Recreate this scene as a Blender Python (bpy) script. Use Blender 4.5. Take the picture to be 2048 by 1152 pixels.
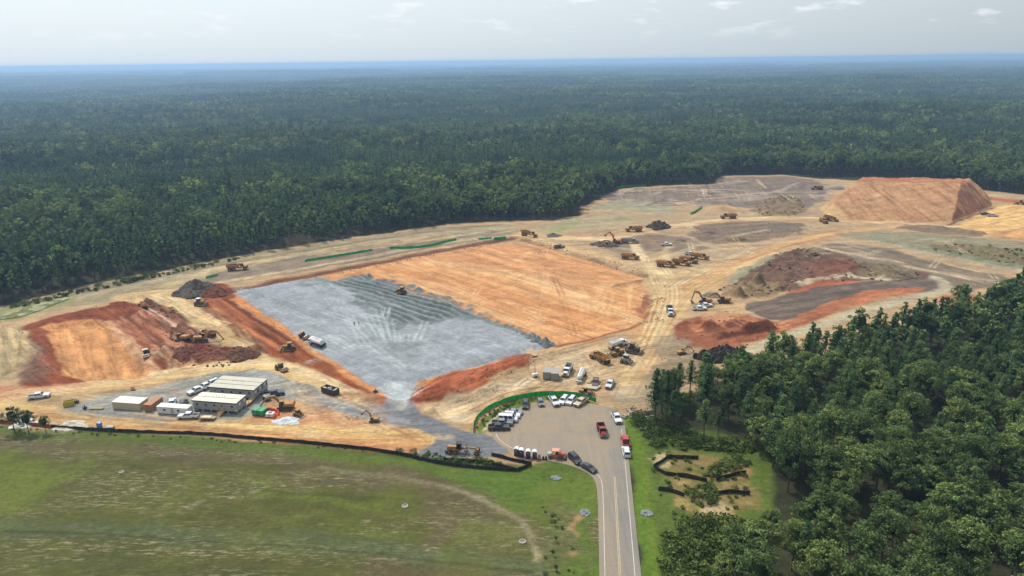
import bpy, bmesh, math, random
import numpy as np
from mathutils import Vector, Matrix, Euler

# ------------------------------------------------------------------ camera, sky, sun, exposure
for o in list(bpy.data.objects):
    bpy.data.objects.remove(o, do_unlink=True)
SC = bpy.context.scene
COL = SC.collection
R = math.radians
F_PX, CAM_H, PITCH, ROLL = 1450.0, 97.0, R(17.42), R(-0.70)
cam_d = bpy.data.cameras.new('camera')
cam_d.sensor_width = 36.0
cam_d.lens = 36.0 * F_PX / 2048.0
cam_d.clip_start = 1.0
cam_d.clip_end = 120000.0
cam = bpy.data.objects.new('camera', cam_d)
COL.objects.link(cam)
cam.location = (0, 0, CAM_H)
cam.rotation_euler = (Matrix.Rotation(math.pi / 2 - PITCH, 3, 'X') @ Matrix.Rotation(ROLL, 3, 'Z')).to_euler()
SC.camera = cam

SUN_EL, SUN_AZ = R(57), R(-40)          # azimuth clockwise from +Y: the sun stands ahead and to the left
world = bpy.data.worlds.new('World')
SC.world = world
world.use_nodes = True
nt = world.node_tree
bg = nt.nodes['Background']
sky = nt.nodes.new('ShaderNodeTexSky')
sky.sky_type = 'NISHITA'
sky.sun_disc = False
sky.sun_elevation = SUN_EL
sky.sun_rotation = SUN_AZ
sky.altitude = 100
sky.air_density = 1.0
sky.dust_density = 4.0
sky.ozone_density = 1.0
SKY_STRENGTH = 0.115
bg.inputs['Strength'].default_value = SKY_STRENGTH
# small fair-weather clouds low over the horizon
tc = nt.nodes.new('ShaderNodeTexCoord')
sep = nt.nodes.new('ShaderNodeSeparateXYZ')
nt.links.new(tc.outputs['Generated'], sep.inputs[0])
def wmath(op, a, b=None, c=None, clamp=False):
    n = nt.nodes.new('ShaderNodeMath'); n.operation = op; n.use_clamp = clamp
    for i, v in enumerate((a, b, c)):
        if v is None: continue
        if isinstance(v, (int, float)): n.inputs[i].default_value = v
        else: nt.links.new(v, n.inputs[i])
    return n.outputs[0]
zc = wmath('MAXIMUM', sep.outputs[2], 0.012)
comb = nt.nodes.new('ShaderNodeCombineXYZ')
az = wmath('ARCTAN2', sep.outputs[0], sep.outputs[1])
nt.links.new(wmath('MULTIPLY_ADD', az, 9.0, 12.3), comb.inputs[0])
nt.links.new(wmath('MULTIPLY', sep.outputs[2], 30.0), comb.inputs[1])
cn = nt.nodes.new('ShaderNodeTexNoise')
cn.inputs['Scale'].default_value = 1.6; cn.inputs['Detail'].default_value = 7; cn.inputs['Roughness'].default_value = 0.55
nt.links.new(comb.outputs[0], cn.inputs['Vector'])
cr = nt.nodes.new('ShaderNodeMapRange'); cr.interpolation_type = 'SMOOTHSTEP'
cr.inputs[1].default_value = 0.54; cr.inputs[2].default_value = 0.66
nt.links.new(cn.outputs[0], cr.inputs[0])
cfade = nt.nodes.new('ShaderNodeMapRange'); cfade.interpolation_type = 'SMOOTHSTEP'
cfade.inputs[1].default_value = 0.012; cfade.inputs[2].default_value = 0.06
nt.links.new(sep.outputs[2], cfade.inputs[0])
cmask = wmath('MULTIPLY', wmath('MULTIPLY', cr.outputs[0], cfade.outputs[0]), 0.8)
cbase = nt.nodes.new('ShaderNodeTexNoise'); cbase.inputs['Scale'].default_value = 3.5; cbase.inputs['Detail'].default_value = 4
nt.links.new(comb.outputs[0], cbase.inputs['Vector'])
cramp = nt.nodes.new('ShaderNodeMix'); cramp.data_type = 'RGBA'
cramp.inputs['A'].default_value = (5.2, 6.1, 7.0, 1); cramp.inputs['B'].default_value = (10.4, 10.4, 10.4, 1)
nt.links.new(cbase.outputs[0], cramp.inputs['Factor'])
# humid air: the sky is milky all over, brighter towards the sun
vd = nt.nodes.new('ShaderNodeVectorMath'); vd.operation = 'DOT_PRODUCT'
nt.links.new(tc.outputs['Generated'], vd.inputs[0])
vd.inputs[1].default_value = (math.cos(SUN_EL) * math.sin(SUN_AZ), math.cos(SUN_EL) * math.cos(SUN_AZ), math.sin(SUN_EL))
mg = nt.nodes.new('ShaderNodeMapRange'); mg.inputs[1].default_value = -0.2; mg.inputs[2].default_value = 1.0
mg.inputs[3].default_value = 0.52; mg.inputs[4].default_value = 1.62
nt.links.new(vd.outputs['Value'], mg.inputs[0])
msc = nt.nodes.new('ShaderNodeVectorMath'); msc.operation = 'SCALE'; msc.inputs[0].default_value = (6.6, 7.5, 8.15)
nt.links.new(mg.outputs[0], msc.inputs['Scale'])
milk = nt.nodes.new('ShaderNodeMix'); milk.data_type = 'RGBA'
milk.inputs['Factor'].default_value = 0.75
nt.links.new(msc.outputs[0], milk.inputs['B'])
nt.links.new(sky.outputs[0], milk.inputs['A'])
cm = nt.nodes.new('ShaderNodeMix'); cm.data_type = 'RGBA'
nt.links.new(cmask, cm.inputs['Factor'])
nt.links.new(milk.outputs['Result'], cm.inputs['A']); nt.links.new(cramp.outputs['Result'], cm.inputs['B'])
nt.links.new(cm.outputs['Result'], bg.inputs['Color'])

sun_d = bpy.data.lights.new('sun', 'SUN')
sun_d.energy = 4.0
sun_d.angle = R(0.6)
sun_d.color = (1.0, 0.965, 0.91)
sun = bpy.data.objects.new('sun', sun_d)
COL.objects.link(sun)
sdir = Vector((math.cos(SUN_EL) * math.sin(SUN_AZ), math.cos(SUN_EL) * math.cos(SUN_AZ), math.sin(SUN_EL)))
sun.rotation_euler = sdir.to_track_quat('Z', 'Y').to_euler()
sun.location = (-200, 300, 400)

vs = SC.view_settings
vs.view_transform = 'Standard'; vs.look = 'None'; vs.exposure = 0.0; vs.gamma = 1.0; vs.use_curve_mapping = False
SC.display_settings.display_device = 'sRGB'
cy = SC.cycles
cy.max_bounces = 5; cy.diffuse_bounces = 2; cy.glossy_bounces = 2; cy.transmission_bounces = 3
cy.volume_bounces = 0; cy.transparent_max_bounces = 6
cy.use_denoising = True
cy.caustics_reflective = False; cy.caustics_refractive = False
try: cy.denoising_prefilter = 'ACCURATE'; cy.denoising_input_passes = 'RGB_ALBEDO_NORMAL'
except Exception: pass

# ------------------------------------------------------------------ survey: bearings read off the photograph -> ground coordinates in metres
_cr, _sr, _cp, _sp = math.cos(ROLL), math.sin(ROLL), math.cos(PITCH), math.sin(PITCH)
def G(px, py, z=0.0):
    u0 = (px - 1024.0) / F_PX; v0 = (576.0 - py) / F_PX
    u = u0 * _cr - v0 * _sr; v = u0 * _sr + v0 * _cr
    d = (u, _cp + v * _sp, -_sp + v * _cp)
    t = (z - CAM_H) / min(d[2], -1e-4)
    return (d[0] * t, d[1] * t)
def GP(pts): return [G(*p) for p in pts]

# ------------------------------------------------------------------ noise
rng = np.random.default_rng(7)
_T = rng.random((256, 256)).astype(np.float32)
def vnoise(x, y):
    xi = np.floor(x).astype(np.int64); yi = np.floor(y).astype(np.int64)
    fx = (x - xi).astype(np.float32); fy = (y - yi).astype(np.float32)
    fx = fx * fx * (3 - 2 * fx); fy = fy * fy * (3 - 2 * fy)
    a = _T[xi & 255, yi & 255]; b = _T[(xi + 1) & 255, yi & 255]
    c = _T[xi & 255, (yi + 1) & 255]; d = _T[(xi + 1) & 255, (yi + 1) & 255]
    return (a * (1 - fx) + b * fx) * (1 - fy) + (c * (1 - fx) + d * fx) * fy
def fbm(x, y, o=4, g=0.5):
    s = 0.0; a = 1.0; t = 0.0
    for k in range(o):
        s = s + a * vnoise(x * 2 ** k + 17.3 * k, y * 2 ** k + 5.1 * k); t += a; a *= g
    return s / t * 2 - 1
def lin(r, g, b):
    c = np.array([r, g, b], dtype=np.float64) / 255.0
    return np.where(c <= 0.04045, c / 12.92, ((c + 0.055) / 1.055) ** 2.4)
ALB = 0.62
def K(r, g, b): return lin(r, g, b) * ALB

# ------------------------------------------------------------------ materials
def new_mat(name):
    m = bpy.data.materials.new(name); m.use_nodes = True
    return m, m.node_tree, m.node_tree.nodes['Principled BSDF']
def node(t, typ, **kw):
    n = t.nodes.new(typ)
    for k, v in kw.items(): setattr(n, k, v)
    return n
def ramp(t, src, lo, hi, a, b):
    n = t.nodes.new('ShaderNodeMapRange'); n.inputs[1].default_value = lo; n.inputs[2].default_value = hi
    n.inputs[3].default_value = a; n.inputs[4].default_value = b
    t.links.new(src, n.inputs[0]); return n.outputs[0]
def tmath(t, op, a, b=None):
    n = t.nodes.new('ShaderNodeMath'); n.operation = op
    for i, v in enumerate((a, b)):
        if v is None: continue
        if isinstance(v, (int, float)): n.inputs[i].default_value = v
        else: t.links.new(v, n.inputs[i])
    return n.outputs[0]
def tnoise(t, vec, scale, detail=3, rough=0.55):
    n = t.nodes.new('ShaderNodeTexNoise'); n.inputs['Scale'].default_value = scale
    n.inputs['Detail'].default_value = detail; n.inputs['Roughness'].default_value = rough
    if vec is not None: t.links.new(vec, n.inputs['Vector'])
    return n.outputs[0]
def tmix(t, fac, a, b, blend='MIX'):
    n = t.nodes.new('ShaderNodeMix'); n.data_type = 'RGBA'; n.blend_type = blend
    for k, v in (('Factor', fac), ('A', a), ('B', b)):
        s = n.inputs[k] if k == 'Factor' else n.inputs[k]
        if isinstance(v, (int, float)): s.default_value = v
        elif isinstance(v, (tuple, list, np.ndarray)): s.default_value = tuple(v)[:3] + (1.0,)
        else: t.links.new(v, s)
    return n.outputs['Result']
_mc = {}
def simple(name, rgb, rough=0.6, metal=0.0, var=0.10, dirt=0.0, scale=3.0, coat=0.0, alb=0.8):
    """A painted / moulded surface: colour with slight blotches and a film of site dust."""
    if name in _mc: return _mc[name]
    m, t, b = new_mat(name)
    c = lin(*rgb) * alb
    tcn = node(t, 'ShaderNodeTexCoord')
    n1 = tnoise(t, tcn.outputs['Object'], scale, 4)
    col = tmix(t, 1.0, c, (1, 1, 1), 'MULTIPLY')
    k = ramp(t, n1, 0.25, 0.75, 1 - var, 1 + var)
    mul = t.nodes.new('ShaderNodeVectorMath'); mul.operation = 'SCALE'
    t.links.new(col, mul.inputs[0]); t.links.new(k, mul.inputs['Scale'])
    out = mul.outputs[0]
    if dirt > 0:
        n2 = tnoise(t, tcn.outputs['Object'], scale * 0.6, 5, 0.65)
        f = ramp(t, n2, 0.40, 0.72, 0.0, dirt)
        out = tmix(t, f, out, K(190, 150, 105))
    t.links.new(out, b.inputs['Base Color'])
    b.inputs['Roughness'].default_value = rough
    b.inputs['Metallic'].default_value = metal
    if coat: b.inputs['Coat Weight'].default_value = coat
    _mc[name] = m
    return m
def glass(name='dark_glass', rgb=(28, 34, 40)):
    if name in _mc: return _mc[name]
    m, t, b = new_mat(name)
    b.inputs['Base Color'].default_value = tuple(lin(*rgb)) + (1,)
    b.inputs['Roughness'].default_value = 0.08
    b.inputs['Specular IOR Level'].default_value = 0.6
    _mc[name] = m
    return m
def tag(o, label=None, cat=None, group=None, kind=None):
    if label: o['label'] = label
    if cat: o['category'] = cat
    if group: o['group'] = group
    if kind: o['kind'] = kind
    return o
# ------------------------------------------------------------------ terrain grid: one sheet, fine over the site, coarse to the horizon
def spaced(lo, hi, f):
    out = [lo]
    while out[-1] < hi: out.append(out[-1] + f(out[-1]))
    return out
xf = spaced(-232, 345, lambda v: 0.62)
yf = spaced(108, 650, lambda v: 0.42 + 0.0021 * (v - 108))
def outward(start, sign, first, limit):
    out, s, v = [], first, start
    while abs(v) < limit:
        v += sign * s; out.append(v); s *= 1.09
    return out
xs = np.array(sorted(outward(xf[0], -1, 1.0, 60000) + xf + outward(xf[-1], 1, 1.0, 60000)))
ys = np.array(sorted(outward(yf[0], -1, 1.0, 3000) + yf + outward(yf[-1], 1, 2.0, 60000)))
NX, NY = len(xs), len(ys)
XX, YY = np.meshgrid(xs, ys)             # [row y, col x]
Z = np.zeros_like(XX)
COLR = np.zeros(XX.shape + (3,))
SPK = np.zeros_like(XX)                  # straw / pale specks
GRS = np.zeros_like(XX)                  # how grassy
REG = np.zeros(XX.shape, dtype=np.int32)
REGN = ['ground']
ANG = np.full_like(XX, 0.06); STR = np.full_like(XX, 0.55)   # blade-streak direction (turns / pi) and strength
W1 = fbm(XX / 9.0, YY / 9.0, 4); W2 = fbm(XX / 9.0 + 91, YY / 9.0 + 37, 4)
NBIG = fbm(XX / 45.0 + 11, YY / 45.0, 4); NFINE = fbm(XX / 2.6, YY / 2.6 + 50, 3)

def sl(pts, pad):
    a = np.array(pts)
    i0, i1 = np.searchsorted(xs, [a[:, 0].min() - pad, a[:, 0].max() + pad])
    j0, j1 = np.searchsorted(ys, [a[:, 1].min() - pad, a[:, 1].max() + pad])
    return slice(max(j0 - 1, 0), j1 + 1), slice(max(i0 - 1, 0), i1 + 1)
def sdf(x, y, poly):
    d = np.full(x.shape, 1e18); inside = np.zeros(x.shape, bool); n = len(poly)
    for k in range(n):
        ax, ay = poly[k]; bx, by = poly[(k + 1) % n]
        ex, ey = bx - ax, by - ay; wx, wy = x - ax, y - ay
        t = np.clip((wx * ex + wy * ey) / (ex * ex + ey * ey + 1e-12), 0, 1)
        d = np.minimum(d, (wx - ex * t) ** 2 + (wy - ey * t) ** 2)
        c = ((ay <= y) != (by <= y)) & (x < ex * (y - ay) / (ey if abs(ey) > 1e-12 else 1e-12) + ax)
        inside ^= c
    d = np.sqrt(d)
    return np.where(inside, -d, d)
def dline(x, y, pts):
    d = np.full(x.shape, 1e18); al = np.zeros(x.shape); acc = 0.0
    for (ax, ay), (bx, by) in zip(pts[:-1], pts[1:]):
        ex, ey = bx - ax, by - ay; L = math.hypot(ex, ey); wx, wy = x - ax, y - ay
        t = np.clip((wx * ex + wy * ey) / (L * L + 1e-12), 0, 1)
        dd = (wx - ex * t) ** 2 + (wy - ey * t) ** 2
        m = dd < d; d = np.where(m, dd, d); al = np.where(m, acc + t * L, al); acc += L
    return np.sqrt(d), al
def smooth(pts, closed=False, it=2):
    for _ in range(it):
        out = []; n = len(pts)
        for k in range(n if closed else n - 1):
            a, b = pts[k], pts[(k + 1) % n]
            out += [(a[0] * .75 + b[0] * .25, a[1] * .75 + b[1] * .25), (a[0] * .25 + b[0] * .75, a[1] * .25 + b[1] * .75)]
        if not closed: out = [pts[0]] + out + [pts[-1]]
        pts = out
    return pts
def ss(v): v = np.clip(v, 0, 1); return v * v * (3 - 2 * v)
def blend(s, a, col):
    COLR[s] = COLR[s] * (1 - a[..., None]) + np.asarray(col) * a[..., None]
def pp(px, col, soft=2.0, warp=1.0, a=1.0, spk=None, grs=None, reg=None, mott=0.0, sm=1):
    """paint a ground polygon"""
    soft = max(1.0, soft * 0.6)
    P = GP(px)
    if sm: P = smooth(P, True, sm)
    s = sl(P, soft + 3 * warp + 2)
    d = sdf(XX[s] + W1[s] * 3 * warp, YY[s] + W2[s] * 3 * warp, P)
    m = ss(0.5 - d / soft) * a
    if mott: m = m * np.clip(1 - mott + mott * 1.6 * ss(0.5 + 1.6 * (NBIG[s] + 0.6 * NFINE[s])), 0, 1)
    if col is not None: blend(s, m, col)
    if spk is not None: SPK[s] = SPK[s] * (1 - m) + spk * m
    if grs is not None: GRS[s] = GRS[s] * (1 - m) + grs * m
    if reg:
        if reg not in REGN: REGN.append(reg)
        REG[s] = np.where(m > 0.5 * a, REGN.index(reg), REG[s])
def pl(px, w, col, a=1.0, soft=None, warp=0.4, mott=0.0, spk=None, grs=None, sm=2, wavy=0):
    """paint a ground stroke of width w metres"""
    P = smooth(GP(px), False, sm) if len(px) > 2 else GP(px)
    soft = soft or max(0.8, w * 0.5)
    s = sl(P, w + soft + 4 * warp)
    d, al = dline(XX[s] + W1[s] * 3 * warp, YY[s] + W2[s] * 3 * warp, P)
    m = ss(0.5 - (d - w * 0.5) / soft) * a
    if mott: m = m * np.clip(1 - mott + mott * 1.7 * (0.5 + fbm(al / 14.0, d / 3.0 + px[0][0], 3)), 0, 1)
    blend(s, m, col)
    if spk is not None: SPK[s] = SPK[s] * (1 - m) + spk * m
    if grs is not None: GRS[s] = GRS[s] * (1 - m) + grs * m
def tracks(px, n, spread, col, a=0.4, w=0.9, seed=0):
    a = min(0.95, a * 1.5); w = w * 1.15
    """n wheel lines that run roughly along the same route"""
    r = random.Random(seed)
    P = GP(px)
    for k in range(n):
        off = r.uniform(-spread, spread); Q = []
        for i, p in enumerate(P):
            q = P[min(i + 1, len(P) - 1)]; o = P[max(i - 1, 0)]
            dx, dy = q[0] - o[0], q[1] - o[1]; L = math.hypot(dx, dy) + 1e-9
            o2 = off + r.uniform(-.18, .18) * spread
            Q.append((p[0] - dy / L * o2, p[1] + dx / L * o2))
        for side in (-1.0, 1.0):
            Q2 = []
            for i, p in enumerate(Q):
                q = Q[min(i + 1, len(Q) - 1)]; o = Q[max(i - 1, 0)]
                dx, dy = q[0] - o[0], q[1] - o[1]; L = math.hypot(dx, dy) + 1e-9
                Q2.append((p[0] - dy / L * side, p[1] + dx / L * side))
            S = smooth(Q2, False, 2)
            s = sl(S, 3)
            d, al = dline(XX[s], YY[s], S)
            m = ss(0.5 - (d - w * .5) / 0.9) * a * np.clip(0.55 + 1.1 * fbm(al / 18.0 + k * 3, d * 0 + k, 2), 0, 1)
            blend(s, m, col)
def streak(px, d0, d1, amp, period, col=None, a=0.5, warp=0.5, lo=0.05, bend=0.0):
    """grader / blade streaks along the direction d0->d1 inside a polygon"""
    P = smooth(GP(px), True, 1); s = sl(P, 4)
    A, B = G(*d0), G(*d1); ux, uy = B[0] - A[0], B[1] - A[1]; L = math.hypot(ux, uy); ux, uy = ux / L, uy / L
    al = (XX[s] - A[0]) * ux + (YY[s] - A[1]) * uy; ac = -(XX[s] - A[0]) * uy + (YY[s] - A[1]) * ux
    ac = ac + bend * (al / 60.0) ** 2 * 10
    n = fbm(al / (period * 16), ac / period + 0.25 * W1[s], 3, 0.6)
    m = ss(0.5 - sdf(XX[s] + W1[s] * 3 * warp, YY[s] + W2[s] * 3 * warp, P) / 3.0)
    ang_ = (math.atan2(uy, ux) / math.pi) % 1.0
    ANG[s] = np.where(m > 0.5, ang_, ANG[s]); STR[s] = np.where(m > 0.5, min(1.0, 0.5 + abs(amp) * 1.5), STR[s])
    if col is None: COLR[s] *= (1 + amp * n * m)[..., None]
    else: blend(s, m * a * ss((n - lo) * 2.5), col)
# ---- heights
def zpoly(px, h, run, warp=0.6, sm=1, rough=0.0):
    P = GP(px)
    if sm: P = smooth(P, True, sm)
    s = sl(P, 4)
    d = -sdf(XX[s] + W1[s] * 3 * warp, YY[s] + W2[s] * 3 * warp, P)
    m = ss(d / run)
    Z[s] += h * m * (1 + rough * NFINE[s])
def zline(px, w, h, rough=0.3, warp=0.6):
    P = smooth(GP(px), False, 2); s = sl(P, w + 4)
    d, al = dline(XX[s] + W1[s] * 3 * warp, YY[s] + W2[s] * 3 * warp, P)
    Z[s] += 0.75 * h * ss(1 - d / w) * (1 + 0.6 * rough * (NFINE[s] * 1.4 + fbm(al / 6.0, d / 6.0, 2)))
def zrough(px, amp, scale, sm=1):
    P = smooth(GP(px), True, sm); s = sl(P, 4)
    m = ss(-sdf(XX[s], YY[s], P) / 4.0)
    n = np.abs(fbm(XX[s] / scale, YY[s] / scale, 4)); n2 = fbm(XX[s] / (scale * .35) + 8, YY[s] / (scale * .35), 2)
    Z[s] += 0.7 * amp * m * (1.5 * n + 0.35 * n2)
def zmound(px, py, rx, ry, h, rot=0.0, pw=1.0):
    cx, cy_ = G(px, py); s = sl([(cx, cy_)], max(rx, ry) * 1.5)
    c_, s_ = math.cos(rot), math.sin(rot)
    x = XX[s] - cx + W1[s] * 1.6; y = YY[s] - cy_ + W2[s] * 1.6
    r = np.sqrt(((x * c_ + y * s_) / rx) ** 2 + ((-x * s_ + y * c_) / ry) ** 2)
    Z[s] += h * np.clip(1 - r, 0, 1) ** pw * (1 + 0.15 * NFINE[s])

_r0 = random.Random(77)
# ---- palette: dry colours of the earths
TAN = K(190, 157, 117); TANL = K(228, 200, 155); TANY = K(222, 186, 128); SAND = K(205, 180, 140)
OR1 = K(220, 160, 106); OR2 = K(202, 138, 86); OR3 = K(232, 188, 134); ORY = K(230, 184, 118)
RED = K(136, 72, 44); RED2 = K(104, 55, 36); RED3 = K(172, 98, 64); PINK = K(204, 146, 112); REDO = K(180, 100, 62)
GBR = K(146, 127, 107); GBD = K(118, 101, 85); GBL = K(188, 168, 138); OLG = K(164, 148, 114); OLT = K(182, 158, 116)
DBR = K(102, 84, 68); GRV = K(165, 168, 170); GRD = K(126, 133, 130); GRL = K(188, 192, 192); GRT = K(164, 160, 148); GRS_D = K(128, 128, 130)
GRASS = K(94, 116, 44); GRASSY = K(118, 132, 48); FIELD = K(98, 96, 48); FIELDB = K(108, 94, 68); FIELDD = K(84, 84, 50)
FLOOR = K(62, 62, 40); STRAW = K(196, 180, 146); BLUEG = K(94, 108, 78); MINT = K(152, 152, 124)

COLR[:] = FLOOR
far = YY > 650
COLR[YY > 2600] = K(58, 74, 48)
for _c in ([(-40, 181), (120, 184), (125, 188), (60, 189), (-40, 188)], [(700, 163), (840, 157), (930, 158), (900, 165), (780, 168)], [(1640, 262), (1770, 258), (1750, 264), (1650, 267)]):
    pp(_c, K(88, 104, 62), 60, 6.0, grs=1.0)
# gentle far country: ridges and a valley on the left
und = 20 * fbm(XX / 1100.0 + 3, YY / 560.0 + 9, 4) + 5 * fbm(XX / 320.0, YY / 260.0 + 4, 3)
fade = ss((np.hypot(XX * 0.6, YY) - 620) / 900.0)
val = -16 * ss((-XX - 150 - 0.10 * YY) / 700.0) * ss((YY - 900) / 900.0) * (1 - ss((YY - 4200) / 1800.0))
Z += fade * (und + val) + ss((YY - 5000) / 9000.0) * (-14 + 14 * fbm(XX / 4000.0 + 31, YY / 2600.0 + 5, 3))
Z += (0.35 * fbm(XX / 40.0, YY / 40.0, 3)) * (1 - fade)

SITE = [(-260, 660), (-100, 632), (0, 612), (100, 588), (200, 565), (300, 545), (400, 525), (480, 512), (600, 491), (700, 476), (800, 461), (900, 448),
        (1000, 442), (1110, 440), (1160, 430), (1165, 412), (1205, 396), (1238, 377), (1320, 371), (1425, 369), (1450, 351), (1560, 350),
        (1640, 357), (1800, 364), (1960, 380), (2048, 390), (2300, 398), (2300, 560), (2048, 590), (1980, 612), (1900, 637), (1800, 667), (1700, 692),
        (1600, 718), (1500, 748), (1400, 775), (1320, 800), (1290, 830), (1240, 850), (1190, 960), (1080, 940), (830, 912), (700, 898), (560, 888),
        (300, 869), (100, 858), (0, 852), (-260, 846)]
pp(SITE, TAN, 5, 1.2, sm=0)
# ---------- lawn, field, verges in front
FRONT = [(-400, 850), (0, 850), (100, 857), (300, 868), (560, 886), (700, 897), (830, 910), (1080, 935), (1150, 925), (1205, 965), (1210, 1160), (1215, 1600), (-1500, 1600)]
pp(FRONT, FIELD, 2, 0.3, spk=0.8, grs=1.0, reg='field', sm=0)
pp([(-300, 880), (0, 872), (300, 884), (560, 905), (700, 922), (860, 950), (950, 985), (870, 1000), (700, 968), (560, 945), (300, 920), (100, 905), (0, 908), (-300, 915)], FIELDB, 8, 2, 0.85, spk=0.95)
pp([(840, 990), (930, 985), (1010, 1010), (1060, 1060), (1040, 1110), (900, 1100), (850, 1120), (860, 1050)], FIELDB, 10, 2, 0.7, spk=0.8)
pp([(0, 1100), (300, 1110), (500, 1130), (700, 1105), (760, 1130), (700, 1160), (300, 1200), (-200, 1300)], FIELDD, 10, 2, 0.5, spk=0.35)
pp([(700, 1125), (860, 1112), (1040, 1122), (1080, 1200), (680, 1250)], FIELDB, 6, 1.5, 0.8, spk=1.0)
pp([(-100, 905), (60, 915), (150, 935), (110, 985), (40, 1015), (-200, 1060)], GRASSY, 12, 3, 0.55, spk=0.05)
pp([(470, 960), (700, 985), (860, 1010), (840, 1025), (660, 1000), (480, 975)], GRASSY, 7, 2, 0.5)
pp([(560, 1020), (760, 1040), (850, 1060), (840, 1090), (640, 1060)], GRASSY, 12, 4, 0.35)
pp([(900, 1045), (1040, 1040), (1065, 1090), (960, 1110), (880, 1095)], GRASSY, 9, 3, 0.35)
pl([(0, 862), (300, 876), (560, 896), (760, 920), (900, 938), (1060, 950)], 6, K(98, 118, 46), 0.8, 5, 1.0, mott=0.35, spk=0.1)
pp([(860, 935), (1060, 938), (1120, 925), (1195, 965), (1200, 1060), (1206, 1250), (1090, 1250), (1085, 1100), (1060, 1030), (990, 985), (900, 965)], GRASS, 6, 2, 0.95, spk=0.12)
pp([(1080, 960), (1180, 955), (1190, 1050), (1120, 1040)], GRASSY, 8, 3, 0.5)
pl([(640, 935), (800, 958), (950, 985), (1030, 1030), (1070, 1075), (1072, 1120)], 1.6, STRAW, 0.75, 1.5, 0.6, mott=0.5)
pl([(640, 938), (800, 962), (950, 988), (1030, 1035), (1076, 1080)], 6, FIELDB, 0.5, 5, 1.0, spk=1.0)
pl([(860, 1010), (880, 1050), (872, 1100)], 5, FIELDB, 0.7, 3, 1.0, spk=1.0)
pp([(1085, 1000), (1150, 1050), (1165, 1150), (1080, 1180), (1075, 1090)], FIELDB, 8, 3, 0.6, spk=0.8)
pp([(1135, 1040), (1160, 1050), (1165, 1080), (1140, 1075)], PINK, 4, 3, 0.6, mott=0.8)
pl([(-120, 1048), (0, 1053), (300, 1068), (600, 1085), (850, 1107), (1020, 1128), (1080, 1140)], 6, BLUEG, 0.55, 4, 0.8, mott=0.25, spk=0.15)
pl([(-120, 1056), (0, 1060), (300, 1076), (600, 1095), (850, 1117), (1060, 1143)], 0.8, FIELDD * 0.7, 0.8, 0.8, 0.2)
pl([(250, 930), (380, 955), (560, 985), (700, 992), (840, 1006)], 1.4, FIELDD * 0.8, 0.55, 1.5, 0.5)
streak(FRONT, (0, 900), (600, 935), 0.16, 2.2)
# right verge, clearing
pp([(1250, 835), (1300, 838), (1520, 880), (1560, 960), (1540, 1020), (1440, 1100), (1420, 1600), (1290, 1600), (1282, 1152), (1268, 960)], K(96, 112, 46), 4, 1, spk=0.15, grs=1.0, reg='verge', sm=0)
pl([(1256, 838), (1275, 900), (1290, 1000), (1302, 1152), (1310, 1400)], 3.4, K(104, 132, 42), 0.95, 2, 0.5, spk=0.05)
pl([(1282, 900), (1297, 1000), (1312, 1152)], 1.2, GRASSY, 0.7, 1, 0.3)
pp([(1300, 905), (1380, 900), (1500, 925), (1500, 950), (1510, 1000), (1460, 1040), (1400, 1035), (1330, 1010), (1305, 960)], K(150, 124, 78), 6, 2.5, 0.85, mott=0.5, spk=0.3)
pp([(1295, 905), (1340, 903), (1335, 930), (1300, 930)], TANL, 3, 1.5, 0.85)
pp([(1330, 935), (1390, 945), (1390, 962), (1330, 955)], K(206, 160, 108), 3, 1.5, 0.7, mott=0.5)
pp([(1400, 1005), (1460, 1000), (1470, 1035), (1410, 1030)], TANL, 3, 2, 0.6, mott=0.6)
pp([(1330, 985), (1400, 1000), (1400, 1020), (1340, 1015)], K(200, 165, 112), 3, 2, 0.5, mott=0.6)
pp([(1460, 940), (1500, 930), (1495, 960), (1440, 975)], K(190, 150, 100), 3, 2, 0.6, mott=0.4)

# ---------- left bank, pond, strip below the wood
pp([(-260, 640), (0, 615), (200, 566), (400, 527), (600, 493), (800, 463), (1000, 446), (1040, 452), (1040, 470), (800, 500), (560, 535), (440, 560), (330, 580), (150, 612), (0, 648), (-260, 690)], OLG, 6, 1.5, 0.95)
pl([(0, 622), (150, 587), (330, 552), (480, 522), (700, 486), (900, 457), (1000, 449)], 2.2, DBR, 0.5, 2.0, 0.4, mott=0.4)
pl([(20, 628), (160, 594), (330, 560), (480, 528), (700, 492), (900, 462), (1030, 455)], 5.0, GBL, 0.7, 4, 0.6, mott=0.4)
pp([(-40, 640), (0, 622), (60, 605), (145, 590), (155, 598), (70, 628), (0, 645)], K(148, 152, 92), 3, 0.8, 0.95)
pp([(400, 548), (480, 530), (620, 508), (800, 487), (950, 470), (1030, 466), (1040, 476), (880, 496), (700, 528), (560, 548), (420, 572)], GBR, 5, 1.5, 0.9)
pl([(440, 565), (560, 545), (720, 516), (900, 484), (1030, 470)], 4.0, SAND, 0.75, 3, 0.5, mott=0.4)
pl([(330, 570), (430, 540), (560, 515)], 9, K(206, 178, 130), 0.6, 6, 1, mott=0.4)
pp([(600, 505), (760, 482), (900, 465), (910, 475), (760, 497), (620, 518)], K(200, 168, 124), 4, 1.5, 0.6, mott=0.5)
streak([(150, 590), (500, 515), (1030, 450), (1040, 478), (600, 540), (330, 580)], (300, 560), (900, 462), 0.22, 2.6)
pp([(-260, 640), (30, 648), (52, 690), (48, 742), (0, 768), (-260, 790)], OLT, 6, 1.5)
streak([(-260, 640), (60, 640), (60, 760), (-260, 790)], (20, 650), (50, 740), 0.25, 3.0)
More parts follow.
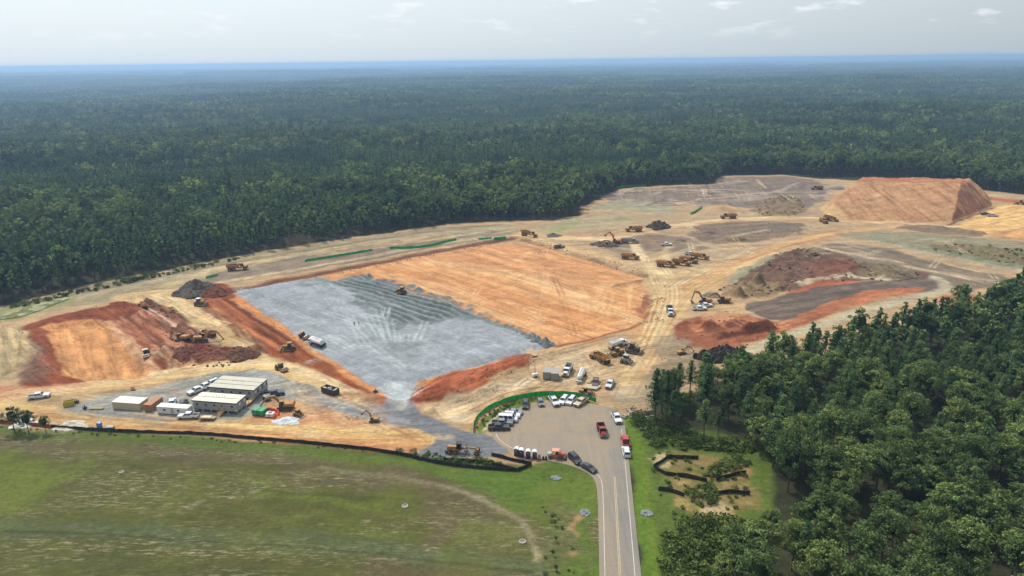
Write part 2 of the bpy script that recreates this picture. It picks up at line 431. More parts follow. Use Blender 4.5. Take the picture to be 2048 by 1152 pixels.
# left pit
pp([(38, 655), (120, 632), (190, 612), (262, 600), (300, 620), (345, 655), (440, 700), (512, 716), (440, 738), (330, 750), (240, 764), (110, 772), (30, 775), (66, 735), (62, 690)], RED, 5, 1.6)
pp([(40, 690), (70, 680), (95, 720), (112, 755), (60, 765), (30, 765), (60, 730)], GBD, 5, 1.5, 0.6, mott=0.6)
streak([(38, 655), (262, 600), (512, 716), (240, 764), (30, 775)], (200, 620), (420, 740), 0.35, 3.0)
pp([(78, 648), (190, 636), (232, 650), (285, 700), (320, 748), (262, 760), (132, 762), (116, 715), (95, 675)], K(214, 152, 96), 3, 0.8, reg='dirt_pad')
pp([(160, 650), (230, 655), (255, 690), (200, 700), (140, 690)], OR2, 6, 3, 0.5, mott=0.8)
streak([(78, 648), (232, 650), (320, 748), (132, 762)], (120, 650), (150, 760), 0.13, 2.2)
pl([(218, 642), (262, 690), (318, 747)], 3.4, K(224, 172, 130), 0.9, 1.5, 0.3)
tracks([(240, 640), (310, 690), (345, 720), (350, 745)], 4, 6, PINK, 0.5, seed=2)
tracks([(300, 700), (340, 710), (352, 735), (330, 752)], 4, 5, TANL, 0.4, seed=4)
# tan terrace and tilled red strip
pp([(230, 590), (330, 575), (390, 590), (400, 610), (440, 648), (505, 682), (505, 692), (465, 697), (425, 668), (370, 640), (310, 608), (240, 603)], K(208, 174, 124), 4, 1.4)
pp([(340, 600), (390, 618), (420, 650), (380, 640)], K(222, 192, 144), 6, 2, 0.6)
streak([(230, 590), (390, 590), (505, 690), (370, 640)], (340, 590), (500, 690), 0.2, 2.4)
pp([(395, 578), (448, 568), (468, 586), (560, 650), (645, 706), (786, 792), (775, 812), (735, 800), (600, 745), (555, 722), (505, 704), (470, 680), (440, 640), (410, 606)], K(140, 71, 36), 4, 1.2)
pp([(500, 700), (640, 706), (700, 760), (640, 770), (560, 728)], K(160, 94, 60), 8, 3, 0.7, mott=0.4)
streak([(395, 578), (468, 586), (645, 706), (600, 745), (470, 680)], (430, 580), (620, 716), 0.42, 2.0)
streak([(440, 580), (560, 640), (640, 705), (560, 690)], (470, 600), (630, 712), 0, 1.6, K(224, 186, 150), 0.75, lo=0.28)
pl([(420, 600), (480, 650), (560, 700)], 2.5, K(196, 122, 78), 0.8, 2, 0.4)
pl([(405, 610), (450, 640), (500, 680), (520, 700)], 3.5, K(140, 102, 74), 0.8, 3, 0.8)
pp([(330, 660), (430, 690), (500, 700), (510, 715), (430, 735), (350, 720)], RED2, 5, 2, 0.7, mott=0.4)
# dumping trench with its ragged bank
pl([(292, 606), (330, 620), (362, 650), (384, 682)], 6.5, K(96, 60, 46), 0.95, 3, 0.8)
for a_, b_ in (((286, 622), (354, 670)), ((297, 617), (352, 655))):
    pl([a_, ((a_[0] + b_[0]) / 2 + 3, (a_[1] + b_[1]) / 2 - 2), b_], 1.7, K(226, 182, 154), 0.95, 1, 0.15)
zline([(296, 602), (335, 617), (367, 647), (389, 680)], 3.2, 2.2, 0.8)
zline([(330, 705), (380, 715), (440, 712), (505, 700)], 4.5, 2.2, 0.6)
zrough([(330, 660), (430, 690), (500, 700), (510, 715), (430, 735), (350, 720)], 1.1, 5.0)
zrough([(190, 612), (262, 600), (345, 655), (360, 690), (300, 660)], 0.9, 6.0)
zpoly([(78, 648), (190, 636), (232, 650), (285, 700), (320, 748), (262, 760), (132, 762), (116, 715), (95, 675)], -1.6, 4.0)
zpoly([(200, 606), (262, 600), (320, 625), (360, 660), (300, 660), (230, 625)], 2.0, 7.0, rough=0.3)
zline([(395, 582), (440, 574)], 6, 2.6, 0.5)
zline([(445, 580), (560, 655), (640, 708)], 2.5, -0.5, 0.2)
zrough([(38, 655), (120, 632), (262, 600), (345, 655), (512, 716), (440, 738), (330, 750), (300, 690), (232, 650), (95, 675), (120, 760), (60, 765)], 0.7, 3.5)
for _q in range(26):
    _a = (_r0.uniform(215, 330), _r0.uniform(615, 650)); pl([_a, (_a[0] + _r0.uniform(20, 45), _a[1] + _r0.uniform(18, 40)), (_a[0] + _r0.uniform(60, 95), _a[1] + _r0.uniform(50, 85))], _r0.uniform(.7, 1.4), [K(188, 118, 84), K(92, 52, 40), K(206, 146, 110)][_q % 3], 0.6, 0.9, 0.3, mott=0.5)
for _q in range(34):
    _t = _r0.random(); _a = (405 + 60 * _t + _r0.uniform(-10, 25), 585 + 25 * _t); _l = _r0.uniform(.4, 1)
    pl([_a, (_a[0] + 85 * _l, _a[1] + 58 * _l), (_a[0] + 170 * _l, _a[1] + 112 * _l)], _r0.uniform(.6, 1.3), [K(104, 56, 38), K(186, 112, 70), K(120, 64, 42)][_q % 3], 0.6, 0.9, 0.2, mott=0.5)
# haul road past the offices
pl([(-120, 800), (40, 792), (200, 772), (350, 748), (470, 732), (545, 727), (620, 758), (690, 795), (770, 828)], 9, TANY, 0.95, 4, 0.7)
tracks([(-120, 800), (40, 792), (200, 772), (350, 748), (470, 732), (545, 727), (620, 758), (690, 795), (770, 828)], 5, 3.5, TANL, 0.5, seed=5)
pp([(-120, 778), (60, 772), (160, 765), (200, 770), (40, 795), (-120, 806)], K(190, 120, 88), 5, 2, 0.7, mott=0.3)
pp([(600, 760), (640, 765), (780, 800), (790, 815), (765, 825), (690, 795)], K(190, 146, 106), 5, 2, 0.8, mott=0.3)
pp([(700, 785), (775, 790), (782, 810), (740, 815), (705, 800)], K(158, 112, 84), 4, 1.5, 0.7)
pl([(762, 795), (778, 800), (776, 812)], 5, RED3, 0.9, 3, 1)
zline([(740, 800), (765, 796), (780, 806)], 4, 1.1, 0.5)
# lower yard in front of the offices
pp([(-120, 815), (100, 815), (140, 826), (480, 842), (560, 800), (640, 812), (800, 850), (870, 878), (830, 900), (560, 882), (300, 862), (0, 848), (-120, 845)], K(214, 172, 118), 4, 1.0)
pp([(540, 795), (640, 805), (760, 838), (700, 850), (560, 845), (480, 850)], K(196, 136, 98), 8, 3, 0.75, mott=0.35)
pl([(-120, 815), (40, 812), (110, 828), (300, 845), (560, 862), (760, 875), (860, 878)], 6.5, K(224, 190, 126), 0.95, 3, 0.5)
pl([(560, 878), (700, 890), (820, 895)], 4, K(190, 116, 76), 0.85, 4, 1, mott=0.3)
pl([(100, 848), (300, 858), (560, 874)], 3, K(206, 150, 98), 0.7, 3, 1, mott=0.4)
streak([(-120, 820), (140, 826), (480, 845), (870, 878), (560, 884), (-120, 850)], (100, 835), (800, 880), 0.16, 1.8)
tracks([(-120, 818), (40, 814), (110, 830), (300, 847), (560, 864), (760, 876), (860, 879)], 6, 3.0, K(200, 150, 98), 0.45, seed=9)
pp([(0, 818), (80, 822), (120, 835), (200, 845), (210, 862), (100, 856), (0, 849)], K(206, 184, 150), 5, 2, 0.7, mott=0.3)
# gravel lot round the offices
pp([(128, 812), (180, 797), (290, 778), (390, 756), (450, 741), (528, 737), (560, 750), (610, 772), (700, 808), (770, 834), (830, 862), (800, 858), (700, 832), (600, 800), (548, 795), (500, 828), (470, 842), (330, 840), (150, 824)], GRT, 2.5, 0.7, reg='gravel_lot')
pp([(390, 760), (450, 744), (528, 740), (545, 752), (480, 756), (410, 770)], K(150, 154, 152), 5, 1.5, 0.7)
pl([(128, 814), (200, 822), (330, 838)], 5, K(140, 136, 130), 0.6, 4, 1)
streak([(128, 812), (450, 741), (528, 737), (830, 862), (600, 800), (330, 840)], (200, 810), (520, 745), 0.14, 2.0)
# ---------- orange pad
OPAD = [(650, 551), (800, 520), (900, 502), (985, 489), (1050, 485), (1120, 504), (1210, 531), (1292, 556), (1316, 580), (1290, 605), (1292, 638), (1250, 660), (1120, 692), (1060, 672), (1000, 648), (920, 612), (860, 589), (800, 572), (762, 562), (735, 547), (698, 552), (668, 560)]
pp(OPAD, OR1, 2, 0.6, reg='dirt_pad')
pp([(820, 516), (985, 490), (1050, 487), (1180, 522), (1285, 555), (1200, 565), (1040, 555), (900, 535)], K(206, 144, 96), 8, 3, 0.75, mott=0.3)
streak([(820, 516), (1050, 487), (1285, 555), (1040, 560), (880, 530)], (900, 530), (1250, 548), 0.20, 2.2)
pl([(760, 535), (860, 560), (960, 590), (1090, 640), (1180, 670)], 9, OR2, 0.65, 8, 1.5, mott=0.4)
pl([(700, 548), (800, 556), (900, 592), (1060, 662)], 6, OR3, 0.6, 6, 1.0, mott=0.3)
pl([(860, 525), (960, 535), (1060, 562), (1180, 600), (1270, 650)], 10, OR3, 0.8, 8, 1.5, mott=0.3)
pl([(1060, 600), (1150, 625), (1250, 640), (1275, 655)], 7, OR2, 0.6, 6, 2, mott=0.5)
pl([(735, 548), (860, 588), (1000, 648), (1112, 690)], 4, OR2, 0.7, 3, 0.6, mott=0.4)
streak(OPAD, (760, 540), (1110, 660), 0.22, 2.4)
streak([(1130, 570), (1290, 562), (1285, 630), (1180, 640), (1110, 600)], (1200, 580), (1190, 640), 0.0, 2.6, OR3 * 1.08, 0.6, lo=0.0)
streak(OPAD, (760, 545), (1110, 675), 0.0, 2.0, OR3, 0.45, lo=0.15)
tracks([(1100, 690), (1160, 660), (1230, 640), (1240, 600), (1180, 590)], 5, 7, OR2, 0.4, seed=21)
tracks([(660, 556), (760, 545), (900, 560), (1080, 625), (1250, 650)], 6, 8, OR2, 0.35, seed=22)
# ---------- gravel pad
PAD = [(462, 581), (560, 566), (640, 553), (668, 562), (698, 553), (735, 548), (762, 564), (800, 573), (860, 590), (920, 613), (1000, 649), (1060, 673), (1112, 688), (960, 732), (834, 763), (822, 795), (786, 797), (745, 776), (640, 703), (545, 636)]
pp([(440, 586), (640, 547), (740, 542), (930, 612), (1130, 690), (950, 742), (830, 775), (800, 810), (740, 790), (620, 702), (520, 640)], K(212, 146, 92), 3, 0.8)
pp(PAD, GRV, 1.4, 0.5, reg='gravel_pad', sm=0)
pp([(730, 548), (860, 588), (1000, 647), (1108, 686), (1100, 690), (990, 652), (850, 598), (735, 558)], GRD, 3, 1.6, 0.9, reg='gravel_pad')
DARKG = [(645, 562), (670, 566), (700, 555), (735, 550), (762, 565), (800, 574), (860, 591), (920, 614), (1000, 650), (950, 642), (905, 640), (860, 652), (815, 648), (790, 664), (752, 652), (735, 628), (700, 606), (690, 585), (660, 576)]
pp(DARKG, GRD, 5, 2.2, 0.95)
pp([(580, 570), (640, 556), (665, 564), (640, 574), (600, 578)], GRD, 3, 1, 0.8)
pp([(735, 655), (790, 655), (835, 690), (850, 715), (815, 712), (760, 690)], GRD, 5, 2, 0.55)
streak(PAD, (560, 600), (800, 700), 0.10, 3.0)
_P = GP(PAD); _s = sl(_P, 3); STR[_s] = np.where(sdf(XX[_s], YY[_s], _P) < 0, 0.30, STR[_s])
# ---------- throat and gravel road to the turning circle
pp([(780, 790), (828, 790), (848, 826), (890, 852), (935, 866), (990, 872), (1040, 905), (985, 916), (860, 914), (820, 908), (880, 880), (840, 866), (790, 850), (735, 832), (650, 812), (640, 800), (720, 812), (770, 815)], GRS_D, 2.2, 0.8, reg='gravel_road')
pp([(785, 790), (825, 792), (835, 815), (800, 820), (775, 812)], K(182, 178, 168), 6, 2, 0.85)
pp([(700, 808), (780, 818), (850, 852), (800, 850)], K(160, 158, 152), 5, 2, 0.7)
pp([(855, 868), (885, 872), (905, 880), (880, 884)], K(206, 176, 128), 3, 1.5, 0.6)
# ---------- red bank right of the throat
pp([(822, 795), (834, 765), (960, 735), (1055, 702), (1120, 700), (1080, 728), (1010, 745), (950, 775), (880, 810), (850, 818)], RED3, 3, 1.0)
pp([(826, 800), (836, 775), (930, 748), (900, 790), (870, 812)], RED, 5, 1.5, 0.8)
pp([(1000, 728), (1060, 715), (1050, 735), (980, 752)], RED, 4, 1.5, 0.7, mott=0.3)
streak([(822, 795), (834, 765), (1055, 702), (1080, 728), (950, 775), (850, 818)], (850, 790), (1040, 715), 0.45, 1.8)
pp([(860, 812), (960, 772), (1100, 740), (1200, 745), (1210, 785), (1100, 785), (1000, 805), (945, 855), (900, 850), (860, 830)], K(206, 176, 134), 4, 1.4)
pp([(880, 800), (950, 770), (1060, 752), (1080, 762), (980, 785), (900, 822)], GBR, 5, 2, 0.6, mott=0.5)
pp([(900, 830), (945, 825), (955, 845), (930, 852), (880, 842)], K(224, 204, 170), 4, 2, 0.7)
pl([(945, 845), (965, 820), (1020, 797), (1100, 782), (1190, 785)], 4.5, K(216, 160, 108), 0.85, 3, 0.6)
pl([(940, 820), (1000, 788), (1100, 770), (1180, 774)], 0.9, RED2, 0.6, 1, 0.5)
streak([(860, 812), (960, 772), (1200, 745), (1210, 785), (1000, 805), (900, 850)], (880, 830), (1060, 762), 0.28, 1.8)
zline([(850, 806), (880, 790), (960, 755), (1050, 728)], 6, 1.9, 0.6)
zrough([(826, 798), (836, 770), (960, 738), (1055, 706), (1080, 728), (950, 775), (880, 812), (850, 818)], 1.3, 3.0)
zrough([(870, 812), (960, 772), (1060, 752), (1080, 762), (980, 790), (900, 830)], 0.7, 3.0)
zrough([(700, 785), (775, 790), (782, 810), (740, 815)], 0.9, 3.0)
zline([(870, 822), (920, 792), (1000, 768)], 4, 1.0, 0.6)
zpoly(PAD, 0.9, 4.0, 0.3, sm=0)
zpoly(DARKG, 0.9, 5.0, rough=0.5)
# furrows of the freshly tipped stone
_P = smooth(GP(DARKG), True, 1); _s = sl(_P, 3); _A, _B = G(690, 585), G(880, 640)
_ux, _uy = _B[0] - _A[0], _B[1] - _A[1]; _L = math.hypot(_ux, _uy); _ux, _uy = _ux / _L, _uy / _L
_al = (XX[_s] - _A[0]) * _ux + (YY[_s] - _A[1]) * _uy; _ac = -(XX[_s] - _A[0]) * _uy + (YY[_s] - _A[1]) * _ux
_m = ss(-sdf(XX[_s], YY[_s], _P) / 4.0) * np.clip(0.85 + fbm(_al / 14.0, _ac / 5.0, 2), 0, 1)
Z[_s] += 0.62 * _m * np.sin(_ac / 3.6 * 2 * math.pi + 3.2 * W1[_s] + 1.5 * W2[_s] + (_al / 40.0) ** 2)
blend(_s, 0.8 * _m * ss(-0.1 + 1.3 * np.cos(_ac / 3.6 * 2 * math.pi + 3.2 * W1[_s] + 1.5 * W2[_s] + (_al / 40.0) ** 2)), K(88, 96, 94))  # shade painted into the colour of the furrow sides turned from the sun
blend(_s, 0.55 * _m * ss(0.3 - 1.0 * np.cos(_ac / 3.6 * 2 * math.pi + 3.2 * W1[_s] + 1.5 * W2[_s] + (_al / 40.0) ** 2)), GRL)  # sun-facing furrow sides painted paler to strengthen the weak shading
# wheel marks that fan out of the throat, and turning loops
_r = random.Random(3)
for k in range(26):
    tx = 590 + 350 * (k + _r.random()) / 26; ty = 735 - 85 * math.sin((k + .5) / 26 * math.pi) + _r.uniform(-25, 25)
    mx, my = 800 + (tx - 800) * 0.45, 795 + (ty - 795) * 0.62
    tracks([(804, 800), (mx, my), (tx, ty)], 1, 1.5, K(196, 200, 198), 0.48, 0.7, seed=k)
for k, (cx, cy2, rx, ry) in enumerate([(690, 640, 70, 22), (720, 655, 62, 24), (600, 595, 70, 16), (650, 610, 60, 18), (560, 590, 60, 12), (980, 690, 60, 14)]):
    a0 = _r.uniform(2.2, 3.2)
    pts = [(cx + rx * math.cos(a0 + t * .35), cy2 + ry * math.sin(a0 + t * .35)) for t in range(9)]
    tracks(pts, 2, 2.5, K(140, 146, 152), 0.5, 0.8, seed=60 + k)
tracks([(770, 640), (782, 600), (797, 585)], 1, 0.5, GRL, 0.9, 0.9, seed=99)
# ---------- edges of the pads
for _q in range(30):                 # tipped loads along the ragged front of the stone
    _t = _q / 29.0; _ex, _ey = (735 + 365 * _t, 549 + 136 * _t - 10 * math.sin(math.pi * _t))
    _ex += _r0.uniform(-10, 6); _ey += _r0.uniform(-3, 5); _w = _r0.uniform(6, 13) * (1 - .45 * _t)
    pp([(_ex - _w, _ey + 1), (_ex - _w * .3, _ey - _w * .32), (_ex + _w * .7, _ey - _w * .1), (_ex + _w * .6, _ey + _w * .4), (_ex - _w * .4, _ey + _w * .4)], GRD * _r0.uniform(.9, 1.08), 1.6, 0.8, 0.95, reg='gravel_pad')
    zmound(_ex, _ey + 1, _w * .30, _w * .34, 1.3 * (1 - .4 * _t))
pl([(440, 588), (560, 564), (650, 547), (820, 514), (985, 484), (1035, 478)], 4.2, K(118, 72, 56), 0.9, 2.5, 0.7)
zline([(420, 586), (560, 559), (650, 542), (820, 509), (985, 480), (1045, 474)], 5, 1.4, 0.3)
pl([(1045, 482), (1120, 500), (1210, 528), (1295, 556)], 3.2, K(126, 92, 68), 0.85, 2.5, 0.6)
zline([(1050, 479), (1120, 496), (1210, 523), (1300, 552)], 6, 1.9, 0.3)
pl([(1112, 692), (1250, 662), (1295, 640)], 1.6, K(150, 84, 58), 0.85, 1.2, 0.4)
pp([(1280, 592), (1318, 578), (1335, 600), (1330, 640), (1290, 645), (1272, 625)], K(152, 96, 70), 4, 1.5, 0.9)
pp([(1298, 580), (1330, 585), (1335, 625), (1312, 630)], GBR, 5, 2, 0.7, mott=0.3)
zrough([(1280, 592), (1318, 578), (1335, 600), (1330, 640), (1290, 645)], 1.6, 6)
pl([(1230, 573), (1270, 565), (1310, 562)], 2.4, GBD, 0.7, 2, 0.6)
zline([(1240, 572), (1275, 563), (1308, 560)], 3.5, 1.3, 0.5)
# ---------- big yard and haul roads, upper right
YARD = [(1040, 455), (1165, 432), (1240, 378), (1425, 370), (1450, 352), (1560, 351), (1660, 360), (1660, 440), (1900, 452), (2300, 440), (2300, 560), (1980, 560), (1880, 545), (1700, 500), (1500, 530), (1400, 590), (1330, 580), (1290, 556), (1130, 498)]
pp(YARD, K(184, 156, 120), 6, 2, 0.8, sm=0)
pp([(1205, 396), (1240, 379), (1425, 371), (1452, 353), (1560, 352), (1650, 362), (1650, 410), (1560, 420), (1400, 408), (1300, 415), (1230, 408)], K(136, 119, 105), 6, 2.5, 0.95)
pp([(1170, 418), (1240, 396), (1300, 402), (1380, 420), (1330, 428), (1230, 420)], K(160, 154, 124), 6, 2, 0.8)
pp([(1060, 452), (1160, 432), (1260, 432), (1270, 448), (1180, 462), (1080, 465)], K(168, 156, 120), 7, 2, 0.75)
pp([(1080, 458), (1165, 440), (1140, 462), (1090, 470)], K(150, 156, 96), 5, 2, 0.6)
pp([(1370, 455), (1440, 442), (1600, 445), (1630, 455), (1560, 478), (1440, 492), (1390, 480)], K(124, 107, 92), 6, 2, 0.92)
pp([(1200, 485), (1260, 470), (1340, 468), (1400, 480), (1420, 500), (1330, 505), (1240, 510)], K(138, 119, 101), 6, 2, 0.85)
pp([(1240, 505), (1300, 500), (1400, 530), (1420, 545), (1330, 560), (1290, 540)], K(188, 158, 118), 6, 2, 0.6)
pp([(1390, 425), (1420, 410), (1462, 408), (1490, 428)], K(206, 166, 118), 4, 1, 0.95)
zmound(1440, 424, 17, 14, 4.5)
pp([(1500, 420), (1530, 396), (1590, 392), (1615, 412), (1600, 432), (1520, 432)], K(138, 116, 88), 5, 2, 0.85)
zrough([(1500, 420), (1530, 396), (1590, 392), (1615, 412), (1600, 432), (1520, 432)], 3.2, 12)
streak([(1240, 380), (1450, 355), (1650, 362), (1650, 410), (1400, 410), (1230, 408)], (1250, 400), (1640, 385), 0.3, 5.0)
streak([(1240, 380), (1450, 355), (1650, 362), (1650, 410), (1400, 410), (1230, 408)], (1380, 370), (1400, 408), 0.0, 3.0, TANL, 0.4, lo=0.2)
tracks([(1345, 405), (1390, 400), (1402, 385), (1396, 378)], 2, 4, TANL, 0.7, seed=31)
tracks([(1350, 408), (1400, 402), (1414, 388)], 1, 3, TANL, 0.7, seed=32)
pl([(1400, 398), (1500, 388), (1560, 382), (1575, 374)], 4, GBL, 0.7, 3, 1)
pl([(1040, 470), (1160, 478), (1220, 478), (1290, 462), (1380, 446), (1460, 438), (1640, 436), (1800, 447), (1930, 456), (2100, 470)], 9, K(226, 194, 146), 0.95, 5, 1.0)
tracks([(1040, 470), (1220, 478), (1380, 446), (1640, 436), (1800, 447), (2100, 470)], 5, 4, K(196, 150, 104), 0.5, seed=33)
pl([(1040, 470), (1110, 490), (1220, 520), (1300, 545)], 12, K(214, 178, 130), 0.8, 6, 1.0)
pl([(1270, 490), (1290, 520), (1330, 565), (1338, 600)], 5.5, K(232, 204, 156), 0.9, 3, 0.6)
tracks([(1262, 482), (1285, 515), (1330, 565), (1335, 590)], 3, 3, TANL, 0.6, seed=34)
pl([(1340, 490), (1330, 520), (1400, 545)], 4, TANL, 0.5, 3, 1)
pp([(1280, 560), (1340, 545), (1420, 530), (1520, 500), (1560, 505), (1500, 530), (1440, 570), (1400, 592), (1370, 620), (1330, 690), (1290, 760), (1240, 800), (1200, 790), (1290, 690), (1320, 620)], K(212, 178, 128), 6, 1.5, 0.95)
tracks([(1225, 800), (1290, 700), (1330, 620), (1380, 580), (1480, 530), (1640, 470), (1760, 455)], 9, 7, K(190, 140, 90), 0.5, seed=35)
tracks([(1235, 790), (1300, 690), (1340, 600), (1330, 560), (1290, 515)], 5, 5, K(236, 206, 154), 0.5, seed=36)
pl([(1400, 560), (1500, 512), (1600, 480), (1690, 462), (1800, 455)], 7, K(212, 168, 118), 0.9, 4, 0.8)
pl([(1480, 525), (1580, 490), (1680, 468)], 1.6, K(176, 112, 72), 0.7, 1.5, 0.5)
pl([(1370, 470), (1420, 492), (1450, 520)], 4, GBL, 0.6, 3, 1)
for (cx, cy2, rx, ry, hh) in ((1472, 481, 9, 5, 2.0), (1418, 468, 6, 4, 1.5), (1330, 452, 0, 0, 0), (1360, 482, 5, 4, 1.0)):
    if rx:
        zmound(cx, cy2, rx, ry, hh)
        pp([(cx - rx * 3.2, cy2 + 2), (cx, cy2 - 5), (cx + rx * 3.2, cy2 + 1), (cx, cy2 + 6)], DBR, 3, 1, 0.85)
zrough([(1370, 455), (1440, 442), (1600, 445), (1630, 455), (1560, 478), (1440, 492), (1390, 480)], 0.6, 4)
# ---------- big stockpile
STOCK = GP([(1650, 441), (1893, 447), (1990, 411)]); (sx0, sy0), (sx1, sy1), (sx2, sy2) = STOCK
STK = GP([(1650, 441), (1905, 445), (1985, 411), (1645, 415)]); STK = STK[:3] + [(STK[2][0] + 18.4, STK[2][1] + 34), (STK[3][0] + 32.5, STK[3][1] + 48), STK[3]]
_s = sl(STK, 12)
_x, _y = XX[_s] + W1[_s] * 1.6, YY[_s] + W2[_s] * 2.4
_d = np.full(_x.shape, 1e9); _h = np.full(_x.shape, 1e9); _side = np.zeros(_x.shape, int)
for _k, _sl in enumerate((0.285, 0.95, 1.0, 1.0, 1.0, 1.08)):      # planar faces, crisp arrises
    (_ax, _ay), (_bx, _by) = STK[_k], STK[(_k + 1) % 6]; _L = math.hypot(_bx - _ax, _by - _ay)
    _dd = (-(_by - _ay) * (_x - _ax) + (_bx - _ax) * (_y - _ay)) / _L
    _d = np.minimum(_d, _dd); _hh = _dd * _sl; _side = np.where(_hh < _h, _k, _side); _h = np.minimum(_h, _hh)
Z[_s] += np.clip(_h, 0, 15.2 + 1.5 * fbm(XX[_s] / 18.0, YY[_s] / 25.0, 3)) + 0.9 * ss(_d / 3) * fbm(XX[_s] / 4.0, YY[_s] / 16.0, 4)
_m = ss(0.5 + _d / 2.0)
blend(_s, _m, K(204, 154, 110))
blend(_s, _m * (_side == 1), K(158, 108, 76))  # right face painted darker: its shade is put into the soil colour
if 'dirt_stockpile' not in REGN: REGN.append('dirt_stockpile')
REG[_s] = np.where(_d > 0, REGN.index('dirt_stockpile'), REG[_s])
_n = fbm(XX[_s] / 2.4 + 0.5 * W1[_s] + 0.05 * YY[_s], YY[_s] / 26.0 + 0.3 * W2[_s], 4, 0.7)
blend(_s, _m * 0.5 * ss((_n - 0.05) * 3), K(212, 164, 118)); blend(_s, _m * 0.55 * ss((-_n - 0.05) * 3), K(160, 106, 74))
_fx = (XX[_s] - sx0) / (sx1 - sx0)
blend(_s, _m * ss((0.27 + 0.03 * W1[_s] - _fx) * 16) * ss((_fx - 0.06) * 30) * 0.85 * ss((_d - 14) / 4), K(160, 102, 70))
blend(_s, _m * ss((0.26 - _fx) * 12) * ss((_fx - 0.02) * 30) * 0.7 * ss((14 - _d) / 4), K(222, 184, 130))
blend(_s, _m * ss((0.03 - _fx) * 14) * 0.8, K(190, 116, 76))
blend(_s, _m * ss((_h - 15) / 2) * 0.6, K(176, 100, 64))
pl([(1895, 450), (1945, 432), (1992, 412)], 2.2, K(110, 66, 48), 0.85, 1.6, 0.5)
pp([(1905, 455), (1950, 432), (2000, 405), (2300, 396), (2300, 500), (2060, 480), (1960, 470)], ORY, 5, 1.5, 0.95)
pp([(1980, 465), (2040, 455), (2300, 470), (2300, 520), (2060, 490)], K(196, 132, 86), 7, 2.5, 0.7, mott=0.4)
pl([(1985, 398), (2048, 404), (2200, 408)], 14, K(178, 96, 62), 0.85, 6, 1.5)
pl([(1960, 388), (2048, 396), (2200, 402)], 6, GBL, 0.6, 5, 1)
streak([(1905, 455), (2000, 405), (2300, 396), (2300, 500), (1960, 470)], (1920, 455), (2048, 430), 0.2, 3)
# ---------- berms, brush and pit right of the yard
pp([(1650, 470), (1760, 462), (1900, 470), (2048, 485), (2300, 495), (2300, 560), (2048, 545), (1850, 505), (1740, 482)], K(150, 138, 108), 6, 2, 0.9)
pp([(1800, 452), (1860, 448), (1950, 462), (1990, 472), (1900, 470), (1810, 462)], GBD, 5, 2, 0.8, mott=0.2)
zline([(1800, 458), (1870, 456), (1960, 467)], 5, 1.6, 0.5)
pp([(1850, 500), (1900, 486), (2048, 498), (2300, 510), (2300, 560), (2048, 535), (1950, 520)], K(126, 112, 78), 5, 2, 0.9, mott=0.15)
zrough([(1850, 500), (1900, 486), (2048, 498), (2300, 510), (2300, 560), (2048, 535), (1950, 520)], 2.0, 6)
for w_, c_, off in ((3.2, K(128, 140, 112), 0), (1.0, K(168, 174, 150), 4)):
    pl([(1745, 478 + off), (1830, 495 + off), (1930, 516 + off), (2048, 538 + off), (2200, 560 + off)], w_, c_, 0.9, 1.6, 0.5)
zline([(1745, 478), (1830, 495), (1930, 516), (2048, 538), (2200, 560)], 4, 1.5, 0.2)
pl([(1745, 476), (1800, 472), (1900, 478), (2048, 492), (2200, 500)], 3, K(150, 154, 120), 0.8, 2.5, 0.6)
pp([(1560, 520), (1640, 486), (1740, 488), (1900, 530), (2040, 560), (1960, 585), (1880, 570), (1760, 545), (1660, 528)], K(134, 118, 98), 6, 2, 0.95)
pl([(1640, 495), (1740, 512), (1850, 540), (1990, 566)], 5, K(214, 186, 148), 0.7, 3, 1.5, mott=0.5)
streak([(1560, 520), (1660, 490), (1740, 490), (2040, 560), (1960, 585), (1760, 545)], (1650, 495), (1960, 560), 0.3, 3)
pp([(1440, 572), (1490, 535), (1545, 510), (1600, 497), (1640, 500), (1560, 520), (1500, 560)], MINT, 4, 1.5, 0.75)
pp([(1460, 572), (1520, 535), (1570, 505), (1640, 503), (1700, 525), (1760, 545), (1870, 545), (1840, 560), (1700, 560), (1600, 578), (1500, 585)], K(116, 86, 70), 4, 1.5, 0.95)
pp([(1600, 530), (1680, 520), (1710, 545), (1660, 560), (1610, 560)], K(132, 84, 66), 6, 2, 0.8)
pp([(1700, 528), (1760, 540), (1840, 548), (1800, 562), (1710, 555)], K(140, 124, 94), 4, 2, 0.85)
pp([(1440, 575), (1520, 560), (1580, 572), (1560, 590), (1490, 598), (1450, 592)], K(150, 124, 92), 4, 1.5, 0.9)
zrough([(1460, 572), (1520, 535), (1570, 505), (1640, 503), (1700, 525), (1850, 545), (1830, 560), (1700, 560), (1600, 578), (1500, 590)], 3.0, 9)
zline([(1490, 545), (1540, 520), (1600, 506), (1660, 508), (1700, 524), (1780, 540)], 9, 2.6, 0.5)
for k in range(22):
    mx = 1440 + _r.uniform(0, 130); my = 592 - (mx - 1440) * 0.12 + _r.uniform(-14, 6)
    zmound(mx, my, 3.2, 3.2, _r.uniform(1.2, 2.2))
pp([(1590, 575), (1640, 562), (1690, 560), (1750, 562), (1660, 574), (1580, 590)], K(182, 102, 72), 3, 1.2, 0.9)
pl([(1600, 570), (1650, 556), (1700, 553), (1800, 562)], 4, K(206, 188, 154), 0.8, 3, 0.6)
pp([(1478, 612), (1560, 590), (1660, 570), (1760, 560), (1850, 556), (1888, 566), (1880, 580), (1840, 584), (1700, 592), (1620, 620), (1555, 644), (1530, 632)], K(112, 97, 85), 4, 1.2, 0.97, reg='basin_floor')
streak([(1478, 612), (1660, 570), (1850, 556), (1888, 566), (1700, 592), (1555, 644)], (1500, 620), (1850, 560), 0.30, 2.2)
pp([(1555, 645), (1620, 618), (1700, 590), (1780, 576), (1848, 573), (1850, 580), (1760, 598), (1650, 632), (1540, 672), (1440, 700), (1470, 670)], K(180, 112, 76), 3, 1.0, 0.97)
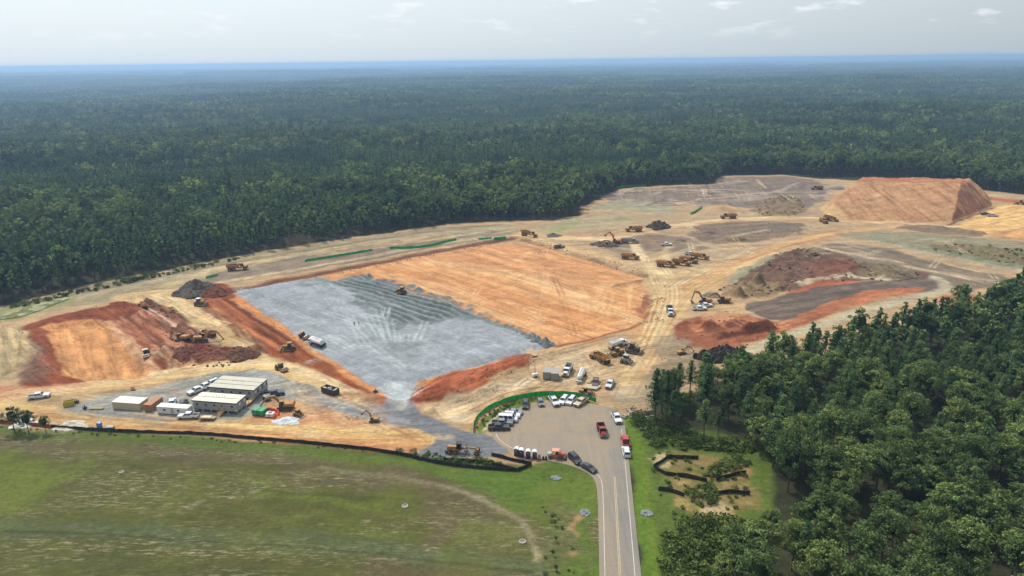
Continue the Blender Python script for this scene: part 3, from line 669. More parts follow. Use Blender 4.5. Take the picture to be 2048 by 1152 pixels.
streak([(1540, 645), (1700, 590), (1848, 573), (1650, 632), (1450, 700)], (1520, 670), (1840, 578), 0.25, 2.0)
pl([(1500, 700), (1600, 662), (1720, 622), (1880, 585), (1900, 570), (1870, 555)], 5, K(192, 178, 148), 0.9, 3, 0.5)
pp([(1890, 580), (1960, 590), (1940, 615), (1880, 620)], K(178, 106, 72), 5, 2, 0.85)
pp([(1352, 650), (1390, 632), (1450, 622), (1510, 632), (1560, 645), (1545, 672), (1480, 695), (1400, 700), (1355, 680)], K(150, 90, 62), 5, 1.5, 0.95)
pp([(1380, 635), (1450, 618), (1510, 628), (1480, 640)], K(206, 160, 118), 5, 2, 0.6)
tracks([(1380, 660), (1430, 650), (1490, 640), (1550, 655)], 4, 4, K(214, 140, 96), 0.6, seed=41)
for (cx, cy2, rx, ry, hh) in ((1422, 657, 6, 4, 3.0), (1480, 648, 8, 4, 1.6), (1528, 655, 6, 4, 2.4), (1370, 654, 6, 5, 2.2), (1400, 650, 4, 3, 1.6), (1500, 662, 5, 3, 1.8)):
    zmound(cx, cy2, rx, ry, hh)
    pp([(cx - rx * 3.6, cy2 + 3), (cx, cy2 - 6), (cx + rx * 3.6, cy2 + 1), (cx, cy2 + 8)], K(112, 62, 44), 3, 1, 0.85)
zline([(1440, 674), (1490, 664), (1540, 657)], 3.0, 2.4, 0.6)
zrough([(1352, 650), (1390, 632), (1450, 622), (1560, 645), (1545, 672), (1480, 695), (1400, 700), (1355, 680)], 0.8, 4)
pl([(1440, 680), (1490, 670), (1540, 662)], 2.0, K(108, 60, 42), 0.8, 1.5, 0.6)
pp([(1300, 720), (1345, 660), (1380, 690), (1410, 700), (1400, 740), (1330, 790), (1300, 800)], K(152, 134, 108), 5, 2, 0.85, mott=0.2)
zrough([(1310, 720), (1345, 660), (1380, 690), (1410, 700), (1400, 740), (1330, 780)], 1.0, 5)
pp([(1190, 785), (1240, 765), (1310, 770), (1310, 800), (1250, 815)], K(160, 150, 132), 6, 2.5, 0.7, mott=0.3)
# compound
pp([(1050, 705), (1130, 695), (1290, 665), (1300, 700), (1240, 760), (1190, 790), (1100, 765), (1060, 735)], K(192, 164, 126), 8, 2, 0.7)
pp([(1060, 715), (1180, 690), (1230, 690), (1180, 715), (1090, 735)], K(190, 168, 132), 8, 3, 0.6, mott=0.4)
streak([(1050, 700), (1290, 660), (1300, 700), (1200, 790), (1060, 760)], (1060, 740), (1290, 680), 0.22, 2.2)
# wheel marks criss-crossing the yards
def wander(px, n, seed, cols, a=0.5, w=0.8):
    r = random.Random(seed); P = np.array(px)
    for k in range(n):
        c0 = P[r.randrange(len(P))]; c1 = P[r.randrange(len(P))]
        if np.hypot(*(c0 - c1)) < 25: continue
        mid = (c0 + c1) / 2 + np.array([r.uniform(-30, 30), r.uniform(-12, 12)])
        j = lambda q: (q[0] + r.uniform(-14, 14), q[1] + r.uniform(-5, 5))
        tracks([j(c0), j(mid), j(c1)], 1, 1.0, cols[k % len(cols)], a, w, seed=seed * 100 + k)
wander([(1060, 470), (1180, 478), (1290, 462), (1300, 520), (1340, 570), (1400, 545), (1440, 520), (1380, 446), (1500, 500), (1600, 470), (1640, 440)], 46, 1, [K(176, 140, 100), K(228, 204, 160), K(158, 130, 100)], 0.42)
wander([(1240, 385), (1330, 380), (1420, 385), (1500, 365), (1600, 370), (1640, 390), (1400, 410), (1280, 410), (1560, 400)], 30, 2, [K(188, 168, 144), K(108, 94, 84), K(176, 156, 134)], 0.55, 1.4)
wander([(1060, 700), (1110, 720), (1170, 705), (1240, 740), (1290, 690), (1180, 750), (1080, 770), (1230, 790)], 26, 3, [K(168, 136, 100), K(218, 190, 148)], 0.45)
wander([(300, 590), (390, 600), (440, 650), (500, 690), (340, 600), (420, 620)], 16, 4, [K(190, 146, 100), K(232, 206, 158)], 0.5)
wander([(560, 730), (640, 765), (700, 800), (760, 830), (600, 790), (650, 830), (560, 850), (760, 860), (840, 876)], 30, 5, [K(176, 126, 86), K(226, 192, 146)], 0.45, 0.7)
wander([(490, 585), (560, 600), (640, 570), (640, 650), (720, 690), (800, 740), (900, 720), (1000, 690), (900, 680), (780, 700), (680, 620)], 44, 6, [K(142, 148, 150), K(192, 196, 196), K(132, 140, 140)], 0.45, 0.8)
wander([(680, 552), (800, 525), (960, 498), (1080, 500), (1260, 556), (1280, 640), (1150, 670), (1080, 640), (960, 590), (860, 560)], 44, 7, [K(192, 132, 84), K(236, 190, 138), K(180, 118, 74)], 0.4, 0.8)
wander([(140, 660), (200, 645), (260, 690), (300, 740), (200, 750), (140, 740)], 14, 8, [K(180, 118, 72), K(230, 176, 120)], 0.45, 0.6)
wander([(1360, 650), (1420, 640), (1500, 650), (1560, 655), (1640, 630), (1480, 690)], 14, 9, [K(206, 140, 98), K(150, 88, 60)], 0.45)
wander([(1660, 490), (1740, 505), (1850, 535), (1980, 560), (1620, 510), (1900, 480)], 18, 10, [K(204, 182, 148), K(132, 116, 98)], 0.45)
wander([(20, 790), (120, 780), (260, 765), (400, 742), (60, 820), (200, 836), (420, 855), (640, 872)], 24, 11, [K(190, 140, 96), K(230, 198, 148)], 0.4, 0.7)
wander([(190, 800), (300, 782), (420, 752), (520, 742), (600, 775), (700, 812), (350, 800)], 20, 12, [K(138, 134, 124), K(182, 176, 160)], 0.45, 0.7)
wander([(880, 825), (960, 780), (1060, 752), (1150, 760), (1000, 795), (920, 845)], 16, 13, [K(166, 132, 98), K(226, 204, 166)], 0.5, 0.6)
# grass between the green fence and the turning circle
pp([(950, 868), (968, 830), (1020, 803), (1080, 789), (1140, 789), (1195, 805), (1195, 815), (1140, 800), (1080, 803), (1030, 820), (985, 850), (975, 868)], K(110, 130, 52), 2, 0.5, 0.95, grs=1.0)
pl([(968, 862), (985, 838), (1012, 820)], 0.9, K(214, 196, 164), 0.9, 0.8, 0.1)
# lighter dust everywhere, then small-scale mottling
COLR *= (1 + 0.10 * NBIG + 0.12 * NFINE + 0.12 * fbm(XX / 7.0 + 3, YY / 5.0, 3))[..., None]
COLR[:] = np.clip(COLR, 0.01, 0.9)

def H(x, y):
    i = int(np.clip(np.searchsorted(xs, x) - 1, 0, NX - 2)); j = int(np.clip(np.searchsorted(ys, y) - 1, 0, NY - 2))
    fx = (x - xs[i]) / (xs[i + 1] - xs[i]); fy = (y - ys[j]) / (ys[j + 1] - ys[j])
    return float((Z[j, i] * (1 - fx) + Z[j, i + 1] * fx) * (1 - fy) + (Z[j + 1, i] * (1 - fx) + Z[j + 1, i + 1] * fx) * fy)
def Hv(x, y):
    i = np.clip(np.searchsorted(xs, x) - 1, 0, NX - 2); j = np.clip(np.searchsorted(ys, y) - 1, 0, NY - 2)
    fx = np.clip((x - xs[i]) / (xs[i + 1] - xs[i]), 0, 1); fy = np.clip((y - ys[j]) / (ys[j + 1] - ys[j]), 0, 1)
    return (Z[j, i] * (1 - fx) + Z[j, i + 1] * fx) * (1 - fy) + (Z[j + 1, i] * (1 - fx) + Z[j + 1, i + 1] * fx) * fy
def at(px, py):
    z = 0.0
    for _ in range(12):
        x, y = G(px, py, z); z = z * 0.4 + H(x, y) * 0.6
    return Vector((x, y, H(x, y)))

# flatten under the turning circle and road
ROADF = [(945, 862), (1020, 800), (1100, 786), (1200, 800), (1262, 820), (1262, 850), (1290, 1152), (1320, 1900), (1190, 1900), (1190, 970), (1090, 930), (990, 905)]
_P = GP(ROADF); _s = sl(_P, 8); _m = ss(0.5 - sdf(XX[_s], YY[_s], _P) / 6.0); Z[_s] = Z[_s] * (1 - _m)

# ------------------------------------------------------------------ earth material
def ground_mat():
    m, t, b = new_mat('earth')
    g = node(t, 'ShaderNodeNewGeometry'); P = g.outputs['Position']
    ca = node(t, 'ShaderNodeVertexColor', layer_name='Col')
    ma = node(t, 'ShaderNodeVertexColor', layer_name='Mask')
    sp = node(t, 'ShaderNodeSeparateColor'); t.links.new(ma.outputs['Color'], sp.inputs[0])
    n1 = tnoise(t, P, 0.75, 6, 0.72); n2 = tnoise(t, P, 0.22, 4, 0.6)
    k = tmath(t, 'MULTIPLY', ramp(t, n1, 0.25, 0.75, 0.68, 1.32), ramp(t, n2, 0.3, 0.7, 0.90, 1.10))
    sc = node(t, 'ShaderNodeVectorMath', operation='SCALE'); t.links.new(ca.outputs['Color'], sc.inputs[0]); t.links.new(k, sc.inputs['Scale'])
    vr = node(t, 'ShaderNodeVectorRotate', rotation_type='Z_AXIS'); t.links.new(P, vr.inputs['Vector'])
    t.links.new(tmath(t, 'MULTIPLY', sp.outputs[2], -math.pi), vr.inputs['Angle'])
    ms = node(t, 'ShaderNodeMapping'); ms.inputs['Scale'].default_value = (0.05, 1.0, 0.0); t.links.new(vr.outputs[0], ms.inputs[0])
    st1 = tnoise(t, ms.outputs[0], 0.55, 5, 0.75)
    stf = tmath(t, 'MULTIPLY', ramp(t, st1, 0.28, 0.72, -0.34, 0.34), ma.outputs['Alpha'])
    sc2 = node(t, 'ShaderNodeVectorMath', operation='SCALE'); t.links.new(sc.outputs[0], sc2.inputs[0]); t.links.new(tmath(t, 'ADD', stf, 1.0), sc2.inputs['Scale'])
    sc = sc2
    ms2 = node(t, 'ShaderNodeMapping'); ms2.inputs['Scale'].default_value = (0.10, 1.0, 0.0); t.links.new(vr.outputs[0], ms2.inputs[0])
    st2 = tnoise(t, ms2.outputs[0], 0.17, 6, 0.78)
    bare = tmath(t, 'SUBTRACT', 1.0, sp.outputs[1])
    mo = tnoise(t, P, 0.13, 9, 0.74)
    bare = tmath(t, 'MULTIPLY', bare, ramp(t, ma.outputs['Alpha'], 0.2, 0.8, 0.15, 1.0))
    hi_ = tmath(t, 'MULTIPLY', tmath(t, 'ADD', ramp(t, mo, 0.51, 0.54, 0, 0.14), ramp(t, st2, 0.52, 0.55, 0, 0.22)), bare)
    lo_ = tmath(t, 'MULTIPLY', tmath(t, 'ADD', ramp(t, mo, 0.45, 0.42, 0, 0.16), ramp(t, st2, 0.46, 0.43, 0, 0.24)), bare)
    sc3 = node(t, 'ShaderNodeVectorMath', operation='SCALE'); t.links.new(sc.outputs[0], sc3.inputs[0]); t.links.new(tmath(t, 'ADD', tmath(t, 'SUBTRACT', hi_, lo_), 1.0), sc3.inputs['Scale'])
    sc = sc3
    # straw and bare spots showing through the thin sward
    mp = node(t, 'ShaderNodeMapping'); mp.inputs['Rotation'].default_value = (0, 0, R(8)); mp.inputs['Scale'].default_value = (0.22, 1.0, 1)
    t.links.new(P, mp.inputs[0])
    s1 = tnoise(t, mp.outputs[0], 1.5, 7, 0.8); s2 = tnoise(t, mp.outputs[0], 0.09, 5, 0.7)
    spk = tmath(t, 'MULTIPLY', ramp(t, s1, 0.50, 0.62, 0, 0.9), ramp(t, s2, 0.43, 0.58, 0, 1))
    spk = tmath(t, 'MULTIPLY', spk, sp.outputs[0])
    c1 = tmix(t, spk, sc.outputs[0], tuple(STRAW))
    # darker tufts and yellow-green drifts in grass
    g1 = tnoise(t, P, 0.9, 4, 0.65); gm = tmath(t, 'MULTIPLY', ramp(t, g1, 0.45, 0.70, 0, 0.55), sp.outputs[1])
    c2 = tmix(t, gm, c1, tuple(K(70, 86, 34)))
    g2 = tnoise(t, P, 0.055, 4, 0.6); gm2 = tmath(t, 'MULTIPLY', ramp(t, g2, 0.5, 0.68, 0, 0.4), sp.outputs[1])
    c3 = tmix(t, gm2, c2, tuple(K(108, 112, 44)))
    t.links.new(c3, b.inputs['Base Color'])
    b.inputs['Roughness'].default_value = 0.95; b.inputs['Specular IOR Level'].default_value = 0.1
    bp = node(t, 'ShaderNodeBump'); bp.inputs['Strength'].default_value = 0.7; bp.inputs['Distance'].default_value = 0.35
    hn = tmath(t, 'ADD', tnoise(t, P, 0.8, 5, 0.65), tmath(t, 'MULTIPLY', tnoise(t, P, 3.0, 3, 0.6), 0.35))
    hn = tmath(t, 'ADD', hn, tmath(t, 'MULTIPLY', stf, 1.2)); t.links.new(hn, bp.inputs['Height']); t.links.new(bp.outputs[0], b.inputs['Normal'])
    return m
EARTH = ground_mat()
# split the sheet by what the ground is; neighbours share their border vertices exactly
jj, ii = np.meshgrid(np.arange(NY - 1), np.arange(NX - 1), indexing='ij')
quad = np.stack([jj * NX + ii, jj * NX + ii + 1, (jj + 1) * NX + ii + 1, (jj + 1) * NX + ii], -1).reshape(-1, 4)
qreg = REG[:-1, :-1].reshape(-1)
VV = np.stack([XX, YY, Z], -1).reshape(-1, 3)
CC = np.concatenate([COLR, np.ones(XX.shape + (1,))], -1).reshape(-1, 4).astype(np.float32)
MM = np.stack([SPK, GRS, ANG, STR * (1 - 0.8 * GRS)], -1).reshape(-1, 4).astype(np.float32)
def sheet(name, q):
    used, inv = np.unique(q.reshape(-1), return_inverse=True)
    me = bpy.data.meshes.new(name)
    me.vertices.add(len(used)); me.vertices.foreach_set('co', VV[used].astype(np.float32).reshape(-1))
    me.loops.add(len(inv)); me.loops.foreach_set('vertex_index', inv.astype(np.int32))
    me.polygons.add(len(q)); me.polygons.foreach_set('loop_start', np.arange(0, len(inv), 4, dtype=np.int32))
    me.polygons.foreach_set('use_smooth', np.ones(len(q), bool))
    me.update(calc_edges=True)
    for nm, dat in (('Col', CC), ('Mask', MM)):
        a = me.color_attributes.new(nm, 'FLOAT_COLOR', 'POINT'); a.data.foreach_set('color', dat[used].reshape(-1))
    me.materials.append(EARTH)
    o = bpy.data.objects.new(name, me); COL.objects.link(o)
    return o
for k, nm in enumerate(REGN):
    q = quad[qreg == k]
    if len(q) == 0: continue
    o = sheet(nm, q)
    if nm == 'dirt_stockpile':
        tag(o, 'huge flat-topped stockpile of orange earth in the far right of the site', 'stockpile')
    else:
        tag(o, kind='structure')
# ------------------------------------------------------------------ haze
def box_mesh(name, lo, hi):
    v = [(x, y, z) for z in (lo[2], hi[2]) for y in (lo[1], hi[1]) for x in (lo[0], hi[0])]
    f = [(0, 2, 3, 1), (4, 5, 7, 6), (0, 1, 5, 4), (2, 6, 7, 3), (0, 4, 6, 2), (1, 3, 7, 5)]
    me = bpy.data.meshes.new(name); me.from_pydata(v, [], f); me.update()
    return me
HAZE_D = 1.8e-4
def haze():
    zmin = float(Z.min()) - 1.5; zmax = max(CAM_H, float(Z.max()) + 30) + 6
    me = box_mesh('haze', (-66000, -4500, zmin), (66000, 66000, zmax))
    o = bpy.data.objects.new('haze', me); COL.objects.link(o)
    m = bpy.data.materials.new('haze_air'); m.use_nodes = True; t = m.node_tree
    for n in list(t.nodes):
        if n.type != 'OUTPUT_MATERIAL': t.nodes.remove(n)
    v = t.nodes.new('ShaderNodeVolumePrincipled')
    v.inputs['Color'].default_value = (0.46, 0.69, 0.98, 1)
    v.inputs['Density'].default_value = HAZE_D
    v.inputs['Anisotropy'].default_value = 0.35
    t.links.new(v.outputs[0], t.nodes['Material Output'].inputs['Volume'])
    me.materials.append(m)
    tag(o, kind='stuff')
haze()
# ------------------------------------------------------------------ foliage
def leaf_mat(name, c0, c1, c2, trans=0.22):
    m = bpy.data.materials.new(name); m.use_nodes = True; t = m.node_tree
    for n in list(t.nodes):
        if n.type != 'OUTPUT_MATERIAL': t.nodes.remove(n)
    oi = node(t, 'ShaderNodeObjectInfo'); vc = node(t, 'ShaderNodeVertexColor', layer_name='Tint')
    sp = node(t, 'ShaderNodeSeparateColor'); t.links.new(vc.outputs[0], sp.inputs[0])
    f = ramp(t, tmath(t, 'ADD', tmath(t, 'MULTIPLY', oi.outputs['Random'], 0.70), tmath(t, 'MULTIPLY', sp.outputs[1], 0.60)), 0.15, 1.05, 0, 1)
    Pn0 = node(t, 'ShaderNodeNewGeometry').outputs['Position']; mpn = node(t, 'ShaderNodeMapping'); mpn.inputs['Scale'].default_value = (0.45, 1.0, 1.0); t.links.new(Pn0, mpn.inputs[0]); Pn = mpn.outputs[0]
    stand = tnoise(t, Pn, 0.0065, 3, 0.55); stand2 = tnoise(t, Pn, 0.03, 2)
    f = tmath(t, 'ADD', f, ramp(t, stand, 0.40, 0.60, -0.34, 0.36))
    n_ = t.nodes.new('ShaderNodeClamp'); t.links.new(f, n_.inputs[0]); f = n_.outputs[0]
    c = tmix(t, f, c0, c1)
    hi = ramp(t, tmath(t, 'MULTIPLY', oi.outputs['Random'], sp.outputs[1]), 0.42, 0.72, 0, 0.9)
    c = tmix(t, hi, c, c2)
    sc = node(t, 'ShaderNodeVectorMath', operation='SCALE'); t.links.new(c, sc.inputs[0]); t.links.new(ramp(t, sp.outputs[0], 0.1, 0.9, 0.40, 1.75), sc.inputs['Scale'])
    d = node(t, 'ShaderNodeBsdfDiffuse'); tr = node(t, 'ShaderNodeBsdfTranslucent'); mx = node(t, 'ShaderNodeMixShader')
    mx.inputs[0].default_value = trans
    t.links.new(sc.outputs[0], d.inputs[0]); t.links.new(sc.outputs[0], tr.inputs[0])
    t.links.new(d.outputs[0], mx.inputs[1]); t.links.new(tr.outputs[0], mx.inputs[2])
    t.links.new(mx.outputs[0], t.nodes['Material Output'].inputs[0])
    return m
LEAF_D = leaf_mat('broad_leaves', (0.048, 0.078, 0.030), (0.140, 0.190, 0.058), (0.255, 0.275, 0.068))
LEAF_P = leaf_mat('pine_needles', (0.052, 0.092, 0.040), (0.116, 0.172, 0.060), (0.180, 0.225, 0.066))
LEAF_S = leaf_mat('shrub_leaves', (0.045, 0.070, 0.020), (0.100, 0.135, 0.034), (0.150, 0.170, 0.045))
BARK = simple('bark', (96, 82, 68), 0.95, var=0.25, scale=2.0)
nr = np.random.default_rng(21)
def cards(cen, rad, per, size, flat=0.75, r=None):
    """leaf-sized faces spread through clumps: returns verts, faces, tint"""
    r = r or nr
    n = len(cen) * per
    c = np.repeat(cen, per, 0); rr = np.repeat(rad, per)[:, None]
    d = r.normal(size=(n, 3)); d /= np.linalg.norm(d, axis=1)[:, None]
    p = c + d * rr * (0.45 + 0.6 * r.random((n, 1))) * np.array([1, 1, flat])
    nrm = d * 0.8 + r.normal(size=(n, 3)) * 0.55 + np.array([0, 0, 0.45]); nrm /= np.linalg.norm(nrm, axis=1)[:, None]
    a = np.cross(nrm, r.normal(size=(n, 3))); a /= np.linalg.norm(a, axis=1)[:, None] + 1e-9
    b = np.cross(nrm, a)
    s = size * (0.6 + 0.8 * r.random((n, 1))); s2 = s * (0.55 + 0.5 * r.random((n, 1)))
    v = np.stack([p - a * s * .5, p - b * s2 * .5 + a * s * .1, p + a * s * .5, p + b * s2 * .5 - a * s * .1], 1).reshape(-1, 3)
    f = np.arange(n * 4).reshape(-1, 4)
    t0 = np.repeat(r.random(len(cen)), per) * 0.6 + r.random(n) * 0.4
    t1 = np.repeat(r.random(len(cen)), per) * 0.5 + r.random(n) * 0.5
    tint = np.repeat(np.stack([t0, t1, t0 * 0, t0 * 0 + 1], 1), 4, 0)
    return v, f, tint
def mesh_from(name, parts, mats, smooth_=False):
    """parts: (verts, faces(list or array), tint or None, material index)"""
    V, Fs, T, MI, base = [], [], [], [], 0
    for v, f, t, mi in parts:
        V.append(np.asarray(v, float)); f = [[int(i) + base for i in q] for q in f]; Fs += f; MI += [mi] * len(f)
        T.append(t if t is not None else np.tile([.5, .5, 0, 1], (len(v), 1))); base += len(v)
    me = bpy.data.meshes.new(name); me.from_pydata(np.concatenate(V).tolist(), [], Fs)
    for m in mats: me.materials.append(m)
    me.polygons.foreach_set('material_index', MI)
    a = me.color_attributes.new('Tint', 'FLOAT_COLOR', 'POINT'); a.data.foreach_set('color', np.concatenate(T).astype(np.float32).reshape(-1))
    me.update()
    return me
def tube(pts, rads, n=6):
    v, f = [], []
    for k, (p, r_) in enumerate(zip(pts, rads)):
        p = Vector(p); q = Vector(pts[min(k + 1, len(pts) - 1)]); o = Vector(pts[max(k - 1, 0)])
        d = (q - o).normalized(); u = d.orthogonal().normalized(); w = d.cross(u)
        for i in range(n):
            a = 2 * math.pi * i / n; v.append(tuple(p + u * math.cos(a) * r_ + w * math.sin(a) * r_))
    for k in range(len(pts) - 1):
        for i in range(n):
            f.append((k * n + i, k * n + (i + 1) % n, (k + 1) * n + (i + 1) % n, (k + 1) * n + i))
    f.append(tuple(range((len(pts) - 1) * n, len(pts) * n)))
    return np.array(v), f
def blob(cx, cy_, cz, rx, ry, rz, seed):
    bm = bmesh.new(); bmesh.ops.create_icosphere(bm, subdivisions=2, radius=1)
    rr = np.random.default_rng(seed)
    v = np.array([w.co[:] for w in bm.verts]); f = [[w.index for w in q.verts] for q in bm.faces]; bm.free()
    v = v * (1 + 0.28 * (rr.random((len(v), 1)) - .5))
    return v * np.array([rx, ry, rz]) + np.array([cx, cy_, cz]), f
def crown_clumps(kind, h, r0, seed, n):
    r = np.random.default_rng(seed)
    if kind == 'broad':
        cb = 0.30 * h; d = r.normal(size=(n, 3)); d[:, 2] = d[:, 2] * 0.9 + 0.25; d /= np.linalg.norm(d, axis=1)[:, None]
        lob = 1 + 0.22 * np.sin(3 * np.arctan2(d[:, 1], d[:, 0]) + seed) + 0.18 * r.normal(size=n)
        rad = r0 * np.clip(lob, .55, 1.4) * (0.70 + 0.22 * r.random(n))
        hz = (h - cb) * 0.5
        c = np.stack([d[:, 0] * rad, d[:, 1] * rad, cb + hz + d[:, 2] * hz * 0.84 * (0.8 + 0.3 * r.random(n))], 1)
        return c, r0 * (0.17 + 0.15 * r.random(n))
    t = (np.arange(n) + r.random(n)) / n                     # pine: whorls up the stem
    z = h * (0.34 + 0.64 * t); a = np.arange(n) * 2.4 + r.random(n)
    rad = r0 * (np.clip((1 - t) * 1.25, 0.08, 1) ** 0.75) * (0.35 + 0.75 * r.random(n)) * np.where(t < .2, 0.6 + 2 * t, 1)
    return np.stack([np.cos(a) * rad, np.sin(a) * rad, z], 1), r0 * (0.22 + 0.16 * (1 - t)) * (0.8 + .4 * r.random(n))
def crown_parts(kind, h, r0, seed, n, per, size):
    r = np.random.default_rng(seed + 100)
    c, rad = crown_clumps(kind, h, r0, seed, n)
    v, f, t = cards(c, rad, per, size, 0.75 if kind == 'broad' else 0.6, r)
    out = [(v, f, t, 0)]
    if kind == 'broad':
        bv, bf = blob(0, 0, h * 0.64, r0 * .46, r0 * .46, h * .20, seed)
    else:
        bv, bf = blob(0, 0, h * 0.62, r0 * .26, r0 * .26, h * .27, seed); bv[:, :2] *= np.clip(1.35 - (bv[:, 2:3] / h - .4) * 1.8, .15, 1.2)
    out.append((bv, bf, np.tile([.1, .1, 0, 1], (len(bv), 1)), 0))  # dark filler core added inside the crown to block light and see-through
    return out
def trunk_parts(kind, h, r0, seed):
    r = random.Random(seed)
    top = 0.72 * h if kind == 'broad' else 0.95 * h
    pts = [(0, 0, -0.4), (r.uniform(-.1, .1), r.uniform(-.1, .1), top * .3), (r.uniform(-.25, .25), r.uniform(-.25, .25), top * .65), (r.uniform(-.3, .3), r.uniform(-.3, .3), top)]
    out = [tube(pts, [0.026 * h * .8, 0.018 * h * .8, 0.012 * h * .8, 0.03])]
    for k in range(6 if kind == 'broad' else 5):
        z = h * (0.3 + 0.09 * k); a = k * 2.4 + r.random()
        L = r0 * (0.75 if kind == 'broad' else 0.5)
        out.append(tube([(0, 0, z), (math.cos(a) * L * .5, math.sin(a) * L * .5, z + L * .35), (math.cos(a) * L, math.sin(a) * L, z + L * .55)], [0.09, 0.06, 0.02], 4))
    return [(v, f, None, 0) for v, f in out]
TREES = []      # (kind, crown mesh, trunk mesh, h)
for k in range(5):
    h, r0 = (15.5, 4.3) if k % 2 else (13.5, 3.7)
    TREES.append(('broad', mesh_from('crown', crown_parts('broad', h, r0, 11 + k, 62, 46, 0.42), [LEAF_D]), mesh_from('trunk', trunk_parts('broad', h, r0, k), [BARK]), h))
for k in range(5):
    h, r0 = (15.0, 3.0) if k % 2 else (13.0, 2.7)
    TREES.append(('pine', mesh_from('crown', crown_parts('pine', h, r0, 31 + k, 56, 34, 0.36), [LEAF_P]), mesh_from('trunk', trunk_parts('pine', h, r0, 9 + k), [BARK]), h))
NB = 5
def link_obj(name, me, parent=None):
    o = bpy.data.objects.new(name, me); COL.objects.link(o); o.parent = parent
    return o
def tree(variant, loc, s, rz, name, label, cat, group):
    kind, cm_, tm, h = TREES[variant]
    e = bpy.data.objects.new(name, None); COL.objects.link(e); e.empty_display_size = 0.5
    rr_ = random.Random(int(loc[0] * 91 + loc[1] * 57)); wd = rr_.uniform(.85, 1.2)
    e.location = loc; e.rotation_euler = (0, 0, rz); e.scale = (s * wd, s * wd, s)
    tag(e, label, cat, group)
    link_obj('trunk', tm, e); link_obj('crown', cm_, e)
    return e

# ---- where the woods stand
BACKEDGE = [(-260, 658), (-100, 630), (0, 610), (100, 586), (200, 563), (300, 543), (400, 523), (480, 510), (600, 489), (700, 474), (800, 459), (900, 446),
            (1000, 440), (1110, 438), (1158, 428), (1162, 410), (1203, 394), (1236, 375), (1320, 369), (1425, 367), (1448, 349), (1560, 348),
            (1640, 354), (1800, 352), (1960, 379), (2048, 389), (2300, 397)]
bw = GP(BACKEDGE)
WOOD_BACK = [(-9000, 330)] + [(bw[0][0] - 200, bw[0][1] - 10)] + bw + [(9000, 560), (9000, 30000), (-9000, 30000)]
WOOD_R = GP([(1310, 815), (1345, 800), (1400, 778), (1500, 750), (1600, 722), (1700, 696), (1800, 670), (1900, 642), (1980, 616), (2048, 592), (2300, 560), (2900, 900), (2400, 1500),
             (1400, 1500), (1385, 1240), (1410, 1180), (1480, 1125), (1550, 1050), (1565, 1000), (1535, 930), (1490, 888), (1400, 880), (1330, 868), (1305, 850)])
CLEAR = [GP(p) for p in ([(-40, 181), (120, 184), (125, 188), (60, 189), (-40, 188)], 
                         [(700, 163), (840, 157), (930, 158), (900, 165), (780, 168)], [(-30, 243), (20, 246), (15, 252), (-30, 252)], [(1640, 262), (1770, 258), (1750, 264), (1650, 267)])]
def project(x, y, z):
    dx, dy, dz = x, y, z - CAM_H
    dep = dy * _cp - dz * _sp; up = dy * _sp + dz * _cp
    u, v = dx / dep, up / dep
    return 1024 + F_PX * (u * _cr + v * _sr), 576 - F_PX * (-u * _sr + v * _cr), dep
def jitter_grid(x0, x1, y0, y1, st, j=0.42):
    gx, gy = np.meshgrid(np.arange(x0, x1, st), np.arange(y0, y1, st))
    gx = gx + nr.uniform(-j, j, gx.shape) * st; gy = gy + nr.uniform(-j, j, gy.shape) * st
    return gx.ravel(), gy.ravel()
def pine_here(x, y):
    return 1.2 * fbm(x / 320.0 + 5, y / 120.0 + 2, 3) + 0.25 * fbm(x / 30.0, y / 30.0 + 7, 2)
# right-hand wood, tree by tree
px_, py_ = jitter_grid(30, 330, 60, 330, 4.1)
d_ = sdf(px_, py_, WOOD_R)
keep = d_ < -0.5
px_, py_, d_ = px_[keep], py_[keep], d_[keep]
ix, iy, dep = project(px_, py_, Hv(px_, py_) + 8)
vis = (ix > -60) & (ix < 2120) & (iy < 1260)
pn = pine_here(px_, py_)
kindp = (pn + nr.normal(size=len(px_)) * 0.42 + ss((py_ - 175) / 60.0) * 0.55 - 0.22) > 0     # young pines along the back, hardwoods in front
thin = np.where(kindp, nr.random(len(px_)) < 0.85, nr.random(len(px_)) < 0.54)
sel = vis & thin
px_, py_, dep, kindp, ixv = px_[sel], py_[sel], dep[sel], kindp[sel], ix[sel]
order = np.argsort(dep)
NEAR, REST = order[:380], order[380:]
cnt = {}
for q in NEAR:
    x, y = float(px_[q]), float(py_[q])
    pine = bool(kindp[q])
    v = (NB + random.Random(int(q)).randrange(5)) if pine else random.Random(int(q)).randrange(NB)
    s = float(nr.uniform(0.50, 0.98)) if not pine else float(nr.uniform(0.5, 1.08))
    zone = 'near the bottom of the picture' if y < 150 else ('beside the fenced clearing' if ixv[q] < 1640 else 'deep in the right-hand wood')
    if pine: tree(v, (x, y, H(x, y)), s, float(nr.uniform(0, 6.28)), 'pine_tree', 'slender dark green pine standing ' + zone, 'tree', 'pines of the right-hand wood')
    else: tree(v, (x, y, H(x, y)), s, float(nr.uniform(0, 6.28)), 'broadleaf_tree', 'round-crowned leafy tree standing ' + zone, 'tree', 'leafy trees of the right-hand wood')

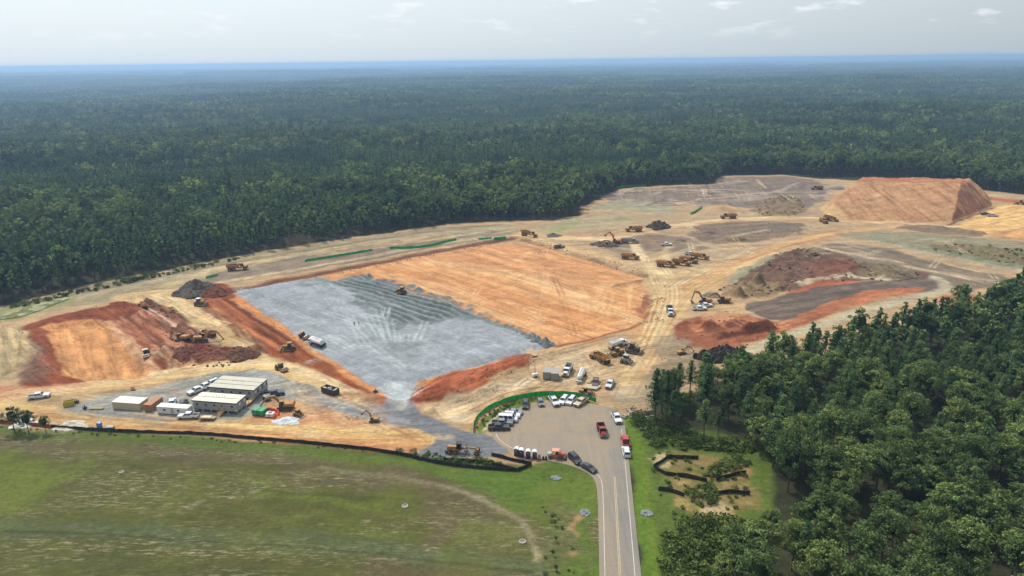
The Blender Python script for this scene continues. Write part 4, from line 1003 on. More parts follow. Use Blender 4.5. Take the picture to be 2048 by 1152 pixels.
# ---- lighter trees for the mass of the wood: single ones along the edges, groves inside, big groves far out
def lod_tree(kind, h, r0, seed, n, per, size):
    parts = crown_parts(kind, h, r0, seed, n, per, size)
    if h * n > 200: parts += [(v, f, t, 1) for v, f, t, _ in trunk_parts(kind, h, r0, seed)[:1]]
    return parts
def grove(name, kind, w, st, hr, seed, n, per, size, mats):
    r = np.random.default_rng(seed); parts = []
    for gx in np.arange(-w / 2 + st / 2, w / 2, st):
        for gy in np.arange(-w / 2 + st / 2, w / 2, st):
            h = r.uniform(*hr); kk = kind if kind != 'mixed' else ('broad' if r.random() < .55 else 'pine')
            r0 = h * (0.27 if kk == 'broad' else 0.17) * r.uniform(.85, 1.15)
            rz = r.uniform(0, 6.28); c_, s_ = math.cos(rz), math.sin(rz)
            off = np.array([gx + r.uniform(-.4, .4) * st, gy + r.uniform(-.4, .4) * st, 0])
            base_t = r.random(2)
            for v, f, t, mi in lod_tree(kk, h, r0, int(r.integers(1e6)), n, per, size):
                v = v @ np.array([[c_, s_, 0], [-s_, c_, 0], [0, 0, 1]]) + off
                t = np.tile([.5, .5, 0, 1], (len(v), 1)) if t is None else t.copy()
                t[:, 0] = np.clip(t[:, 0] * .5 + base_t[0] * .6 - .05, 0, 1); t[:, 1] = np.clip(t[:, 1] * .4 + base_t[1] * .7 - .05, 0, 1)
                parts.append((v, f, t, 2 if mi == 1 else (0 if kk == 'broad' else 1)))
    return mesh_from(name, parts, mats)
MATS = [LEAF_D, LEAF_P, BARK]
def source_collection(name, meshes):
    c = bpy.data.collections.new(name)
    for k, me in enumerate(meshes):
        o = bpy.data.objects.new('%s_%02d' % (name, k), me); c.objects.link(o)
    return c
def scatter(name, coll, x, y, z, idx, rot, scl, kind='stuff'):
    me = bpy.data.meshes.new(name); n = len(x)
    me.vertices.add(n); me.vertices.foreach_set('co', np.stack([x, y, z], 1).astype(np.float32).reshape(-1))
    for nm, ty, dat in (('idx', 'INT', idx.astype(np.int32)), ('rot', 'FLOAT', rot.astype(np.float32)), ('scl', 'FLOAT', scl.astype(np.float32))):
        a = me.attributes.new(nm, ty, 'POINT'); a.data.foreach_set('value', dat)
    me.update()
    o = bpy.data.objects.new(name, me); COL.objects.link(o)
    ng = bpy.data.node_groups.new(name + '_scatter', 'GeometryNodeTree')
    ng.interface.new_socket('Geometry', in_out='INPUT', socket_type='NodeSocketGeometry'); ng.interface.new_socket('Geometry', in_out='OUTPUT', socket_type='NodeSocketGeometry')
    gi = ng.nodes.new('NodeGroupInput'); go = ng.nodes.new('NodeGroupOutput')
    ci = ng.nodes.new('GeometryNodeCollectionInfo'); ci.inputs['Collection'].default_value = coll
    ci.inputs['Separate Children'].default_value = True; ci.inputs['Reset Children'].default_value = True
    iop = ng.nodes.new('GeometryNodeInstanceOnPoints'); iop.inputs['Pick Instance'].default_value = True
    def attr(nm, ty):
        a = ng.nodes.new('GeometryNodeInputNamedAttribute'); a.data_type = ty; a.inputs['Name'].default_value = nm; return a.outputs['Attribute']
    cx = ng.nodes.new('ShaderNodeCombineXYZ')
    ng.links.new(attr('rot', 'FLOAT'), cx.inputs[2])
    ng.links.new(gi.outputs[0], iop.inputs['Points']); ng.links.new(ci.outputs[0], iop.inputs['Instance'])
    ng.links.new(attr('idx', 'INT'), iop.inputs['Instance Index'])
    ng.links.new(cx.outputs[0], iop.inputs['Rotation']); ng.links.new(attr('scl', 'FLOAT'), iop.inputs['Scale'])
    ng.links.new(iop.outputs[0], go.inputs[0])
    md = o.modifiers.new('scatter', 'NODES'); md.node_group = ng
    tag(o, kind=kind)
    return o
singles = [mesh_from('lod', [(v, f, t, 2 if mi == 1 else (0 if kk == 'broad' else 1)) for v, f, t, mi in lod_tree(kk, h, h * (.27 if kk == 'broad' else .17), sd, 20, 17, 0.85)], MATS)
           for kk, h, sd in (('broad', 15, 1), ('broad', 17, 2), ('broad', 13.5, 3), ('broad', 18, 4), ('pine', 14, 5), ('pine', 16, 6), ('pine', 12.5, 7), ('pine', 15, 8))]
C1 = source_collection('single_trees', singles)
ex, ey = jitter_grid(-420, 560, 250, 760, 5.0)
de = sdf(ex, ey, WOOD_BACK)
exz, eyz, edep = project(ex, ey, 8.0)
ke = (de < -0.5) & (de > -42) & (exz > -120) & (exz < 2180)
ex, ey, de = ex[ke], ey[ke], de[ke]
kp = pine_here(ex, ey) + nr.normal(size=len(ex)) * .22 > 0.08
ax = np.concatenate([ex, px_[REST]]); ay = np.concatenate([ey, py_[REST]]); ak = np.concatenate([kp, kindp[REST]])
asc = nr.uniform(0.75, 1.12, len(ax)); asc[len(ex):] *= 0.86; asc[:len(ex)] *= np.where(de > -6, 0.85, 1.0)
scatter('wood_edge', C1, ax, ay, Hv(ax, ay), np.where(ak, 4, 0) + nr.integers(0, 4, len(ax)), nr.uniform(0, 6.28, len(ax)), asc)

W2_, SP2 = 30.0, 27.0
groves = [grove('grove', 'broad', W2_, 7.2, (12, 20), 201, 12, 13, 1.15, MATS), grove('grove', 'broad', W2_, 7.6, (12, 21), 202, 12, 13, 1.15, MATS), grove('grove', 'broad', W2_, 6.8, (10, 18), 205, 12, 13, 1.15, MATS),
          grove('grove', 'pine', W2_, 4.4, (11.5, 14.5), 203, 10, 10, 0.9, MATS), grove('grove', 'pine', W2_, 4.2, (11, 13.5), 204, 10, 10, 0.9, MATS), grove('grove', 'mixed', W2_, 5.4, (11, 17), 206, 11, 12, 1.05, MATS)]
C2 = source_collection('groves', groves)
gx, gy = jitter_grid(-1250, 1450, 280, 1650, SP2, 0.12)
gz0, gy0, _ = project(gx, gy, 10.0)
dg_ = sdf(gx, gy, WOOD_BACK)
kg = (dg_ < -40) & (gz0 > -160) & (gz0 < 2210) & (gy > 100)
for c_ in CLEAR: kg &= sdf(gx, gy, c_) > 12
gx, gy = gx[kg], gy[kg]
pv = pine_here(gx, gy)
ig = np.where(pv > 0.10, 3 + nr.integers(0, 2, len(gx)), np.where(pv > -0.06, 5, nr.integers(0, 3, len(gx))))
scatter('forest', C2, gx, gy, Hv(gx, gy), ig, nr.integers(0, 4, len(gx)) * 1.5708 + nr.uniform(-.3, .3, len(gx)), nr.uniform(0.94, 1.10, len(gx)) * (0.86 + 0.30 * ss(0.5 - 3.0 * fbm(gx / 330.0 + 2, gy / 130.0, 3))))

fgs = [grove('fgrove', 'broad', 84, 7.0, (12, 20), 301, 4, 7, 2.6, MATS[:2]), grove('fgrove', 'broad', 84, 7.6, (12, 21), 302, 4, 7, 2.6, MATS[:2]),
       grove('fgrove', 'pine', 84, 5.8, (11, 14.5), 303, 4, 6, 2.0, MATS[:2]), grove('fgrove', 'mixed', 84, 6.6, (11, 19), 304, 4, 6, 2.4, MATS[:2])]
C3 = source_collection('far_groves', fgs)
fx, fy = jitter_grid(-5500, 6000, 1650, 6800, 78.0, 0.14)
fx2, fy2 = jitter_grid(-16000, 17000, 6750, 19500, 185.0, 0.2)
fx, fy = np.concatenate([fx, fx2]), np.concatenate([fy, fy2])
f0, f1, _ = project(fx, fy, 10.0)
kf = (f0 > -250) & (f0 < 2300)
for c_ in CLEAR: kf &= sdf(fx, fy, c_) > 45
fx, fy = fx[kf], fy[kf]
pv = fbm(fx / 420.0 + 5, fy / 300.0 + 2, 3)
if_ = np.where(pv > 0.12, 2, np.where(pv > -0.1, 3, nr.integers(0, 2, len(fx))))
scatter('far_forest', C3, fx, fy, Hv(fx, fy) - np.where(fy > 6760, 18.0, 0.0), if_, nr.integers(0, 4, len(fx)) * 1.5708 + nr.uniform(-.3, .3, len(fx)), nr.uniform(0.94, 1.12, len(fx)) * (0.85 + 0.42 * ss(0.5 - 3.0 * fbm(fx / 800.0 + 2, fy / 300.0, 3))) * np.where(fy > 6760, 2.15, 1.0))
print('trees', len(NEAR), 'edge', len(ax), 'groves', len(gx), 'far', len(fx))
# ------------------------------------------------------------------ mesh builder for made things
class MB:
    def __init__(s): s.v, s.f = [], []
    def add(s, v, f):
        b = len(s.v); s.v += [tuple(p) for p in v]; s.f += [tuple(i + b for i in q) for q in f]; return s
    def box(s, x0, x1, y0, y1, z0, z1):
        return s.fr(x0, x1, y0, y1, z0, x0, x1, y0, y1, z1)
    def fr(s, x0, x1, y0, y1, z0, X0, X1, Y0, Y1, Z1):
        """box whose top rectangle may differ from its bottom one"""
        v = [(x0, y0, z0), (x1, y0, z0), (x1, y1, z0), (x0, y1, z0), (X0, Y0, Z1), (X1, Y0, Z1), (X1, Y1, Z1), (X0, Y1, Z1)]
        return s.add(v, [(0, 3, 2, 1), (4, 5, 6, 7), (0, 1, 5, 4), (1, 2, 6, 5), (2, 3, 7, 6), (3, 0, 4, 7)])
    def prism(s, prof, y0, y1, inset=0.0):
        """side profile [(x,z)] extruded across the width"""
        n = len(prof)
        v = [(x, y0 , z) for x, z in prof] + [(x, y1, z) for x, z in prof]
        f = [tuple(range(n))[::-1], tuple(range(n, 2 * n))]
        f = [tuple(range(n)), tuple(range(2 * n - 1, n - 1, -1))] + [(i, i + n, (i + 1) % n + n, (i + 1) % n) for i in range(n)]
        return s.add(v, f)
    def cyl(s, p0, p1, r0, r1=None, n=14):
        r1 = r0 if r1 is None else r1
        p0, p1 = Vector(p0), Vector(p1); d = (p1 - p0).normalized(); u = d.orthogonal().normalized(); w = d.cross(u)
        v = []
        for p, r in ((p0, r0), (p1, r1)):
            v += [tuple(p + u * math.cos(2 * math.pi * i / n) * r + w * math.sin(2 * math.pi * i / n) * r) for i in range(n)]
        f = [(i, (i + 1) % n, (i + 1) % n + n, i + n) for i in range(n)] + [tuple(range(n))[::-1], tuple(range(n, 2 * n))]
        return s.add(v, f)
    def beam(s, pts, w, hts):
        """boom-like box beam through pts in the xz plane, width w across y, thickness hts"""
        for (a, b, h0, h1) in zip(pts[:-1], pts[1:], hts[:-1], hts[1:]):
            a, b = Vector((a[0], 0, a[1])), Vector((b[0], 0, b[1])); d = (b - a).normalized(); n = Vector((-d.z, 0, d.x))
            e = d * 0.06
            v = []
            for p, h in ((a - e, h0), (b + e, h1)):
                for sy, sn in ((-1, -1), (1, -1), (1, 1), (-1, 1)):
                    v.append(tuple(p + n * sn * h * .5 + Vector((0, sy * w * .5, 0))))
            s.add(v, [(0, 1, 2, 3), (7, 6, 5, 4), (0, 4, 5, 1), (1, 5, 6, 2), (2, 6, 7, 3), (3, 7, 4, 0)])
        return s
    def move(s, dx=0, dy=0, dz=0): s.v = [(x + dx, y + dy, z + dz) for x, y, z in s.v]; return s
    def rotz(s, a, cx=0, cy=0):
        c_, s_ = math.cos(a), math.sin(a)
        s.v = [(cx + (x - cx) * c_ - (y - cy) * s_, cy + (x - cx) * s_ + (y - cy) * c_, z) for x, y, z in s.v]; return s
    def mesh(s, name, mat, bev=0.0):
        me = bpy.data.meshes.new(name); me.from_pydata(s.v, [], s.f); me.materials.append(mat)
        if bev or True:
            bm = bmesh.new(); bm.from_mesh(me)
            bmesh.ops.recalc_face_normals(bm, faces=bm.faces[:])
            if bev: bmesh.ops.bevel(bm, geom=[e for e in bm.edges if e.is_manifold and e.calc_face_angle(0) > 0.5], offset=bev, segments=1, affect='EDGES')
            bm.to_mesh(me); bm.free()
        me.update(); return me
    def build(s, name, mat, parent=None, bev=0.0):
        return link_obj(name, s.mesh(name, mat, bev), parent)
def root(name, label, cat, group=None):
    e = bpy.data.objects.new(name, None); COL.objects.link(e); e.empty_display_size = 0.5
    return tag(e, label, cat, group)
_kids = {}
def copy_tree(o, parent=None):
    c = o.copy(); COL.objects.link(c); c.parent = parent
    for ch in list(o.children): copy_tree(ch, c)
    return c
def place(o, px, py, heading, s=1.0, dz=0.0):
    """stand a thing on the ground; heading in degrees counter-clockwise from +X, tilted with the ground"""
    p = at(px, py); o.location = (p.x, p.y, p.z + dz)
    e = 2.2
    gx = (H(p.x + e, p.y) - H(p.x - e, p.y)) / (2 * e); gy = (H(p.x, p.y + e) - H(p.x, p.y - e)) / (2 * e)
    n = Vector((-max(-.25, min(.25, gx)), -max(-.25, min(.25, gy)), 1)).normalized()
    f = Vector((math.cos(R(heading)), math.sin(R(heading)), 0)); f = (f - n * f.dot(n)).normalized(); l = n.cross(f)
    o.rotation_euler = Matrix((f, l, n)).transposed().to_euler(); o.scale = (s, s, s)
    return o

# ------------------------------------------------------------------ asphalt: turning circle and road
def asphalt_mat():
    m, t, b = new_mat('asphalt')
    P = node(t, 'ShaderNodeNewGeometry').outputs['Position']
    sx = node(t, 'ShaderNodeSeparateXYZ'); t.links.new(P, sx.inputs[0])
    n1 = tnoise(t, P, 0.12, 5, 0.6); n2 = tnoise(t, P, 1.6, 5, 0.7); 
    mp = node(t, 'ShaderNodeMapping'); mp.inputs['Scale'].default_value = (1.0, 0.05, 1); mp.inputs['Rotation'].default_value = (0, 0, R(1)); t.links.new(P, mp.inputs[0])
    n3 = tnoise(t, mp.outputs[0], 0.9, 3)
    base = tmix(t, ramp(t, n3, 0.3, 0.7, 0, 1), tuple(K(132, 130, 126)), tuple(K(156, 150, 141)))
    # soil carried out by the trucks: thick by the gate, thinning down the road
    far_ = ramp(t, sx.outputs[1], 150, 200, 0.0, 0.34)
    dust = tmath(t, 'MULTIPLY', tmath(t, 'ADD', far_, 0.20), ramp(t, n1, 0.32, 0.60, 0.25, 1.25))
    lane = ramp(t, tmath(t, 'SUBTRACT', sx.outputs[0], tmath(t, 'MULTIPLY', tmath(t, 'SUBTRACT', sx.outputs[1], 118.0), 0.088)), 19.4, 21.4, 0.26, 0.0)
    dust = tmath(t, 'ADD', dust, lane)
    c = tmix(t, dust, base, tuple(K(180, 156, 126)))
    sc = node(t, 'ShaderNodeVectorMath', operation='SCALE'); t.links.new(c, sc.inputs[0]); t.links.new(ramp(t, n2, 0.3, 0.7, 0.9, 1.1), sc.inputs['Scale'])
    t.links.new(sc.outputs[0], b.inputs['Base Color']); b.inputs['Roughness'].default_value = 0.92
    b.inputs['Specular IOR Level'].default_value = 0.2
    return m
ASPH = asphalt_mat()
def flat(name, pts, z, mat, kind='structure'):
    bm = bmesh.new(); vs_ = [bm.verts.new((x, y, z)) for x, y in pts]; fc = bm.faces.new(vs_)
    bmesh.ops.triangulate(bm, faces=[fc]); bmesh.ops.recalc_face_normals(bm, faces=bm.faces[:])
    if bm.faces[:] and sum(f.normal.z for f in bm.faces) < 0: bmesh.ops.reverse_faces(bm, faces=bm.faces[:])
    me = bpy.data.meshes.new(name); bm.to_mesh(me); bm.free(); me.materials.append(mat)
    o = link_obj(name, me); tag(o, kind=kind); return o
LOT = [(1196, 1010), (1193, 965), (1178, 946), (1140, 930), (1090, 920), (1040, 908), (1000, 892), (984, 874), (982, 860), (992, 844), (1012, 828), (1045, 813), (1090, 803), (1140, 801), (1182, 807), (1216, 814), (1242, 823), (1249, 845), (1255, 890), (1267, 1010)]
lot = smooth(GP(LOT), False, 2)
zb = G(1197, 1010)
ROADL = [(zb[0], zb[1])]; A0, A1 = G(1197, 1010), G(1200, 1152); B0, B1 = G(1267, 1010), G(1282.5, 1152)
def ext(a, b, y): t_ = (y - a[1]) / (b[1] - a[1]); return (a[0] + (b[0] - a[0]) * t_, y)
flat('turning_circle', lot, 0.055, ASPH)
flat('road', [lot[0], lot[-1], ext(B0, B1, -200), ext(A0, A1, -200)], 0.055, ASPH)
for a_ in ('turning_circle', 'road'):     # pavement thickness down to the soil
    me = bpy.data.objects[a_].data
    bm = bmesh.new(); bm.from_mesh(me)
    eb = [e for e in bm.edges if e.is_boundary]
    r_ = bmesh.ops.extrude_edge_only(bm, edges=eb); bmesh.ops.translate(bm, verts=[g_ for g_ in r_['geom'] if isinstance(g_, bmesh.types.BMVert)], vec=(0, 0, -0.3))
    bm.to_mesh(me); bm.free()
PW = simple('line_white', (216, 210, 198), 0.8, var=0.12, scale=1.5, dirt=0.5)
PY = simple('line_yellow', (198, 178, 136), 0.8, var=0.12, scale=1.5, dirt=0.6)
def stripe(name, pts, w, mat, dash=None):
    v, f = [], []
    for k, p in enumerate(pts):
        q = pts[min(k + 1, len(pts) - 1)]; o = pts[max(k - 1, 0)]; dx, dy = q[0] - o[0], q[1] - o[1]; L = math.hypot(dx, dy)
        v += [(p[0] - dy / L * w / 2, p[1] + dx / L * w / 2, 0.06), (p[0] + dy / L * w / 2, p[1] - dx / L * w / 2, 0.06)]
    f = [(2 * k, 2 * k + 1, 2 * k + 3, 2 * k + 2) for k in range(len(pts) - 1)]
    me = bpy.data.meshes.new(name); me.from_pydata(v, [], f); me.materials.append(mat); me.update()
    o = link_obj(name, me); tag(o, kind='structure'); return o
stripe('edge_line', smooth(GP([(1243, 858), (1248, 900), (1255, 980), (1262, 1060), (1270, 1152), (1285, 1330)]), False, 1), 0.12, PW)
stripe('edge_line', smooth(GP([(1180, 941), (1192, 946), (1203, 958), (1206, 985), (1208, 1060), (1210, 1152), (1213, 1330)]), False, 2), 0.11, PW)
for d_ in (-0.16, 0.16):
    stripe('centre_line', [(x + d_, y) for x, y in GP([(1229, 953), (1233, 1020), (1240, 1152), (1249, 1330)])], 0.13, PY)
stripe('edge_line', smooth(GP([(992, 868), (998, 880), (1016, 893), (1040, 902)]), False, 2), 0.14, PW)

# ------------------------------------------------------------------ fences
def cloth(name, rgb, rough=0.9):
    m = simple(name, rgb, rough, var=0.22, scale=1.2, dirt=0.12); return m
def sheer(name, rgb, k=0.5):
    m = cloth(name, rgb); t = m.node_tree; b = t.nodes['Principled BSDF']; tr = node(t, 'ShaderNodeBsdfTranslucent'); mx = node(t, 'ShaderNodeMixShader'); mx.inputs[0].default_value = k
    t.links.new(b.inputs['Base Color'].links[0].from_socket, tr.inputs[0]); t.links.new(b.outputs[0], mx.inputs[1]); t.links.new(tr.outputs[0], mx.inputs[2]); t.links.new(mx.outputs[0], t.nodes['Material Output'].inputs[0])
    return m
BLACKF = cloth('black_fabric', (26, 28, 30)); GREENF = sheer('green_fabric', (40, 196, 122), 0.6); ORANGEF = sheer('orange_mesh', (196, 92, 58), 0.4)
STAKE = simple('wooden_stake', (120, 98, 72), 0.9, var=0.2); STEELP = simple('steel_post', (110, 112, 112), 0.5, 0.3)
_postm = MB().box(-.035, .035, -.035, .035, -0.3, 1.0).mesh('post', STAKE)
_postg = MB().box(-.04, .04, -.04, .04, -0.3, 1.0).mesh('post', STEELP)
fence_r = random.Random(5)
def fence(px, h, mat, name, label, cat='fence', step=2.4, pm=None, th=0.03, group=None, sm=1):
    pts = GP(px); pts = smooth(pts, False, sm) if sm else pts
    # resample
    out = [pts[0]]; acc = 0.0
    for a, b in zip(pts[:-1], pts[1:]):
        L = math.hypot(b[0] - a[0], b[1] - a[1]); n = max(1, int(L / 1.2))
        out += [(a[0] + (b[0] - a[0]) * k / n, a[1] + (b[1] - a[1]) * k / n) for k in range(1, n + 1)]
    e = root(name, label, cat, group); bx, by = out[0]; e.location = (bx, by, H(bx, by))
    oz = e.location.z
    v, f = [], []; dist = 0.0; nextp = 0.0
    for k, p in enumerate(out):
        q = out[min(k + 1, len(out) - 1)]; o = out[max(k - 1, 0)]; dx, dy = q[0] - o[0], q[1] - o[1]; L = math.hypot(dx, dy) + 1e-9
        nx_, ny_ = -dy / L, dx / L; z = H(p[0], p[1]) - oz; hh = h * fence_r.uniform(.86, 1.06); le = fence_r.uniform(-.10, .10)
        if k: dist += math.hypot(p[0] - out[k - 1][0], p[1] - out[k - 1][1])
        for s_ in (-1, 1):
            v.append((p[0] - bx + nx_ * th * s_, p[1] - by + ny_ * th * s_, z - 0.12))
            v.append((p[0] - bx + nx_ * (th * s_ + le), p[1] - by + ny_ * (th * s_ + le), z + hh))
        if dist >= nextp:
            nextp = dist + step
            po = link_obj('post', pm or _postm, e); po.location = (p[0] - bx - nx_ * (th + .05), p[1] - by - ny_ * (th + .05), z); po.scale = (1, 1, h * 1.12)
            po.rotation_euler = (fence_r.uniform(-.05, .05), fence_r.uniform(-.05, .05), 0)
    for k in range(len(out) - 1):
        a = 4 * k; b = a + 4
        f += [(a, b, b + 1, a + 1), (a + 2, a + 3, b + 3, b + 2), (a + 1, b + 1, b + 3, a + 3)]
    f += [(0, 1, 3, 2), (4 * len(out) - 4, 4 * len(out) - 2, 4 * len(out) - 1, 4 * len(out) - 3)]
    me = bpy.data.meshes.new('fabric'); me.from_pydata(v, [], f); me.materials.append(mat); me.update()
    link_obj('fabric', me, e)
    return e
fence([(102, 855), (200, 862), (300, 867), (400, 869), (500, 879), (580, 885), (640, 891), (720, 899), (757, 904), (813, 913), (839, 920), (887, 930), (943, 937), (1000, 941), (1035, 943)], 1.05, BLACKF, 'silt_fence', 'long black silt fence between the field and the dirt yard')
fence([(1035, 943), (1050, 937), (1063, 930), (1025, 922), (983, 912)], 1.1, BLACKF, 'silt_fence', 'black silt fence bent to a point in the grass below the portable toilets', sm=0)
fence([(887, 921), (925, 923), (967, 926), (1000, 934), (1033, 942)], 0.95, BLACKF, 'silt_fence', 'inner black silt fence among weeds below the motor grader')
fence([(-150, 838), (0, 847), (50, 850), (101, 855)], 1.15, ORANGEF, 'safety_fence', 'faded orange safety fence at the left edge behind the small trees')
fence([(1397, 917), (1337, 916), (1307, 935), (1331, 949), (1374, 954), (1414, 963)], 1.15, BLACKF, 'silt_fence', 'black silt fence wrapped round a sandy hollow in the right-hand clearing', sm=0)
fence([(1432, 961), (1466, 951), (1492, 946)], 1.15, BLACKF, 'silt_fence', 'short black silt fence rising to the right towards the trees')
fence([(1317, 979), (1343, 983), (1369, 993)], 1.1, BLACKF, 'silt_fence', 'short black silt fence on the lower left of the clearing')
fence([(1404, 995), (1435, 987), (1466, 985), (1500, 988)], 1.1, BLACKF, 'silt_fence', 'lowest black silt fence of the clearing running into the trees')
fence([(947, 866), (948, 850), (958, 834), (980, 818), (1010, 804), (1045, 795), (1085, 790), (1130, 790), (1165, 795), (1192, 804)], 1.35, GREENF, 'screen_fence', 'bright green fabric fence curving round the turning circle', step=2.6, pm=_postg, sm=2)
for lab, pts_, hh in (('green fabric fence along the upper left side of the pad', [(610, 523), (655, 516), (700, 508), (745, 501)], 1.15),
                      ('wavy green fabric fence nearest the middle of the upper bank', [(780, 498), (830, 497), (870, 491), (892, 485), (912, 481)], 1.3),
                      ('short green fence just left of the end of the upper bank', [(957, 479), (983, 480)], 1.0),
                      ('short green fence at the corner of the orange pad', [(988, 482), (1012, 479)], 1.4),
                      ('scrap of green fence behind the dark topsoil heap', [(412, 557), (436, 551)], 1.1),
                      ('green fence against the wood at the far top of the site', [(1233, 376), (1262, 373), (1292, 373)], 1.5),
                      ('short green fence left of the tan sand mound', [(1381, 429), (1404, 421)], 1.5)):
    fence(pts_, hh, GREENF, 'screen_fence', lab, step=3.0, pm=_postg)
# ------------------------------------------------------------------ vehicles and machines (forward = +X, wheels on z = 0)
RUB = simple('rubber', (38, 36, 34), 0.9, var=0.15, dirt=0.35); RIM = simple('rim', (150, 150, 152), 0.4, 0.6)
GL = glass(); BLK = simple('black_trim', (30, 30, 31), 0.6, dirt=0.15); LAMP = simple('lamp_clear', (225, 228, 230), 0.2); TAIL = simple('lamp_red', (150, 24, 20), 0.3)
CATY = simple('machine_yellow', (172, 124, 54), 0.65, dirt=0.6, var=0.12, scale=0.9); CATYR = simple('machine_yellow_rim', (150, 112, 56), 0.6, dirt=0.5)
ORG = simple('machine_orange', (198, 90, 56), 0.55, dirt=0.4, scale=0.9); TRK = simple('track_steel', (66, 60, 54), 0.75, 0.2, dirt=0.5)
DGREY = simple('machine_grey', (70, 70, 70), 0.6, dirt=0.35); STEEL = simple('worn_steel', (140, 134, 126), 0.45, 0.5, dirt=0.4)
SOIL = simple('load_soil', (186, 128, 84), 0.95, var=0.25, scale=1.5, alb=0.62); SOILR = simple('load_red_soil', (160, 92, 62), 0.95, var=0.25, scale=1.5, alb=0.62)
WHT = simple('truck_white', (232, 232, 230), 0.4, dirt=0.22, var=0.04); LGREY = simple('light_grey', (176, 176, 172), 0.6, dirt=0.2)
def paint(rgb, dirt=0.14):
    nm = 'paint_%d_%d_%d' % rgb
    return simple(nm, rgb, 0.32, 0.0, var=0.05, dirt=dirt, coat=0.4, scale=1.2)
def wheel(par, x, y, r, w, rim=RIM, side=1):
    t = MB().cyl((x, y - w / 2, r), (x, y + w / 2, r), r, n=18).build('wheel', RUB, par)
    yy = y + side * (w / 2 + 0.004)
    MB().cyl((x, yy - .02, r), (x, yy + .02, r), r * .56, r * .5, n=12).build('rim', rim, t)
    return t
def panes(par, fr, mat=GL, side_split=(0.06, 0.48, 0.54, 0.94), zlo=0.14, zhi=0.86, rear=True):
    """windscreen, side and rear windows set a few mm proud on a tapered cab fr=(x0,x1,y0,y1,z0,X0,X1,Y0,Y1,Z1)"""
    x0, x1, y0, y1, z0, X0, X1, Y0, Y1, Z1 = fr
    lo = [Vector(p) for p in ((x0, y0, z0), (x1, y0, z0), (x1, y1, z0), (x0, y1, z0))]; hi = [Vector(p) for p in ((X0, Y0, Z1), (X1, Y0, Z1), (X1, Y1, Z1), (X0, Y1, Z1))]
    def quad(i, j, u0, u1, v0, v1, nm):
        def P(u, v): a = lo[i].lerp(lo[j], u); b = hi[i].lerp(hi[j], u); return a.lerp(b, v)
        q = [P(u0, v0), P(u1, v0), P(u1, v1), P(u0, v1)]; n = (q[1] - q[0]).cross(q[3] - q[0]).normalized()
        v = [tuple(p + n * .012) for p in q] + [tuple(p - n * .03) for p in q]
        MB().add(v, [(0, 1, 2, 3), (7, 6, 5, 4), (0, 4, 5, 1), (1, 5, 6, 2), (2, 6, 7, 3), (3, 7, 4, 0)]).build(nm, mat, par)
    quad(1, 2, .06, .94, zlo, zhi, 'windscreen')
    if rear: quad(3, 0, .08, .92, zlo, zhi, 'rear_window')
    for (i, j) in ((0, 1), (2, 3)):
        for k in range(0, len(side_split), 2):
            a, b = side_split[k], side_split[k + 1]
            if (i, j) == (2, 3): a, b = 1 - b, 1 - a
            quad(i, j, a, b, zlo, zhi, 'side_window')
def lights(par, xf, xr, y, z):
    for s in (-1, 1):
        MB().box(xf - .05, xf + .02, s * y - .16, s * y + .16, z - .09, z + .09).build('headlight', LAMP, par)
        MB().box(xr - .02, xr + .05, s * y - .10, s * y + .14 * 0 + .10, z - .05, z + .16).build('tail_light', TAIL, par)
def pickup(label, rgb, group=None, rack=False, crew=True, bed_load=None):
    e = root('pickup_truck', label, 'pickup', group); m = paint(rgb)
    L0, L1, w = -2.95, 2.95, 0.98
    cabr = -1.15 if crew else -0.55
    MB().prism([(cabr, .42), (2.85, .42), (2.93, .62), (2.90, .98), (2.70, 1.10), (1.25, 1.20), (cabr, 1.22)], -w, w).build('body', m, e, 0.05)
    fr = (cabr + .02, 1.28, -w + .04, w - .04, 1.20, cabr + .14, .55, -.76, .76, 1.86)
    MB().fr(*fr).build('cab', m, e, 0.05); panes(e, fr, side_split=(0.05, 0.46, 0.52, 0.86) if crew else (0.1, 0.85))
    b = MB(); b.box(L0, cabr - .03, -w + .02, w - .02, .50, .72)
    for s in (-1, 1): b.box(L0, cabr - .03, s * (w - .05) - .06, s * (w - .05) + .06, .722, 1.20)
    b.box(cabr - .12, cabr - .03, -w + .12, w - .12, .722, 1.20)
    b.build('cargo_bed', m, e)
    MB().box(L0 - .02, L0 + .06, -w + .125, w - .125, .722, 1.18).build('tailgate', m, e)
    MB().box(L0 + .08, cabr - .14, -w + .13, w - .13, .724, .74).build('bed_liner', BLK, e)
    if bed_load: MB().fr(-2.6, -1.5, -.7, .7, .745, -2.4, -1.6, -.5, .5, 1.25).build('bed_cargo', bed_load, e, .05)
    if rack:
        r = MB()
        for x in (-2.7, -1.4):
            for s in (-1, 1): r.box(x - .04, x + .04, s * .85 - .04, s * .85 + .04, 1.2, 1.98)
            r.box(x - .04, x + .04, -.9, .9, 1.98, 2.04)
        for s in (-1, 1): r.box(-2.9, 1.0, s * .86 - .035, s * .86 + .035, 2.04, 2.10)
        r.build('ladder_rack', STEEL, e)
    MB().box(2.86, 3.04, -w + .03, w - .03, .40, .62).build('bumper', BLK if sum(rgb) < 300 else STEEL, e)
    MB().box(L0 - .14, L0 - .03, -w + .05, w - .05, .42, .60).build('bumper', STEEL, e)
    MB().box(2.90, 2.955, -.55, .55, .66, .96).build('grille', BLK, e)
    lights(e, 2.88, L0, .78, .86)
    for s in (-1, 1): MB().box(.85, 1.05, s * 1.08 - .10, s * 1.08 + .10, 1.22, 1.42).build('mirror', BLK, e)
    for x in (-1.85, 1.95):
        for s in (-1, 1): wheel(e, x, s * .86, .41, .27, side=s)
    return e
